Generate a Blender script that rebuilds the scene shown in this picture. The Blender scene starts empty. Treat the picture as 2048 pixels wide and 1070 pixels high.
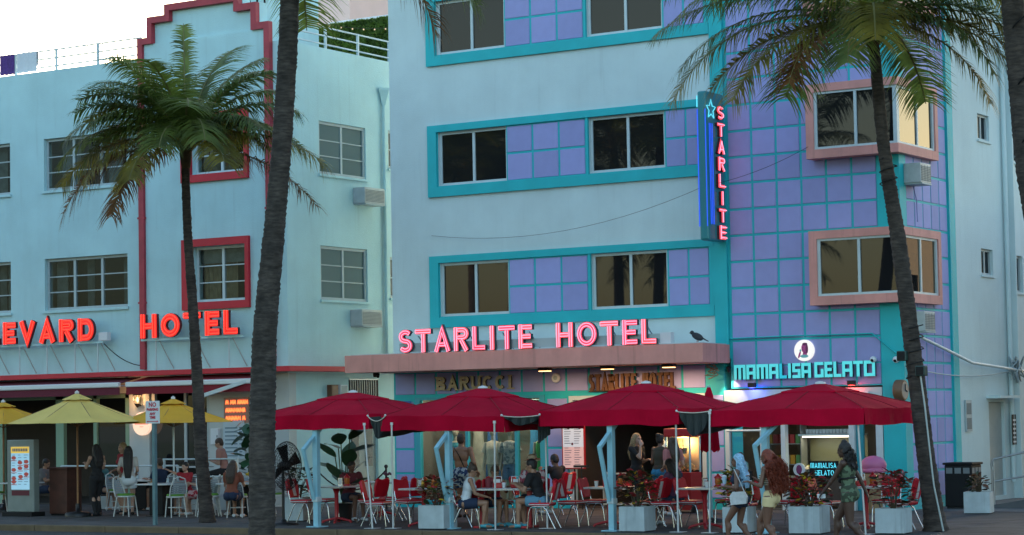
import bpy, bmesh, math, random
from math import sin, cos, pi, radians as R
from mathutils import Vector as V, Matrix as M, Quaternion
random.seed(7)
S = bpy.context.scene
COL = S.collection

# ------------------------------------------------------------------ camera, sky, sun, exposure
EXPO = 2.9
SKY = 0.10
YAW, PITCH, ROLL = R(32.2), 0.0519, 0.0183
_r = V((cos(YAW), sin(YAW), 0)); _w = V((-sin(YAW), cos(YAW), 0)); _u = V((0, 0, 1))
w2 = _w*cos(PITCH) + _u*sin(PITCH); u2 = _u*cos(PITCH) - _w*sin(PITCH)
r3 = _r*cos(ROLL) - u2*sin(ROLL); u3 = u2*cos(ROLL) + _r*sin(ROLL)
cd = bpy.data.cameras.new('camera'); cam = bpy.data.objects.new('camera', cd); COL.objects.link(cam)
cam.matrix_world = M(((r3.x, u3.x, -w2.x, 31.263), (r3.y, u3.y, -w2.y, -44.247), (r3.z, u3.z, -w2.z, 2.15), (0, 0, 0, 1)))
cd.sensor_width = 36; cd.lens = 4500/2048*36; cd.shift_y = 0.02993; cd.clip_start = 0.5; cd.clip_end = 3000
S.camera = cam
W = bpy.data.worlds.new('World'); S.world = W; W.use_nodes = True
nt = W.node_tree; bg = nt.nodes['Background']
sky = nt.nodes.new('ShaderNodeTexSky'); sky.sky_type = 'NISHITA'; sky.sun_disc = False
SUN_EL, SUN_ROT = R(7), R(-20)
sky.sun_elevation = SUN_EL; sky.sun_rotation = SUN_ROT; sky.air_density = 1.0; sky.dust_density = 2.0; sky.ozone_density = 1.5
nt.links.new(sky.outputs[0], bg.inputs[0]); bg.inputs[1].default_value = SKY
sl = bpy.data.lights.new('sun', 'SUN'); sl.energy = 2.0; sl.angle = R(0.5); sl.color = (1, 0.86, 0.7)
so = bpy.data.objects.new('sun', sl); COL.objects.link(so)
sd = V((sin(SUN_ROT)*cos(SUN_EL), cos(SUN_ROT)*cos(SUN_EL), sin(SUN_EL)))   # towards the sun
so.rotation_euler = sd.to_track_quat('Z', 'Y').to_euler(); so.location = (0, 40, 60)
S.view_settings.view_transform = 'Standard'; S.view_settings.look = 'None'
S.view_settings.exposure = EXPO; S.view_settings.gamma = 1; S.view_settings.use_curve_mapping = False
S.render.engine = 'CYCLES'; S.cycles.use_denoising = True
S.cycles.max_bounces = 6; S.cycles.diffuse_bounces = 3; S.cycles.glossy_bounces = 3; S.cycles.transparent_max_bounces = 12
S.cycles.sample_clamp_indirect = 6.0
EK = 1/2**EXPO                       # lamps are set against the exposure

# ------------------------------------------------------------------ materials
MATS = {}
def mat(name, col, rough=0.7, var=0.0, vscale=3.0, bump=0.0, bscale=60.0, metal=0.0, emit=None, es=0.0,
        streak=0.0, rnd=0.0, obj=False, spec=0.5, dirt=0.0, sheen=0.0, trans=0.0):
    if name in MATS: return MATS[name]
    m = bpy.data.materials.new(name); m.use_nodes = True; n = m.node_tree.nodes; L = m.node_tree.links
    b = n['Principled BSDF']; b.inputs['Roughness'].default_value = rough; b.inputs['Metallic'].default_value = metal
    b.inputs['Specular IOR Level'].default_value = spec
    b.inputs['Base Color'].default_value = (*col, 1)
    if trans: b.inputs['Transmission Weight'].default_value = trans
    src = None
    if obj: tc = n.new('ShaderNodeTexCoord'); pos = tc.outputs['Object']
    else: g = n.new('ShaderNodeNewGeometry'); pos = g.outputs['Position']
    cur = None
    def hsv(valsock, inp):
        h = n.new('ShaderNodeHueSaturation')
        if inp is None: h.inputs['Color'].default_value = (*col, 1)
        else: L.new(inp, h.inputs['Color'])
        L.new(valsock, h.inputs['Value']); return h.outputs[0]
    def remap(sock, lo, hi, a, c):
        r = n.new('ShaderNodeMapRange'); r.inputs[1].default_value = a; r.inputs[2].default_value = c
        r.inputs[3].default_value = lo; r.inputs[4].default_value = hi; L.new(sock, r.inputs[0]); return r.outputs[0]
    if var:
        t = n.new('ShaderNodeTexNoise'); t.inputs['Scale'].default_value = vscale; t.inputs['Detail'].default_value = 5; L.new(pos, t.inputs[0])
        cur = hsv(remap(t.outputs[0], 1-var, 1+var, .3, .7), cur)
    if streak:
        mp = n.new('ShaderNodeMapping'); mp.inputs['Scale'].default_value = (2.2, 2.2, .16); L.new(pos, mp.inputs[0])
        t = n.new('ShaderNodeTexNoise'); t.inputs['Scale'].default_value = 1.6; t.inputs['Detail'].default_value = 6; L.new(mp.outputs[0], t.inputs[0])
        cur = hsv(remap(t.outputs[0], 1-streak, 1.0, .38, .55), cur)
        mp = n.new('ShaderNodeMapping'); mp.inputs['Scale'].default_value = (5, 5, .35); L.new(pos, mp.inputs[0])
        t = n.new('ShaderNodeTexNoise'); t.inputs['Scale'].default_value = 1.3; t.inputs['Detail'].default_value = 4; L.new(mp.outputs[0], t.inputs[0])
        cur = hsv(remap(t.outputs[0], 1.0, 1-streak*3.5, .60, .74), cur)
        t = n.new('ShaderNodeTexNoise'); t.inputs['Scale'].default_value = .55; t.inputs['Detail'].default_value = 8; t.inputs['Roughness'].default_value = .7; L.new(pos, t.inputs[0])
        cur = hsv(remap(t.outputs[0], 1-streak*2, 1.03, .35, .6), cur)
    if rnd:
        oi = n.new('ShaderNodeObjectInfo')
        cur = hsv(remap(oi.outputs['Random'], 1-rnd, 1+rnd, 0, 1), cur)
    if cur is not None: L.new(cur, b.inputs['Base Color'])
    if bump:
        t = n.new('ShaderNodeTexNoise'); t.inputs['Scale'].default_value = bscale; t.inputs['Detail'].default_value = 4; L.new(pos, t.inputs[0])
        bp = n.new('ShaderNodeBump'); bp.inputs['Strength'].default_value = bump; bp.inputs['Distance'].default_value = 0.02
        L.new(t.outputs[0], bp.inputs['Height']); L.new(bp.outputs[0], b.inputs['Normal'])
    if emit:
        b.inputs['Emission Color'].default_value = (*emit, 1); b.inputs['Emission Strength'].default_value = es*EK
    MATS[name] = m; return m

def glassmat(name, refl, tint, base=(.012, .013, .015), see=0.0, rough=0.015):
    m = bpy.data.materials.new(name); m.use_nodes = True; n = m.node_tree.nodes; L = m.node_tree.links
    out = n['Material Output']; n.remove(n['Principled BSDF'])
    d = n.new('ShaderNodeBsdfDiffuse'); d.inputs[0].default_value = (*base, 1)
    g = n.new('ShaderNodeBsdfGlossy'); g.inputs[0].default_value = (*tint, 1); g.inputs[1].default_value = rough
    t = n.new('ShaderNodeBsdfTransparent'); t.inputs[0].default_value = (.86, .9, .9, 1)
    a = n.new('ShaderNodeMixShader'); a.inputs[0].default_value = see; L.new(d.outputs[0], a.inputs[1]); L.new(t.outputs[0], a.inputs[2])
    f = n.new('ShaderNodeLayerWeight'); f.inputs[0].default_value = 0.35
    r = n.new('ShaderNodeMapRange'); r.inputs[3].default_value = refl; r.inputs[4].default_value = min(1, refl*2.2); L.new(f.outputs['Fresnel'], r.inputs[0])
    b = n.new('ShaderNodeMixShader'); L.new(r.outputs[0], b.inputs[0]); L.new(a.outputs[0], b.inputs[1]); L.new(g.outputs[0], b.inputs[2])
    L.new(b.outputs[0], out.inputs[0])
    MATS[name] = m; return m

def leafmat(name, col, rough=0.5, tr=0.5):
    m = bpy.data.materials.new(name); m.use_nodes = True; n = m.node_tree.nodes; L = m.node_tree.links
    out = n['Material Output']; b = n['Principled BSDF']; b.inputs['Roughness'].default_value = rough
    tc = n.new('ShaderNodeNewGeometry'); t = n.new('ShaderNodeTexNoise'); t.inputs['Scale'].default_value = 2.3; t.inputs['Detail'].default_value = 3
    L.new(tc.outputs['Position'], t.inputs[0])
    h = n.new('ShaderNodeHueSaturation'); h.inputs['Color'].default_value = (*col, 1)
    r = n.new('ShaderNodeMapRange'); r.inputs[1].default_value = .3; r.inputs[2].default_value = .7; r.inputs[3].default_value = .55; r.inputs[4].default_value = 1.5
    L.new(t.outputs[0], r.inputs[0]); L.new(r.outputs[0], h.inputs['Value']); L.new(h.outputs[0], b.inputs['Base Color'])
    tl = n.new('ShaderNodeBsdfTranslucent'); L.new(h.outputs[0], tl.inputs[0])
    mx = n.new('ShaderNodeMixShader'); mx.inputs[0].default_value = tr; L.new(b.outputs[0], mx.inputs[1]); L.new(tl.outputs[0], mx.inputs[2])
    L.new(mx.outputs[0], out.inputs[0]); MATS[name] = m; return m

WHITE = mat('white_stucco', (.57, .70, .715), .85, .06, .8, .35, 45, streak=.018)
WHITE2 = mat('white_stucco_left_hotel', (.45, .675, .71), .85, .07, .7, .4, 40, streak=.022)
TEAL = mat('turquoise_paint', (.012, .45, .50), .6, .07, 2, .15, 50)
LILAC = mat('lilac_tile_paint', (.32, .335, .64), .7, .03, 5, .06, 60, rnd=.08)
PINK = mat('salmon_pink_paint', (.72, .32, .28), .7, .06, 1.5, .25, 60, streak=.08)
RED = mat('red_paint', (.50, .006, .025), .5, .08, 3, .1)
PIPE = mat('dull_red_pipe_paint', (.38, .035, .055), .55, .15, 4, .2)
FRAME = mat('pale_aluminium_frame', (.50, .60, .63), .45, .05, 5)
GREYF = mat('grey_window_frame', (.38, .46, .48), .55, .06, 5)
DARKI = mat('dark_interior', (.02, .018, .017), .9)
DARKW = mat('dark_wood', (.07, .022, .014), .6, .25, 6)
CURT = mat('window_curtain', (.18, .21, .19), .9, .2, 6)
BLIND = mat('roller_blind', (.30, .46, .48), .9, .05, 2)
METAL = mat('galvanised_steel', (.36, .38, .39), .38, .1, 6, metal=.8)
CHROME = mat('chrome_tube', (.62, .64, .66), .18, metal=.95)
CONC = mat('pale_concrete', (.40, .44, .45), .9, .10, 4, .4, 70)
BLACK = mat('black_plastic', (.012, .012, .013), .6, spec=.2)
BLACKM = mat('black_metal', (.02, .02, .022), .4, metal=.4)
ASPH = mat('asphalt', (.034, .038, .042), .85, .25, 1.2, .5, 120)
PAVE = mat('sidewalk_concrete', (.05, .05, .052), .85, .18, .9, .35, 40)
KERB = mat('kerb_stone', (.13, .095, .055), .85, .2, 3, .4, 50)
ALLEY = mat('alley_concrete', (.10, .105, .11), .85, .18, 1.2, .3, 30)
CANV = mat('crimson_canvas', (.40, .002, .024), .9, .16, 1.6, .55, 5, spec=.1)
CANVY = mat('faded_yellow_canvas', (.74, .54, .14), .8, .05, 2, .12, 200)
CANVO = mat('golden_yellow_canvas', (.70, .36, .015), .8, .05, 2, .12, 200)
POSTB = mat('pale_blue_painted_steel', (.26, .52, .62), .45, .08, 4)
SIGNB = mat('white_sign_face', (.66, .70, .74), .5)
REDV = mat('red_vinyl', (.50, .005, .02), .4, .08, 8, spec=.3)
WHV = mat('white_vinyl', (.55, .55, .55), .4)
REDM = mat('red_enamel', (.36, .012, .02), .4)
TABLE = mat('white_laminate', (.55, .60, .62), .3)
GOLD = mat('tarnished_brass_letter', (.40, .32, .21), .5, .2, 20, metal=.2); GOLDE = mat('dark_brass_edge', (.05, .035, .02), .6)
WOODL = mat('brown_wood_letter', (.10, .045, .02), .6, .3, 25)
GREEN = mat('green_cushion', (.10, .26, .03), .8)
RATTAN = mat('white_rattan', (.52, .54, .52), .6, .15, 40)
GL_UP = glassmat('reflective_window_glass', .036, (.95, .82, .70))
GL_SIDE = glassmat('mirror_film_glass', .20, (1, .82, .62))
GL_L = glassmat('hotel_window_glass', .007, (.9, .95, 1), see=.9)
GL_SHOP = glassmat('shop_window_glass', .012, (.9, .95, 1), see=.96)
GL_DARK = glassmat('smoked_glass', .07, (.9, .95, 1), base=(.01, .012, .013))
def em(name, col, k, base=None):
    return mat(name, base or tuple(min(.8, c*.6+.02) for c in col), .5, emit=col, es=k)
NEON_P = em('pink_neon_tube', (1, .20, .30), 2.6)
NEON_R = em('red_neon_tube', (1, .045, .022), 2.0)
NEON_B = em('blue_neon_tube', (.02, .12, 1), .75)
NEON_C = em('cyan_neon_tube', (.12, .80, 1), 1.0)
NEON_O = em('orange_neon_tube', (1, .16, .04), 2.6)
PINKF = em('pink_letter_face', (.9, .07, .14), .55)
REDF = em('red_letter_face', (.85, .02, .015), .45)
SIGNR = em('coral_letter_face', (1, .10, .12), .8)
CYANF = em('cyan_lit_letter_face', (.10, .74, .78), .62)
CYAND = em('dim_cyan_letter_face', (.01, .48, .62), .75)
LAMP = em('warm_lamp', (1, .55, .2), 5.0)
LAMPW = em('white_lamp', (1, .85, .65), 5.0)
SHEETL = em('warm_lit_panel', (1, .72, .45), .75)
CARVED = mat('dark_letter_edge', (.10, .012, .02), .6)
EDGEB = mat('dark_blue_letter_edge', (.02, .06, .09), .6)
FROND = [leafmat('palm_frond_green', (.135, .185, .035)), leafmat('palm_frond_dark', (.105, .160, .036)), leafmat('palm_frond_olive', (.21, .19, .03)), leafmat('palm_frond_dry', (.17, .085, .03))]
RACH = mat('palm_rachis', (.16, .15, .05), .6)
def bark(name, col):
    m = mat(name, col, .95, .4, 4, 1.0, 14); n = m.node_tree.nodes; L = m.node_tree.links; b = n['Principled BSDF']
    lk = b.inputs['Base Color'].links[0].from_socket; g = n.new('ShaderNodeNewGeometry'); mp = n.new('ShaderNodeMapping'); mp.inputs['Scale'].default_value = (5, 5, 24); L.new(g.outputs['Position'], mp.inputs[0]); w = n.new('ShaderNodeTexNoise'); w.inputs['Scale'].default_value = 1.0; w.inputs['Detail'].default_value = 5; w.inputs['Roughness'].default_value = .62; L.new(mp.outputs[0], w.inputs[0]); mx = n.new('ShaderNodeMix'); mx.data_type = 'RGBA'; mx.blend_type = 'MULTIPLY'; mx.inputs[0].default_value = 1
    r = n.new('ShaderNodeMapRange'); r.inputs[1].default_value = .36; r.inputs[2].default_value = .64; r.inputs[3].default_value = .5; r.inputs[4].default_value = 1.35; L.new(w.outputs[0], r.inputs[0]); L.new(lk, mx.inputs[6]); L.new(r.outputs[0], mx.inputs[7]); L.new(mx.outputs[2], b.inputs['Base Color']); return m
TRUNK = bark('palm_bark', (.048, .038, .032))
TRUNK2 = bark('palm_bark_grey', (.050, .042, .036))

# ------------------------------------------------------------------ mesh building
class MB:
    def __init__(s): s.v = []; s.f = []; s.m = []; s.sm = []; s.cm = 0
    def add(s, vs, fs, smooth=False):
        o = len(s.v); s.v += [tuple(p) for p in vs]
        for f in fs: s.f.append([o+i for i in f]); s.m.append(s.cm); s.sm.append(smooth)
    def mi(s, i): s.cm = i; return s
    def box(s, x0, x1, y0, y1, z0, z1, xf=None):
        vs = [V((x, y, z)) for z in (z0, z1) for y in (y0, y1) for x in (x0, x1)]
        if xf: vs = [xf @ v for v in vs]
        s.add(vs, [(0, 2, 3, 1), (4, 5, 7, 6), (0, 1, 5, 4), (2, 6, 7, 3), (0, 4, 6, 2), (1, 3, 7, 5)]); return s
    def rbox(s, x0, x1, y0, y1, z0, z1, r=.01, xf=None):
        # box with chamfered edges
        b = bmesh.new(); bmesh.ops.create_cube(b, size=1)
        for v in b.verts: v.co = V(((x0+x1)/2+v.co.x*(x1-x0), (y0+y1)/2+v.co.y*(y1-y0), (z0+z1)/2+v.co.z*(z1-z0)))
        bmesh.ops.bevel(b, geom=b.edges[:], offset=r, segments=2, affect='EDGES', profile=.5)
        b.verts.index_update(); vs = [v.co.copy() for v in b.verts]
        if xf: vs = [xf @ v for v in vs]
        s.add(vs, [[v.index for v in f.verts] for f in b.faces]); b.free(); return s
    def tube(s, pts, r, n=8, cap=True, closed=False, flat=1.0):
        pts = [V(p) for p in pts]; N = len(pts); rs = r if isinstance(r, (list, tuple)) else [r]*N
        rings = []; up = None
        for i, p in enumerate(pts):
            if closed: t = pts[(i+1) % N]-pts[i-1]
            else: t = pts[min(i+1, N-1)]-pts[max(i-1, 0)]
            if t.length < 1e-9: t = V((0, 0, 1))
            t.normalize()
            if up is None: up = V((0, 0, 1)) if abs(t.z) < .9 else V((1, 0, 0))
            a = t.cross(up)
            if a.length < 1e-6: a = t.orthogonal()
            a.normalize(); b = a.cross(t).normalized(); up = b
            rings.append([p+a*cos(2*pi*k/n)*rs[i]+b*sin(2*pi*k/n)*rs[i]*flat for k in range(n)])
        vs = [q for rg in rings for q in rg]; fs = []
        for i in range(N if closed else N-1):
            j = (i+1) % N
            for k in range(n): fs.append((i*n+k, j*n+k, j*n+(k+1) % n, i*n+(k+1) % n)[::-1])
        s.add(vs, fs, n > 5)
        if cap and not closed:
            s.add(rings[0], [tuple(range(n))]); s.add(rings[-1], [tuple(range(n-1, -1, -1))])
        return s
    def bar(s, a, b, r, n=8): return s.tube([a, b], r, n)
    def sbar(s, a, b, w, d=None):                  # square bar
        d = d or w; a = V(a); b = V(b); t = (b-a); l = t.length; q = t.to_track_quat('Z', 'Y')
        return s.box(-w/2, w/2, -d/2, d/2, 0, l, M.Translation(a) @ q.to_matrix().to_4x4())
    def ball(s, c, r, n=12, k=8, rot=None):
        c = V(c); r = (r, r, r) if not isinstance(r, (list, tuple)) else r; vs = []; fs = []
        for i in range(1, k):
            th = pi*i/k
            for j in range(n): vs.append(V((r[0]*sin(th)*cos(2*pi*j/n), r[1]*sin(th)*sin(2*pi*j/n), r[2]*cos(th))))
        vs += [V((0, 0, r[2])), V((0, 0, -r[2]))]; T = len(vs)-2
        for i in range(k-2):
            for j in range(n): fs.append((i*n+j, (i+1)*n+j, (i+1)*n+(j+1) % n, i*n+(j+1) % n))
        for j in range(n): fs.append((T, j, (j+1) % n)); fs.append((T+1, (k-2)*n+(j+1) % n, (k-2)*n+j))
        if rot: vs = [rot @ v for v in vs]
        s.add([v+c for v in vs], fs, True); return s
    def lathe(s, prof, c=(0, 0, 0), n=16, smooth=True):
        c = V(c); vs = []; fs = []
        for (r, z) in prof:
            for j in range(n): vs.append(c+V((r*cos(2*pi*j/n), r*sin(2*pi*j/n), z)))
        for i in range(len(prof)-1):
            for j in range(n): fs.append((i*n+j, i*n+(j+1) % n, (i+1)*n+(j+1) % n, (i+1)*n+j))
        s.add(vs, fs, smooth)
        s.add(vs[:n], [tuple(range(n-1, -1, -1))]); s.add(vs[-n:], [tuple(range(n))]); return s
    def ext(s, poly, o, u, v, d):                   # polygon in plane (o,u,v) pushed along vector d
        o, u, v, d = V(o), V(u), V(v), V(d); A = [o+u*p[0]+v*p[1] for p in poly]; n = len(A)
        flip = (u.cross(v)).dot(d) > 0
        ar = sum(poly[i][0]*poly[(i+1) % n][1]-poly[(i+1) % n][0]*poly[i][1] for i in range(n))
        if ar < 0: flip = not flip
        B = [p+d for p in A]; fs = [tuple(range(n)), tuple(range(2*n-1, n-1, -1))]+[(i, n+i, n+(i+1) % n, (i+1) % n) for i in range(n)]
        if flip: fs = [f[::-1] for f in fs]
        s.add(A+B, fs); return s
    def quad(s, *p): s.add(p, [tuple(range(len(p)))]); return s
    def build(s, name, mats, parent=None, loc=None):
        me = bpy.data.meshes.new(name); me.from_pydata(s.v, [], s.f)
        if not isinstance(mats, (list, tuple)): mats = [mats]
        for m in mats: me.materials.append(m)
        me.polygons.foreach_set('material_index', s.m); me.polygons.foreach_set('use_smooth', s.sm); me.update()
        return link(name, me, parent, loc)
def link(name, me, parent=None, loc=None):
    o = bpy.data.objects.new(name, me); COL.objects.link(o)
    if parent: o.parent = parent
    if loc is not None: o.location = loc
    return o
def tag(o, label=None, cat=None, group=None, kind=None):
    if label: o['label'] = label
    if cat: o['category'] = cat
    if group: o['group'] = group
    if kind: o['kind'] = kind
    return o
def thing(name, label, cat, loc=(0, 0, 0), rz=0, group=None):
    o = bpy.data.objects.new(name, None); o.empty_display_size = .2; COL.objects.link(o)
    o.location = loc; o.rotation_euler = (0, 0, rz); return tag(o, label, cat, group)
def copy_tree(o, parent=None, loc=None, rz=None, label=None):
    c = o.copy(); COL.objects.link(c); c.parent = parent
    if loc is not None: c.location = loc
    if rz is not None: c.rotation_euler = (0, 0, rz)
    if label: c['label'] = label
    for ch in list(o.children): copy_tree(ch, c)
    return c
def wallgrid(mb, O, u, w, U, Z, th, holes):
    """wall with openings: origin O, along u, thickness th along w, U=(u0,u1), Z=(z0,z1)"""
    O, u, w = V(O), V(u), V(w); us = sorted({U[0], U[1], *[h[i] for h in holes for i in (0, 1) if U[0] < h[i] < U[1]]})
    zs = sorted({Z[0], Z[1], *[h[i] for h in holes for i in (2, 3) if Z[0] < h[i] < Z[1]]})
    def full(i, j):
        if i < 0 or j < 0 or i >= len(us)-1 or j >= len(zs)-1: return False
        cx, cz = (us[i]+us[i+1])/2, (zs[j]+zs[j+1])/2
        return not any(h[0] < cx < h[1] and h[2] < cz < h[3] for h in holes)
    P = lambda a, z, t: O+u*a+w*t+V((0, 0, z))
    fl = u.cross(V((0, 0, 1))).dot(w) > 0
    def q(*p): mb.quad(*(p[::-1] if fl else p))
    for i in range(len(us)-1):
        for j in range(len(zs)-1):
            if not full(i, j): continue
            a, b, c, d = us[i], us[i+1], zs[j], zs[j+1]
            q(P(a, c, 0), P(b, c, 0), P(b, d, 0), P(a, d, 0)); q(P(b, c, th), P(a, c, th), P(a, d, th), P(b, d, th))
            if not full(i-1, j): q(P(a, c, th), P(a, c, 0), P(a, d, 0), P(a, d, th))
            if not full(i+1, j): q(P(b, c, 0), P(b, c, th), P(b, d, th), P(b, d, 0))
            if not full(i, j-1): q(P(a, c, th), P(b, c, th), P(b, c, 0), P(a, c, 0))
            if not full(i, j+1): q(P(a, d, 0), P(b, d, 0), P(b, d, th), P(a, d, th))
    return mb

# ------------------------------------------------------------------ letters drawn from strokes
def arc(cx, cy, rx, ry, a0, a1, n=8): return [(cx+rx*cos(R(a0+(a1-a0)*i/n)), cy+ry*sin(R(a0+(a1-a0)*i/n))) for i in range(n+1)]
GL = {   # width, strokes in a box of height 1 (centre lines; t = stroke width)
 'S': lambda t, w: [arc(w/2, .75-t/4, w/2-t/2, .25-t/4, 35, 270, 10)+arc(w/2, .25+t/4, w/2-t/2, .25-t/4, 90, -145, 10)[1:]],
 'T': lambda t, w: [[(0, 1-t/2), (w, 1-t/2)], [(w/2, 1-t), (w/2, 0)]],
 'A': lambda t, w: [[(t*.45, 0), (w/2, 1-t*.35), (w-t*.45, 0)], [(w*.27+t*.2, .3), (w*.73-t*.2, .3)]],
 'R': lambda t, w: [[(t/2, 0), (t/2, 1)], [(t, 1-t/2)]+arc(w-.27, .73, .27-t/2, .27-t/2, 90, -90, 8)+[(t, .46+t/2)], [(w*.5, .46), (w-t/2, 0)]],
 'L': lambda t, w: [[(t/2, 1), (t/2, t/2), (w, t/2)]],
 'I': lambda t, w: [[(w/2, 0), (w/2, 1)]],
 'E': lambda t, w: [[(t/2, 0), (t/2, 1)], [(t, 1-t/2), (w, 1-t/2)], [(t, .5), (w*.9, .5)], [(t, t/2), (w, t/2)]],
 'H': lambda t, w: [[(t/2, 0), (t/2, 1)], [(w-t/2, 0), (w-t/2, 1)], [(t, .5), (w-t, .5)]],
 'O': lambda t, w: [arc(w/2, .5, w/2-t/2, .5-t/2, 90, 450, 20)],
 'B': lambda t, w: [[(t/2, 0), (t/2, 1)], [(t, 1-t/2)]+arc(w-.28, .74, .25-t/2, .26-t/2, 90, -90, 8)+[(t, .48+t/2)], [(t, .5-t*.1)]+arc(w-.26, .25+t*.1, .26-t/2, .25-t/2, 90, -90, 8)+[(t, t/2)]],
 'U': lambda t, w: [[(t/2, 1), (t/2, w/2)]+arc(w/2, w/2-.02, w/2-t/2, w/2-t/2-.02, 180, 360, 10)+[(w-t/2, 1)]],
 'V': lambda t, w: [[(t*.45, 1), (w/2, t*.35), (w-t*.45, 1)]],
 'D': lambda t, w: [[(t/2, 0), (t/2, 1)], [(t, 1-t/2)]+arc(w-.42, .5, .42-t/2, .5-t/2, 90, -90, 12)+[(t, t/2)]],
 'C': lambda t, w: [arc(w/2, .5, w/2-t/2, .5-t/2, 48, 312, 14)],
 'M': lambda t, w: [[(t/2, 0), (t/2, 1-t/2), (w-t/2, 1-t/2), (w-t/2, 0)], [(w/2, 1-t), (w/2, 0)]],
 'G': lambda t, w: [[(w, .78), (w, 1-t/2), (t/2, 1-t/2), (t/2, t/2), (w-t/2, t/2), (w-t/2, .52), (w*.55, .52)]],
}
BLK = dict(GL)   # squared heavy letters
BLK['A'] = lambda t, w: [[(t/2, 0), (t/2, 1-t/2), (w-t/2, 1-t/2), (w-t/2, 0)], [(t, .42), (w-t, .42)]]
BLK['S'] = lambda t, w: [[(w, 1-t/2), (t/2, 1-t/2), (t/2, .5), (w-t/2, .5), (w-t/2, t/2), (0, t/2)]]
BLK['O'] = lambda t, w: [[(w/2, 1-t/2), (t/2, 1-t/2), (t/2, t/2), (w-t/2, t/2), (w-t/2, 1-t/2), (w/2, 1-t/2)]]
BLK['G'] = lambda t, w: [[(w, 1-t/2), (t/2, 1-t/2), (t/2, t/2), (w-t/2, t/2), (w-t/2, .55)]]
WID = {'I': .3, 'S': .62, 'T': .68, 'A': .72, 'R': .66, 'L': .56, 'E': .58, 'H': .68, 'O': .78, 'B': .66, 'U': .68, 'V': .72, 'D': .7, 'C': .72, 'M': .9, 'G': .66}
def ribbon(pl, h):
    closed = (abs(pl[0][0]-pl[-1][0])+abs(pl[0][1]-pl[-1][1])) < 1e-6; P = [V((*p, 0)) for p in pl]
    if closed: P = P[:-1]
    n = len(P); A, B = [], []
    for i in range(n):
        a = P[i-1] if (i or closed) else None; b = P[(i+1) % n] if (i < n-1 or closed) else None
        d1 = (P[i]-a).normalized() if a is not None else None; d2 = (b-P[i]).normalized() if b is not None else None
        d1 = d1 or d2; d2 = d2 or d1
        n1 = V((-d1.y, d1.x, 0)); n2 = V((-d2.y, d2.x, 0)); m = n1+n2
        m = m.normalized()/max(.45, m.normalized().dot(n1)) if m.length > 1e-6 else n1
        A.append(P[i]+m*h); B.append(P[i]-m*h)
    return A, B, closed
def letter(ch, H, t, w, table=GL):
    return [[(x*H, y*H) for x, y in st] for st in table[ch](t/H, w/H)]
def letter_solid(mb, strokes, t, o, u, v, nrm, depth, face, edge):
    """raised letter: o=lower left on the back plane, nrm points at the reader"""
    o, u, v, nrm = V(o), V(u), V(v), V(nrm)
    for k, st in enumerate(strokes):
        A, B, cl = ribbon(st, t/2); n = len(A); dp = depth+.0012*k
        f = lambda p, d: o+u*p.x+v*p.y+nrm*d
        for i in range(n if cl else n-1):
            j = (i+1) % n
            mb.cm = face; mb.quad(f(B[i], dp), f(B[j], dp), f(A[j], dp), f(A[i], dp))
            mb.cm = edge; mb.quad(f(A[i], 0), f(A[i], dp), f(A[j], dp), f(A[j], 0)); mb.quad(f(B[j], 0), f(B[j], dp), f(B[i], dp), f(B[i], 0))
            mb.quad(f(A[i], 0), f(A[j], 0), f(B[j], 0), f(B[i], 0))
        if not cl:
            mb.cm = edge
            for i in (0, n-1): mb.quad(f(A[i], 0), f(B[i], 0), f(B[i], dp), f(A[i], dp))
    mb.cm = 0
def letter_tube(mb, strokes, t, o, u, v, nrm, off, r, double=True):
    o, u, v, nrm = V(o), V(u), V(v), V(nrm)
    for st in strokes:
        A, B, cl = ribbon(st, t*.25) if double else (None, None, None)
        f = lambda p: o+u*p[0]+v*p[1]+nrm*off
        if not double: mb.tube([f(p) for p in st], r, 5)
        elif cl: mb.tube([f(p) for p in A], r, 5, closed=True); mb.tube([f(p) for p in B], r, 5, closed=True)
        else: mb.tube([f(p) for p in A]+[f(p) for p in B[::-1]], r, 5, closed=True)
def sign_row(parent, text, x0, x1, z0, z1, y, t, depth, mats, tube=None, table=GL, gap=.16, tr=.009, double=True, matpick=None):
    """row of letters on the plane y facing -y; each letter a part with its neon tube as a sub-part"""
    H = z1-z0; ws = [(WID[c]*H if c != ' ' else .5*H) for c in text]; g = gap*H
    k = (x1-x0)/(sum(ws)+g*(len(text)-1)); x = x0
    for i, c in enumerate(text):
        w = ws[i]*k
        if c != ' ':
            st = letter(c, H, t, w, table); mb = MB()
            letter_solid(mb, st, t, (x, y, z0), (1, 0, 0), (0, 0, 1), (0, -1, 0), depth, 0, 1)
            lt = mb.build('letter', matpick(i) if matpick else mats, parent)
            if tube:
                tb = MB(); letter_tube(tb, st, t, (x, y, z0), (1, 0, 0), (0, 0, 1), (0, -1, 0), depth+.02, tr, double); tb.build('neon_tube', tube, lt)
        x += w+g*k
def text_mesh(name, s, size, m, parent, loc, rot=(pi/2, 0, 0), bold=0.0, depth=.002, align='CENTER'):
    c = bpy.data.curves.new(name, 'FONT'); c.body = s; c.size = size; c.offset = bold; c.extrude = depth; c.align_x = align; c.align_y = 'CENTER'; c.resolution_u = 2
    o = bpy.data.objects.new(name, c); COL.objects.link(o)
    me = bpy.data.meshes.new_from_object(o.evaluated_get(bpy.context.evaluated_depsgraph_get())); bpy.data.objects.remove(o)
    me.materials.append(m); r = link(name, me, parent, loc); r.rotation_euler = rot; return r

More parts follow.
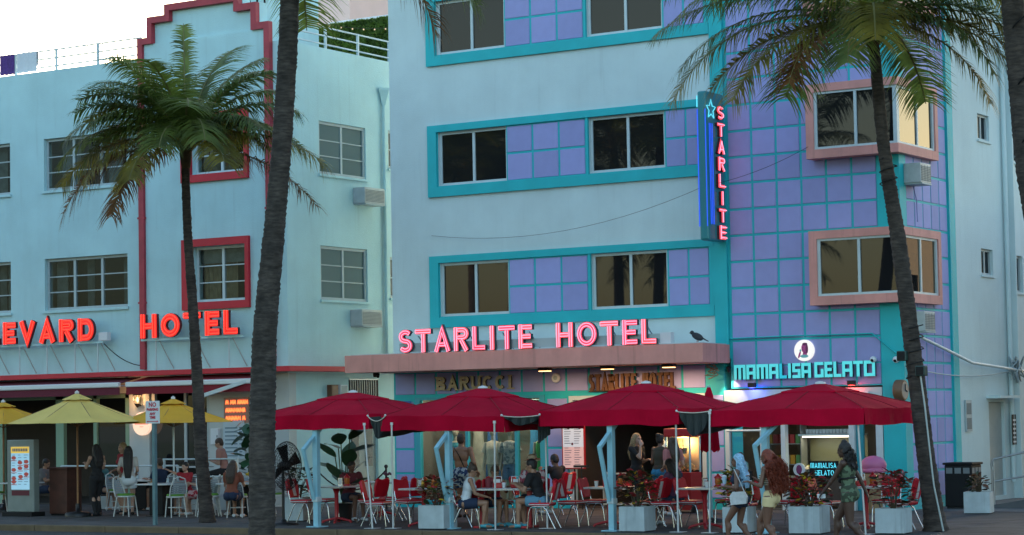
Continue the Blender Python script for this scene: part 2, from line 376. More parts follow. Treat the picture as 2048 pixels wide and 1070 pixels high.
# ================================================================== ground
def sheet(name, x0, x1, y0, y1, z, m, nx=1, ny=1):
    mb = MB()
    for i in range(nx):
        for j in range(ny):
            a, b = x0+(x1-x0)*i/nx, x0+(x1-x0)*(i+1)/nx; c, d = y0+(y1-y0)*j/ny, y0+(y1-y0)*(j+1)/ny
            mb.quad((a, c, z), (b, c, z), (b, d, z), (a, d, z))
    return tag(mb.build(name, m), kind='structure')
GRASS = mat('park_grass', (.035, .06, .018), .95, .3, 2, .5, 60)
sheet('ground', -900, 900, -900, 900, -.17, mat('far_ground', (.06, .07, .045), .95, .2, .05))
sheet('park_lawn', -150, 150, -140, -21.3, -.10, GRASS)
sheet('road', -150, 150, -21.3, -9.06, -.13, ASPH)
sw = tag(MB().build('sidewalk', PAVE), kind='structure')
slab_me = {}
def paver(x0, x1, y0, y1):
    k = (round(x1-x0, 2), round(y1-y0, 2))
    if k not in slab_me:
        mb = MB(); w, d = k; c = .012
        mb.add([(0, 0, -.05), (w, 0, -.05), (w, d, -.05), (0, d, -.05), (0, 0, -c), (w, 0, -c), (w, d, -c), (0, d, -c), (c, c, 0), (w-c, c, 0), (w-c, d-c, 0), (c, d-c, 0)],
               [(4, 5, 9, 8), (5, 6, 10, 9), (6, 7, 11, 10), (7, 4, 8, 11), (8, 9, 10, 11), (0, 1, 5, 4), (1, 2, 6, 5), (2, 3, 7, 6), (3, 0, 4, 7)])
        o = mb.build('paver', mat('paver_concrete', (.052, .052, .055), .85, .45, 1.6, .35, 40, rnd=.10), sw, (x0, y0, 0)); slab_me[k] = o.data; return o
    return link('paver', slab_me[k], sw, (x0, y0, 0))
for i in range(26):
    for j in range(6):
        x0 = -15+i*1.5; y0 = -8.86+j*1.5
        if y0+1.5 > .2 and x0 > -3 and x0 < 13.2: continue
        o = paver(x0+.006, x0+1.494, y0+.006, y0+1.494); o.location.z = random.uniform(-.003, .001)
sheet('pavement_base', -150, 150, -8.86, 60, -.045, mat('joint_grit', (.04, .038, .036), .95))
sheet('alley_floor', -3.3, .1, -.2, 14, .004, ALLEY); sheet('side_alley_floor', 13.0, 24, -.1, 30, .006, ALLEY)
kb = tag(MB().build('kerb', KERB), kind='structure'); kme = None
for i in range(20):
    x0 = -15+i*2.0
    if kme is None:
        o = MB().rbox(.006, 1.994, 0, .2, -.16, 0, .02).build('kerb_stone', KERB, kb, (x0, -9.07, 0)); kme = o.data
    else: link('kerb_stone', kme, kb, (x0, -9.07, random.uniform(-.004, .002)))
MB().box(-150, -15, -9.07, -8.87, -.16, 0).box(25, 150, -9.07, -8.87, -.16, 0).build('kerb_run', KERB, kb)

# ================================================================== generic windows
def slider(par, x0, x1, z0, z1, y, glass, fr=FRAME, n=2, d=.07, fw=.055, bars=0, u='x', fixed=0, name='window'):
    """sliding window: frame with n panes; u='x' faces -y at plane y; u='y' faces +x at plane x=y"""
    mb = MB(); T = (lambda a, b, c, e, f, g: mb.box(a, b, c, e, f, g)) if u == 'x' else (lambda a, b, c, e, f, g: mb.box(fixed-e+0, fixed-c, a, b, f, g))
    if u == 'y': y = 0
    T(x0, x1, y, y+d, z0, z0+fw); T(x0, x1, y, y+d, z1-fw, z1); T(x0, x0+fw, y, y+d, z0+fw, z1-fw); T(x1-fw, x1, y, y+d, z0+fw, z1-fw)
    for i in range(1, n):
        c = x0+(x1-x0)*i/n; T(c-fw*.55, c+fw*.55, y+.006, y+d-.004, z0+fw, z1-fw)
    for b in range(bars):
        zc = z0+fw+(z1-z0-2*fw)*(b+1)/(bars+1)
        for i in range(n):
            a = x0+(x1-x0)*i/n+fw*.56; c = x0+(x1-x0)*(i+1)/n-fw*.56
            T(a, c, y+.012, y+d-.012, zc-.014, zc+.014)
    f = mb.build(name, fr, par)
    for i in range(n):
        a = x0+(x1-x0)*i/n+(fw if i == 0 else fw*.55); b = x0+(x1-x0)*(i+1)/n-(fw if i == n-1 else fw*.55)
        p = MB(); dz = .028+.012*(i % 2)
        if u == 'x': p.box(a, b, y+dz, y+dz+.006, z0+fw, z1-fw)
        else: p.box(fixed-dz-.006, fixed-dz, a, b, z0+fw, z1-fw)
        po = p.build('pane', glass, f)
    return f
tile_me = {}
def tile(par, w, h, loc, rz=0, m=None):
    k = (round(w, 3), round(h, 3)); m = m or LILAC
    if k not in tile_me:
        mb = MB(); c = .012; t = .014; c = .008
        mb.add([(0, 0, 0), (w, 0, 0), (w, 0, h), (0, 0, h), (c, -t, c), (w-c, -t, c), (w-c, -t, h-c), (c, -t, h-c)], [(4, 5, 6, 7), (0, 1, 5, 4), (1, 2, 6, 5), (2, 3, 7, 6), (3, 0, 4, 7)])
        o = mb.build('tile', m, par, loc); tile_me[k] = o.data
    else: o = link('tile', tile_me[k], par, loc)
    o.rotation_euler = (0, 0, rz); return o

# ================================================================== turquoise and lilac corner hotel
H = thing('art_deco_hotel', 'four storey white hotel with turquoise window bands and a lilac tiled corner tower', 'hotel')
BZ = [(4.25, 5.95), (7.36, 9.07), (10.50, 12.21)]
WX = [(1.40, 3.33), (5.56, 7.52)]
wh = [(a, b, z0+.26, z1-.17) for z0, z1 in BZ for a, b in WX]
mb = MB(); wallgrid(mb, (0, 0, 0), (1, 0, 0), (0, 1, 0), (0, 8.72), (3.24, 14.6), .3, wh)
mb.box(0, .3, .3, 16, 0, 14.6); mb.box(.3, 13.0, .3, 16, 14.2, 14.5); mb.box(.3, 13, 15.7, 16, 0, 14.2)
mb.build('wall', WHITE, H)
for z0, z1 in BZ:
    mb = MB(); wallgrid(mb, (0, -.012, 0), (1, 0, 0), (0, 1, 0), (1.16, 8.70), (z0+.02, z1-.02), .0105, [h for h in wh if h[2] > z0 and h[3] < z1])
    # frame, proud of the wall
    mb.box(1.13, 8.70, -.075, -.001, z0, z0+.235); mb.box(1.13, 8.70, -.075, -.001, z1-.165, z1)
    mb.box(1.13, 1.385, -.075, -.001, z0+.235, z1-.165); mb.box(8.585, 8.70, -.06, -.013, z0+.235, z1-.165); mb.box(5.50, 5.555, -.055, -.013, z0+.235, z1-.165)
    mb.build('window_band', TEAL, H)
    for a, b in WX: slider(H, a+.004, b-.004, z0+.264, z1-.174, .06, GL_UP, n=2, d=.1, fw=.06)
    zt = (z1-.17-z0-.24)/2
    for i in range(3):
        for j in range(2): tile(H, .665, zt-.05, (3.36+i*.715, -.013, z0+.265+j*zt))
    for i in range(2):
        for j in range(2): tile(H, .475, zt-.05, (7.56+i*.52, -.013, z0+.265+j*zt))
# tower
mb = MB(); mb.box(8.72, 9.04, -.10, .3, 3.3, 14.6)
wallgrid(mb, (0, -.02, 0), (1, 0, 0), (0, 1, 0), (9.04, 13.06), (2.64, 14.6), .32, [])
mb.box(12.60, 13.06, -.06, .3, 0, 2.64); mb.box(12.60, 13.06, -.06, -.021, 2.64, 14.6)
mb.box(12.76, 13.06, .3, 2.72, 0, 14.6); mb.box(12.7, 13.115, 2.72, 3.06, 0, 14.6)
mb.box(13.061, 13.10, -.06, .30, 0, 14.6)
mb.build('tower_wall', TEAL, H)
for k in range(20):
    z = 3.13+.575*k
    if z > 13.9: break
    for i in range(6):
        x = 9.08+.585*i
        if x > 11.0 and any(b0-.02 < z and z+.53 < b1 for b0, b1 in ((4.36, 5.94), (7.49, 9.08), (10.62, 12.2))): continue
        tile(H, .535, .525, (x+.025, -.021, z))
for k in range(24):
    z = .255+.575*k
    if z > 13.9: break
    for i in range(5):
        y = .36+.47*i
        if y+.4 < 1.8 and any(b0-.02 < z and z+.53 < b1 for b0, b1 in ((4.36, 5.94), (7.49, 9.08), (10.62, 12.2))): continue
        tile(H, .425, .525, (13.0605, y, z), pi/2)
for i in range(6): tile(H, .535, .44, (9.105+.585*i, -.021, 2.665))
# white wall behind the tower
mb = MB(); sh = [(4.75, 5.5, z-.3, z+.3) for z in (5.45, 8.55, 11.6)]+[(6.75, 7.5, z-.62, z+.25) for z in (5.45, 8.55)]
wallgrid(mb, (13.06, 0, 0), (0, 1, 0), (-1, 0, 0), (3.06, 16), (0, 14.3), .3, sh+[(4.95, 5.95, .1, 2.25)])
mb.build('side_wall', WHITE, H)
for h in sh: slider(H, h[0]+.004, h[1]-.004, h[2]+.004, h[3]-.004, 0, GL_DARK, fr=GREYF, n=2, u='y', fixed=13.0, fw=.05); MB().box(13.061, 13.10, h[0]-.05, h[1]+.05, h[2]-.05, h[2]).build('window_sill', WHITE, H)
dr = MB().box(12.93, 12.99, 4.96, 5.94, .1, 2.24).build('door', mat('grey_green_door', (.30, .36, .36), .6, .06, 4), H); MB().box(12.991, 13.03, 5.02, 5.06, 1.0, 1.2).build('door_handle', METAL, dr)
MB().box(13.061, 13.4, 4.8, 6.1, 2.33, 2.39).build('door_hood', WHITE, H)
mb = MB(); mb.tube([(13.14, 6.25, .4), (13.14, 6.25, 14)], .055, 8); mb.build('downpipe', WHITE, H)
mb = MB(); mb.box(12.95, 13.25, 6.5, 6.56, .0, 14.3); mb.build('wall_pilaster', WHITE, H)
# corner windows wrapping the tower
def bay(z0, z1, lab=None):
    mb = MB()
    def L(zz0, zz1, e=0): mb.ext([(11.14+e, -.019), (11.14+e, -.40+e), (13.21-e, -.40+e), (13.21-e, 1.86-e), (13.0605, 1.86-e), (13.0605, -.019)] if False else [(11.14+e, -.0605), (11.14+e, -.40+e), (13.24-e, -.40+e), (13.24-e, 1.86-e), (13.1005, 1.86-e), (13.1005, -.0605)], (0, 0, zz0), (1, 0, 0), (0, 1, 0), (0, 0, zz1-zz0))
    L(z0, z0+.19); L(z1-.17, z1); mb.box(11.14, 11.32, -.40, -.062, z0+.19, z1-.17); mb.box(13.102, 13.24, 1.70, 1.86, z0+.19, z1-.17)
    b = mb.build('corner_window_surround', PINK, H)
    mb = MB(); a, c = z0+.19, z1-.17
    for (x0, x1) in ((11.32, 11.39), (12.24, 12.30), (13.12, 13.205)): mb.box(x0, x1, -.36, -.29, a+.05, c-.05)
    mb.box(11.32, 13.205, -.365, -.29, a, a+.05); mb.box(11.32, 13.205, -.365, -.29, c-.05, c)
    for (y0, y1) in ((.74, .80), (1.62, 1.70)): mb.box(13.135, 13.205, y0, y1, a+.05, c-.05)
    mb.box(13.135, 13.205, -.29, 1.70, a, a+.05); mb.box(13.135, 13.205, -.29, 1.70, c-.05, c); mb.box(13.135, 13.205, -.29, -.23, a+.05, c-.05)
    f = mb.build('corner_window', FRAME, b)
    MB().box(11.39, 12.24, -.33, -.322, a+.05, c-.05).build('pane', GL_UP, f); MB().box(12.30, 13.12, -.322, -.314, a+.05, c-.05).build('pane', GL_UP, f)
    MB().box(13.170, 13.176, -.23, .74, a+.05, c-.05).build('pane', GL_SIDE, f); MB().box(13.162, 13.168, .80, 1.62, a+.05, c-.05).build('pane', GL_SIDE, f)
for z0, z1 in ((4.36, 5.94), (7.49, 9.08), (10.62, 12.2)): bay(z0, z1)
# pink entrance canopy
mb = MB(); mb.ext([(-.05, -.001), (-.05, -1.9), (9.33, -1.9), (9.06, -.101), (8.70, -.101), (8.70, -.001)], (0, 0, 3.20), (1, 0, 0), (0, 1, 0), (0, 0, .40))
mb.build('canopy', PINK, H)
mb = MB(); mb.ext([(.05, -.03), (.05, -1.8), (9.2, -1.8), (9.0, -.12)], (0, 0, 3.601), (1, 0, 0), (0, 1, 0), (0, 0, .02)); mb.build('canopy_roofing', mat('pale_roofing', (.5, .56, .58), .9, .1, 2), H)
# ground floor front
mb = MB(); gh = [(.62, 4.25, .12, 2.60), (4.90, 8.40, .0, 2.56)]
wallgrid(mb, (0, 0, 0), (1, 0, 0), (0, 1, 0), (0, 8.87), (0, 3.238), .3, gh); mb.build('shopfront_wall', TEAL, H)
for i in range(14):
    tile(H, .545, .50, (.04+.6*i+.015, -.001, 2.68))
for k in range(4):
    tile(H, .525, .525, (.045, -.001, .255+.575*k)); tile(H, .525, .525, (4.31, -.001, .255+.575*k)); tile(H, .40, .525, (8.43, -.001, .255+.575*k))
mb = MB()
for a, b in ((.624, .76), (4.11, 4.246), (2.05, 2.12), (3.42, 3.50)): mb.box(a, b, -.03, .08, .18, 2.54)
mb.box(.624, 4.246, -.03, .08, 2.54, 2.598); mb.box(.624, 4.246, -.03, .08, .122, .18); f = mb.build('shop_window', mat('turquoise_frame', (.04, .36, .46), .5), H)
for a, b in ((.76, 2.05), (2.12, 3.42), (3.50, 4.11)): MB().box(a, b, .03, .036, .18, 2.54).build('pane', GL_SHOP, f)
mb = MB(); mb.box(4.902, 5.0, -.04, .12, 0, 2.46); mb.box(8.30, 8.398, -.04, .12, 0, 2.46); mb.box(4.902, 8.398, -.04, .12, 2.46, 2.558); mb.build('entrance_frame', FRAME, H)
# rooms behind
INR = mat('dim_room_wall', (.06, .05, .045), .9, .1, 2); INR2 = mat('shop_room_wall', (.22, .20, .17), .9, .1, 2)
def room(x0, x1, y0, y1, z1, m, name='room_wall', par=H):
    mb = MB(); t = .05
    mb.box(x0, x1, y1, y1+t, 0, z1); mb.box(x0-t, x0, y0, y1, 0, z1); mb.box(x1, x1+t, y0, y1, 0, z1); mb.box(x0, x1, y0, y1, z1, z1+t); mb.box(x0, x1, y0, y1, -.02, .011)
    return mb.build(name, m, par)
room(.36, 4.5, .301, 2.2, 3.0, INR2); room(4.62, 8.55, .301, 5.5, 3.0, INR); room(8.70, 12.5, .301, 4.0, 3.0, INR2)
MB().box(.8, 4.0, 1.0, 1.15, 2.90, 2.94).build('light_panel', em('shop_light_panel', (1, .80, .58), 2.6), H)
MB().box(9.2, 12.3, 1.2, 1.5, 2.90, 2.94).build('light_panel', em('shop_light_panel', (1, .80, .58), 2.6), H)
MB().box(5.2, 6.1, 1.5, 1.55, 2.1, 2.4).build('light_panel', em('red_lit_panel', (1, .05, .05), .9), H)
# gelato shop front: white door frames
mb = MB()
for a, b in ((8.88, 8.98), (9.72, 9.86), (10.22, 10.32), (11.80, 11.93), (12.42, 12.58)): mb.box(a, b, -.06, .10, 0, 2.30)
mb.box(8.88, 12.58, -.06, .10, 2.30, 2.60); wf = mb.build('gelato_shopfront', FRAME, H)
MB().box(8.98, 9.72, .01, .016, .1, 2.30).build('pane', GL_SHOP, wf); MB().box(9.86, 10.22, .01, .016, .1, 2.30).build('pane', GL_SHOP, wf)
mb = MB(); mb.box(9.02, 9.28, .0, .008, .1, 2.28); mb.build('door_panel', mat('turquoise_glass', (.02, .30, .40), .3), wf)
mb = MB(); mb.bar((8.95, -.12, 1.72), (9.8, -.12, 1.72), .022); mb.build('push_bar', FRAME, wf)
MB().box(11.94, 12.1, .02, .09, 0, 2.3).build('door_leaf', mat('turquoise_door', (.02, .26, .32), .5), wf)
MB().box(11.2, 12.3, -.12, -.07, 2.36, 2.52).build('fascia_panel', SIGNB, wf)

# ================================================================== white and red hotel on the left
B = thing('white_hotel', 'three storey white hotel with red pipe trimmed stepped gable and red ledge', 'hotel')
LW = [(-11.38, -8.44), (-14.6, -12.63), (-18.2, -15.6)]
LZ = [(5.16, 6.55), (8.38, 9.78)]
lh = [(a, b, z0, z1) for a, b in LW for z0, z1 in LZ]+[(-6.15, -4.41, 5.16, 6.58), (-6.15, -4.41, 8.42, 9.80)]
mb = MB(); wallgrid(mb, (0, 0, 0), (1, 0, 0), (0, 1, 0), (-22, -3.19), (3.30, 11.62), .3, lh)
mb.ext([(-7.95, 11.62), (-7.95, 12.12), (-7.6, 12.12), (-7.6, 12.66), (-7.0, 12.66), (-7.0, 12.94), (-4.5, 12.94), (-4.5, 12.66), (-3.95, 12.66), (-3.95, 12.12), (-3.55, 12.12), (-3.55, 11.62)], (0, 0, 0), (1, 0, 0), (0, 0, 1), (0, .3, 0))
mb.box(-22, -3.6, .3, 14, 11.2, 11.45); mb.box(-22, -21.7, .3, 14, 0, 11.6); mb.box(-22, -3.2, 13.7, 14, 0, 11.6)
mb.build('wall', WHITE2, B)
so_h = [(1.38, 3.40, 5.16, 6.54), (1.38, 3.40, 8.37, 9.73), (4.42, 5.3, 8.75, 9.78), (4.42, 5.3, 5.3, 6.4), (2.55, 3.76, .05, 2.62)]
mb = MB(); wallgrid(mb, (-3.19, 0, 0), (0, 1, 0), (-1, 0, 0), (.3001, 13.7), (0, 11.62), .3, so_h); mb.build('side_wall', WHITE2, B)
# shaft behind the red pipes, slightly proud
mb = MB(); wallgrid(mb, (0, -.07, 0), (1, 0, 0), (0, 1, 0), (-7.74, -3.72), (3.46, 11.95), .068, [h for h in lh if h[0] > -7]); mb.build('gable_panel', WHITE2, B)
TR = [(-7.83, 3.5), (-7.83, 12.03), (-7.5, 12.03), (-7.5, 12.56), (-6.9, 12.56), (-6.9, 12.83), (-4.6, 12.83), (-4.6, 12.56), (-4.05, 12.56), (-4.05, 12.03), (-3.64, 12.03), (-3.64, 3.5)]
mb = MB(); d2 = []
A, Bq, _ = ribbon(TR, .085)
for k in range(len(TR)-1):
    pts = [(A[k].x, A[k].y), (A[k+1].x, A[k+1].y), (Bq[k+1].x, Bq[k+1].y), (Bq[k].x, Bq[k].y)]
    mb.ext(pts, (0, -.001, 0), (1, 0, 0), (0, 0, 1), (0, -.15, 0))
mb.build('red_trim', PIPE, B)
mb = MB()
for z in (5.2, 7.4, 9.6): mb.box(-7.95, -7.72, -.16, -.001, z, z+.05); mb.box(-3.75, -3.53, -.16, -.001, z, z+.05)
mb.build('pipe_collar', PIPE, B)
for k, (a, b, z0, z1) in enumerate(lh[:6]):
    f = slider(B, a+.004, b-.004, z0+.004, z1-.004, .10, GL_L, fr=GREYF, n=3 if a > -12 else 2, bars=2, d=.08, fw=.07)
    MB().box(a-.05, b+.05, -.06, -.001, z0-.07, z0).build('window_sill', WHITE2, B)
    mb = MB()
    for s0, s1 in (((a+.05, a+.45), (b-.5, b-.12), (a+1.15, a+1.4)) if k % 2 == 0 else ((a+.3, a+.95), (b-1.0, b-.5))):
        n = 10
        for i in range(n):
            x0, x1 = s0+(s1-s0)*i/n, s0+(s1-s0)*(i+1)/n; y0, y1 = .42+.05*(i % 2), .42+.05*((i+1) % 2)
            mb.quad((x0, y0, z0), (x1, y1, z0), (x1, y1, z1), (x0, y0, z1))
    mb.build('curtain', CURT, f); MB().box(a-.2, b+.2, 1.2, 1.25, z0-.3, z1+.3).build('room_back', DARKI, f)
for (a, b, z0, z1) in lh[6:]:
    f = slider(B, a+.004, b-.004, z0+.004, z1-.004, .06, GL_L, fr=FRAME, n=2, bars=2, d=.08, fw=.07)
    mb = MB(); mb.box(a+.02, b-.02, .22, .24, z1-.42, z1); mb.build('blind', CURT, f)
    mb = MB(); n = 26
    for i in range(n):
        x0, x1 = a+(b-a)*i/n, a+(b-a)*(i+1)/n; y0, y1 = .40+.06*(i % 2), .40+.06*((i+1) % 2)
        if i in (7, 8, 16, 17, 18): continue
        mb.quad((x0, y0, z0), (x1, y1, z0), (x1, y1, z1), (x0, y0, z1))
    mb.build('curtain', mat('cream_curtain', (.34, .27, .16), .9, .2, 5), f); MB().box(a-.2, b+.2, 1.0, 1.05, z0-.3, z1+.3).build('room_back', DARKI, f)
    mb = MB(); e = .19
    mb.box(a-.33, b+.12, -.16, -.071, z1, z1+e); mb.box(a-.33, b+.12, -.16, -.071, z0-e, z0); mb.box(a-.33, a, -.16, -.071, z0, z1); mb.box(b, b+.12, -.16, -.071, z0, z1)
    mb.build('red_window_surround', RED, B)
for (a, b, z0, z1) in so_h[:4]:
    f = slider(B, a+.004, b-.004, z0+.004, z1-.004, 0, GL_DARK if a > 4 else glassmat('blinded_glass', .03, (.9, .95, 1), base=(.06, .12, .13)), fr=GREYF, n=2 if a < 4 else 1, bars=2 if a < 4 else 1, u='y', fixed=-3.23, fw=.07)
    MB().box(-3.189, -3.14, a-.04, b+.04, z0-.06, z0).build('window_sill', WHITE2, B)
sd_ = MB().box(-3.32, -3.27, 2.56, 3.75, .05, 2.60).build('side_door', mat('pale_grey_door', (.34, .38, .38), .6), B)
MB().box(-3.269, -3.25, 2.7, 3.0, .9, 2.1).box(-3.269, -3.25, 3.3, 3.6, .9, 2.1).build('door_glass', GL_DARK, sd_)
mb = MB()
for i in range(12): mb.box(-3.185, -3.165, 2.56+.1*i, 2.575+.1*i, 2.64, 3.12)
mb.box(-3.188, -3.16, 2.5, 3.8, 2.60, 2.63); mb.box(-3.188, -3.16, 2.5, 3.8, 3.13, 3.16); MB().box(-3.188, -3.186, 2.5, 3.8, 2.63, 3.13).build('vent_opening', DARKI, B); mb.build('vent_grille', METAL, B)
# red ledge
mb = MB(); mb.ext([(-22, -.001), (-22, -.55), (-2.72, -.55), (-2.72, 8), (-3.189, 8), (-3.189, -.001)], (0, 0, 3.33), (1, 0, 0), (0, 1, 0), (0, 0, .125)); mb.build('red_ledge', RED, B)
# ground floor front
mb = MB(); wallgrid(mb, (0, 0, 0), (1, 0, 0), (0, 1, 0), (-22, -3.19), (0, 3.298), .3, [(-16.5, -8.43, 0, 2.9), (-21.5, -17.2, 0, 2.9), (-7.75, -5.75, .3, 2.9)]); mb.build('ground_floor_wall', mat('cream_white_stucco', (.48, .52, .52), .85, .06, 1, .3, 45), B)
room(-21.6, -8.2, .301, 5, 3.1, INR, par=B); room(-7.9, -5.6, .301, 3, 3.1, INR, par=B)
mb = MB()
for a, b in ((-11.06, -10.78), (-9.72, -9.6), (-8.60, -8.47), (-13.2, -13.0)): mb.box(a, b, .04, .16, 0, 2.88)
mb.box(-16.4, -8.44, .04, .16, 2.78, 2.88); mb.build('shopfront_frame', mat('sage_green_frame', (.20, .33, .24), .6), B)
MB().box(-9.58, -8.62, .09, .096, .9, 2.3).build('shop_pane', GL_DARK, B)
mb = MB(); mb.box(-7.70, -7.60, .05, .15, .3, 2.88); mb.box(-6.62, -6.54, .05, .15, .3, 2.88); mb.box(-5.86, -5.78, .05, .15, .3, 2.88); mb.build('porch_door_frame', GREYF, B)
MB().box(-7.6, -6.62, .09, .096, .9, 2.3).box(-6.54, -5.86, .09, .096, .3, 2.8).build('shop_pane', GL_DARK, B)
mb = MB(); mb.box(-7.7, -3.25, -2.05, -.001, 0, .30); mb.build('porch_deck', CONC, B)
mb = MB(); 
for i in range(3):
    pass
# awning cassettes below the ledge
def awning(x0, x1, mv, lab):
    t = thing('awning', lab, 'awning', (x0, 0, 0)); w = x1-x0
    MB().rbox(0, w, -.95, -.83, 3.04, 3.17, .03).build('front_bar', mat('white_bar', (.62, .66, .68), .4), t)
    MB().quad((0, -.90, 3.04), (w, -.90, 3.04), (w, -.90, 2.85), (0, -.90, 2.85)).quad((0, -.885, 2.85), (w, -.885, 2.85), (w, -.885, 3.04), (0, -.885, 3.04)).build('valance', mv, t)
    mb = MB(); mb.quad((0, -.84, 3.15), (w, -.84, 3.15), (w, -.06, 3.31), (0, -.06, 3.31)); mb.quad((0, -.84, 3.14), (0, -.06, 3.30), (w, -.06, 3.30), (w, -.84, 3.14)); mb.build('fabric', mv, t)
    mb = MB()
    for x in (.4, w-.4): mb.bar((x, -.1, 3.12), (x+.3, -.5, 3.08), .03); mb.bar((x+.3, -.5, 3.08), (x, -.84, 3.10), .03)
    mb.build('arm', METAL, t); return t
MAR = mat('maroon_canvas', (.12, .012, .03), .85); DRED = mat('dark_red_canvas', (.20, .008, .02), .85)
awning(-16.5, -7.95, MAR, 'long retracted maroon awning with a white front bar under the red ledge'); awning(-7.72, -3.55, DRED, 'shorter retracted dark red awning with cream front bar beside the palm')
t = thing('awning_prop', 'white sloping bar propped out under the dark red awning', 'bar', (-5.1, -1.2, 2.73))
MB().sbar((0, 0, 0), (1.35, .3, .38), .09).build('bar', FRAME, t); MB().ball((0, 0, 0), .06).build('end_cap', BLACK, t)

# out-of-view neighbour on the right, walls darkened for the corner pane reflection
N = thing('unseen_building', 'unseen plain building across the alley right of the tower, darkened for its reflection', 'building', (18.0, 3.0, 0)); nh = [(2+3.2*i, 3.2+3.2*i, z, z+1.3) for i in range(4) for z in (1.2, 4.4)]
mb = MB(); wallgrid(mb, (0, 0, 0), (0, 1, 0), (1, 0, 0), (0, 16), (0, 7.2), .3, nh); mb.box(.3, 10, 0, .3, 0, 7.2); mb.box(.3, 10, 15.7, 16, 0, 7.2); mb.box(.3, 10, .3, 15.7, 6.9, 7.1); mb.build('wall', mat('darkened_stucco', (.07, .075, .075), .9, .1, 1), N)
for h in nh: MB().box(.12, .15, h[0], h[1], h[2], h[3]).build('window', GL_DARK, N)

# ================================================================== rooftops
def railing(lab, pts, z0, step=1.36):
    t = thing('roof_railing', lab, 'railing', pts[0]); o = V(pts[0]); a, b = V(pts[0])-o, V(pts[1])-o; d = (b-a); n = max(1, int(d.length/step))
    for h in (.14, .36, .58): MB().bar(a+V((0, 0, h)), b+V((0, 0, h)), .022, 8).build('rail', FRAME, t)
    pm = None
    for i in range(n+1):
        p = a+d*i/n
        if pm is None: pm = MB().sbar((0, 0, 0), (0, 0, .60), .055).build('post', FRAME, t, p)
        else: link('post', pm.data, t, p)
railing('white pipe railing along the roof edge left of the stepped gable', [(-21.5, .15, 11.62), (-8.05, .15, 11.62)], 0)
railing('white pipe railing along the roof edge right of the big trunk', [(-3.34, .5, 11.62), (-3.34, 13.2, 11.62)], 0)
def leaf_hedge(name, lab, x0, x1, y0, y1, z0, z1, n):
    t = thing(name, lab, 'hedge', ((x0+x1)/2, (y0+y1)/2, z0)); c = V(((x0+x1)/2, (y0+y1)/2, z0))
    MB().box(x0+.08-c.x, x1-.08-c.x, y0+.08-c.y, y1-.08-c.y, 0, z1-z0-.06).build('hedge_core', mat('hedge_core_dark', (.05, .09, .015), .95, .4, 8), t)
    mb = MB()
    for i in range(n):
        f = random.random()
        p = V((random.uniform(x0, x1), random.choice((y0, y0, y1)) if f < .7 else random.uniform(y0, y1), random.uniform(z0, z1) if f < .7 else z1))-c
        a = V((random.uniform(-1, 1), random.uniform(-1, 1), random.uniform(-1, 1))).normalized(); b = a.orthogonal().normalized(); s = random.uniform(.04, .08)
        mb.quad(p-a*s, p+b*s*.5, p+a*s, p-b*s*.5)
    l = mb.build('leaves', leafmat('hedge_leaf', (.10, .17, .025)) if 'hedge_leaf' not in MATS else MATS['hedge_leaf'], t); l['kind'] = 'stuff'
leaf_hedge('clipped_hedge', 'clipped green hedge on the roof behind the right white railing', -8.5, -3.4, 6.0, 6.5, 11.46, 13.15, 9000)
leaf_hedge('clipped_hedge', 'low green hedge strip on the roof left of the palm crown', -11.4, -8.3, 4.0, 4.4, 11.46, 12.35, 1800)
t = thing('rooftop_cabin', 'white rooftop cabin with flat cornice behind the roof hedge', 'cabin', (-5.6, 8, 11.46))
MB().box(-2, 3.5, 0, 3, 0, 2.1).build('wall', WHITE2, t); MB().rbox(-2.1, 3.6, -.12, 3.1, 1.98, 2.18, .02).build('cornice', SIGNB, t)
t = thing('stair_tower', 'white stair tower with slit vents behind the stepped gable', 'tower', (-7.7, 2.0, 11.46))
MB().box(0, 2.2, 0, 2.5, 0, 2.3).build('wall', WHITE2, t); mb = MB()
for i in range(5): mb.box(1.3+.25*i, 1.36+.25*i, -.012, -.001, 1.2, 1.75)
mb.build('vent_slit', BLACK, t)
t = thing('pink_building', 'pale pink block far behind the white rooftop', 'building', (-17.5, 20, 0))
MB().box(0, 1.7, 0, 6, 0, 20).build('wall', mat('pale_pink_stucco', (.62, .45, .44), .85, .05, 1), t); MB().box(-.05, 1.75, -.05, 6.05, 20.001, 20.3).build('parapet', mat('pale_pink_stucco', (.6, .4, .4)), t)
t = thing('flagpole', 'thin dark mast rising above the left roof railing', 'mast', (-11.57, 1, 11.46)); MB().bar((0, 0, 0), (.02, 0, 3.5), .016, 6).build('mast', BLACKM, t); MB().box(-.08, .08, -.08, .08, 0, .03).build('base', BLACKM, t)
def towel(x, w, m, lab):
    mb = MB(); n = 12; k = 10
    for side in (0, 1):
        for i in range(n):
            for j in range(k):
                def P(a, b):
                    xx = x+w*a/n; yy = .15+(-.035 if side == 0 else .035)+.018*sin(a*1.3)*(b/k); return (xx, yy, 12.225-(.55 if side == 0 else .4)*b/k+.01*sin(a*2))
                q = [P(i, j), P(i, j+1), P(i+1, j+1), P(i+1, j)]; mb.add(q, [(0, 1, 2, 3)], True)
    for i in range(n): mb.add([(x+w*i/n, .115, 12.225+.01*sin(i*2)), (x+w*(i+1)/n, .115, 12.225+.01*sin((i+1)*2)), (x+w*(i+1)/n, .185, 12.225+.01*sin((i+1)*2)), (x+w*i/n, .185, 12.225+.01*sin(i*2))], [(0, 1, 2, 3)], True)
    tag(mb.build('towel', m), lab, 'towel', 'towels drying on the roof rail')
towel(-13.1, .55, mat('purple_towel', (.09, .04, .20), .95, .2, 20), 'purple towel hung over the roof railing'); towel(-12.45, .72, mat('white_towel', (.62, .66, .72), .95, .05, 20), 'white towel hung over the roof railing')
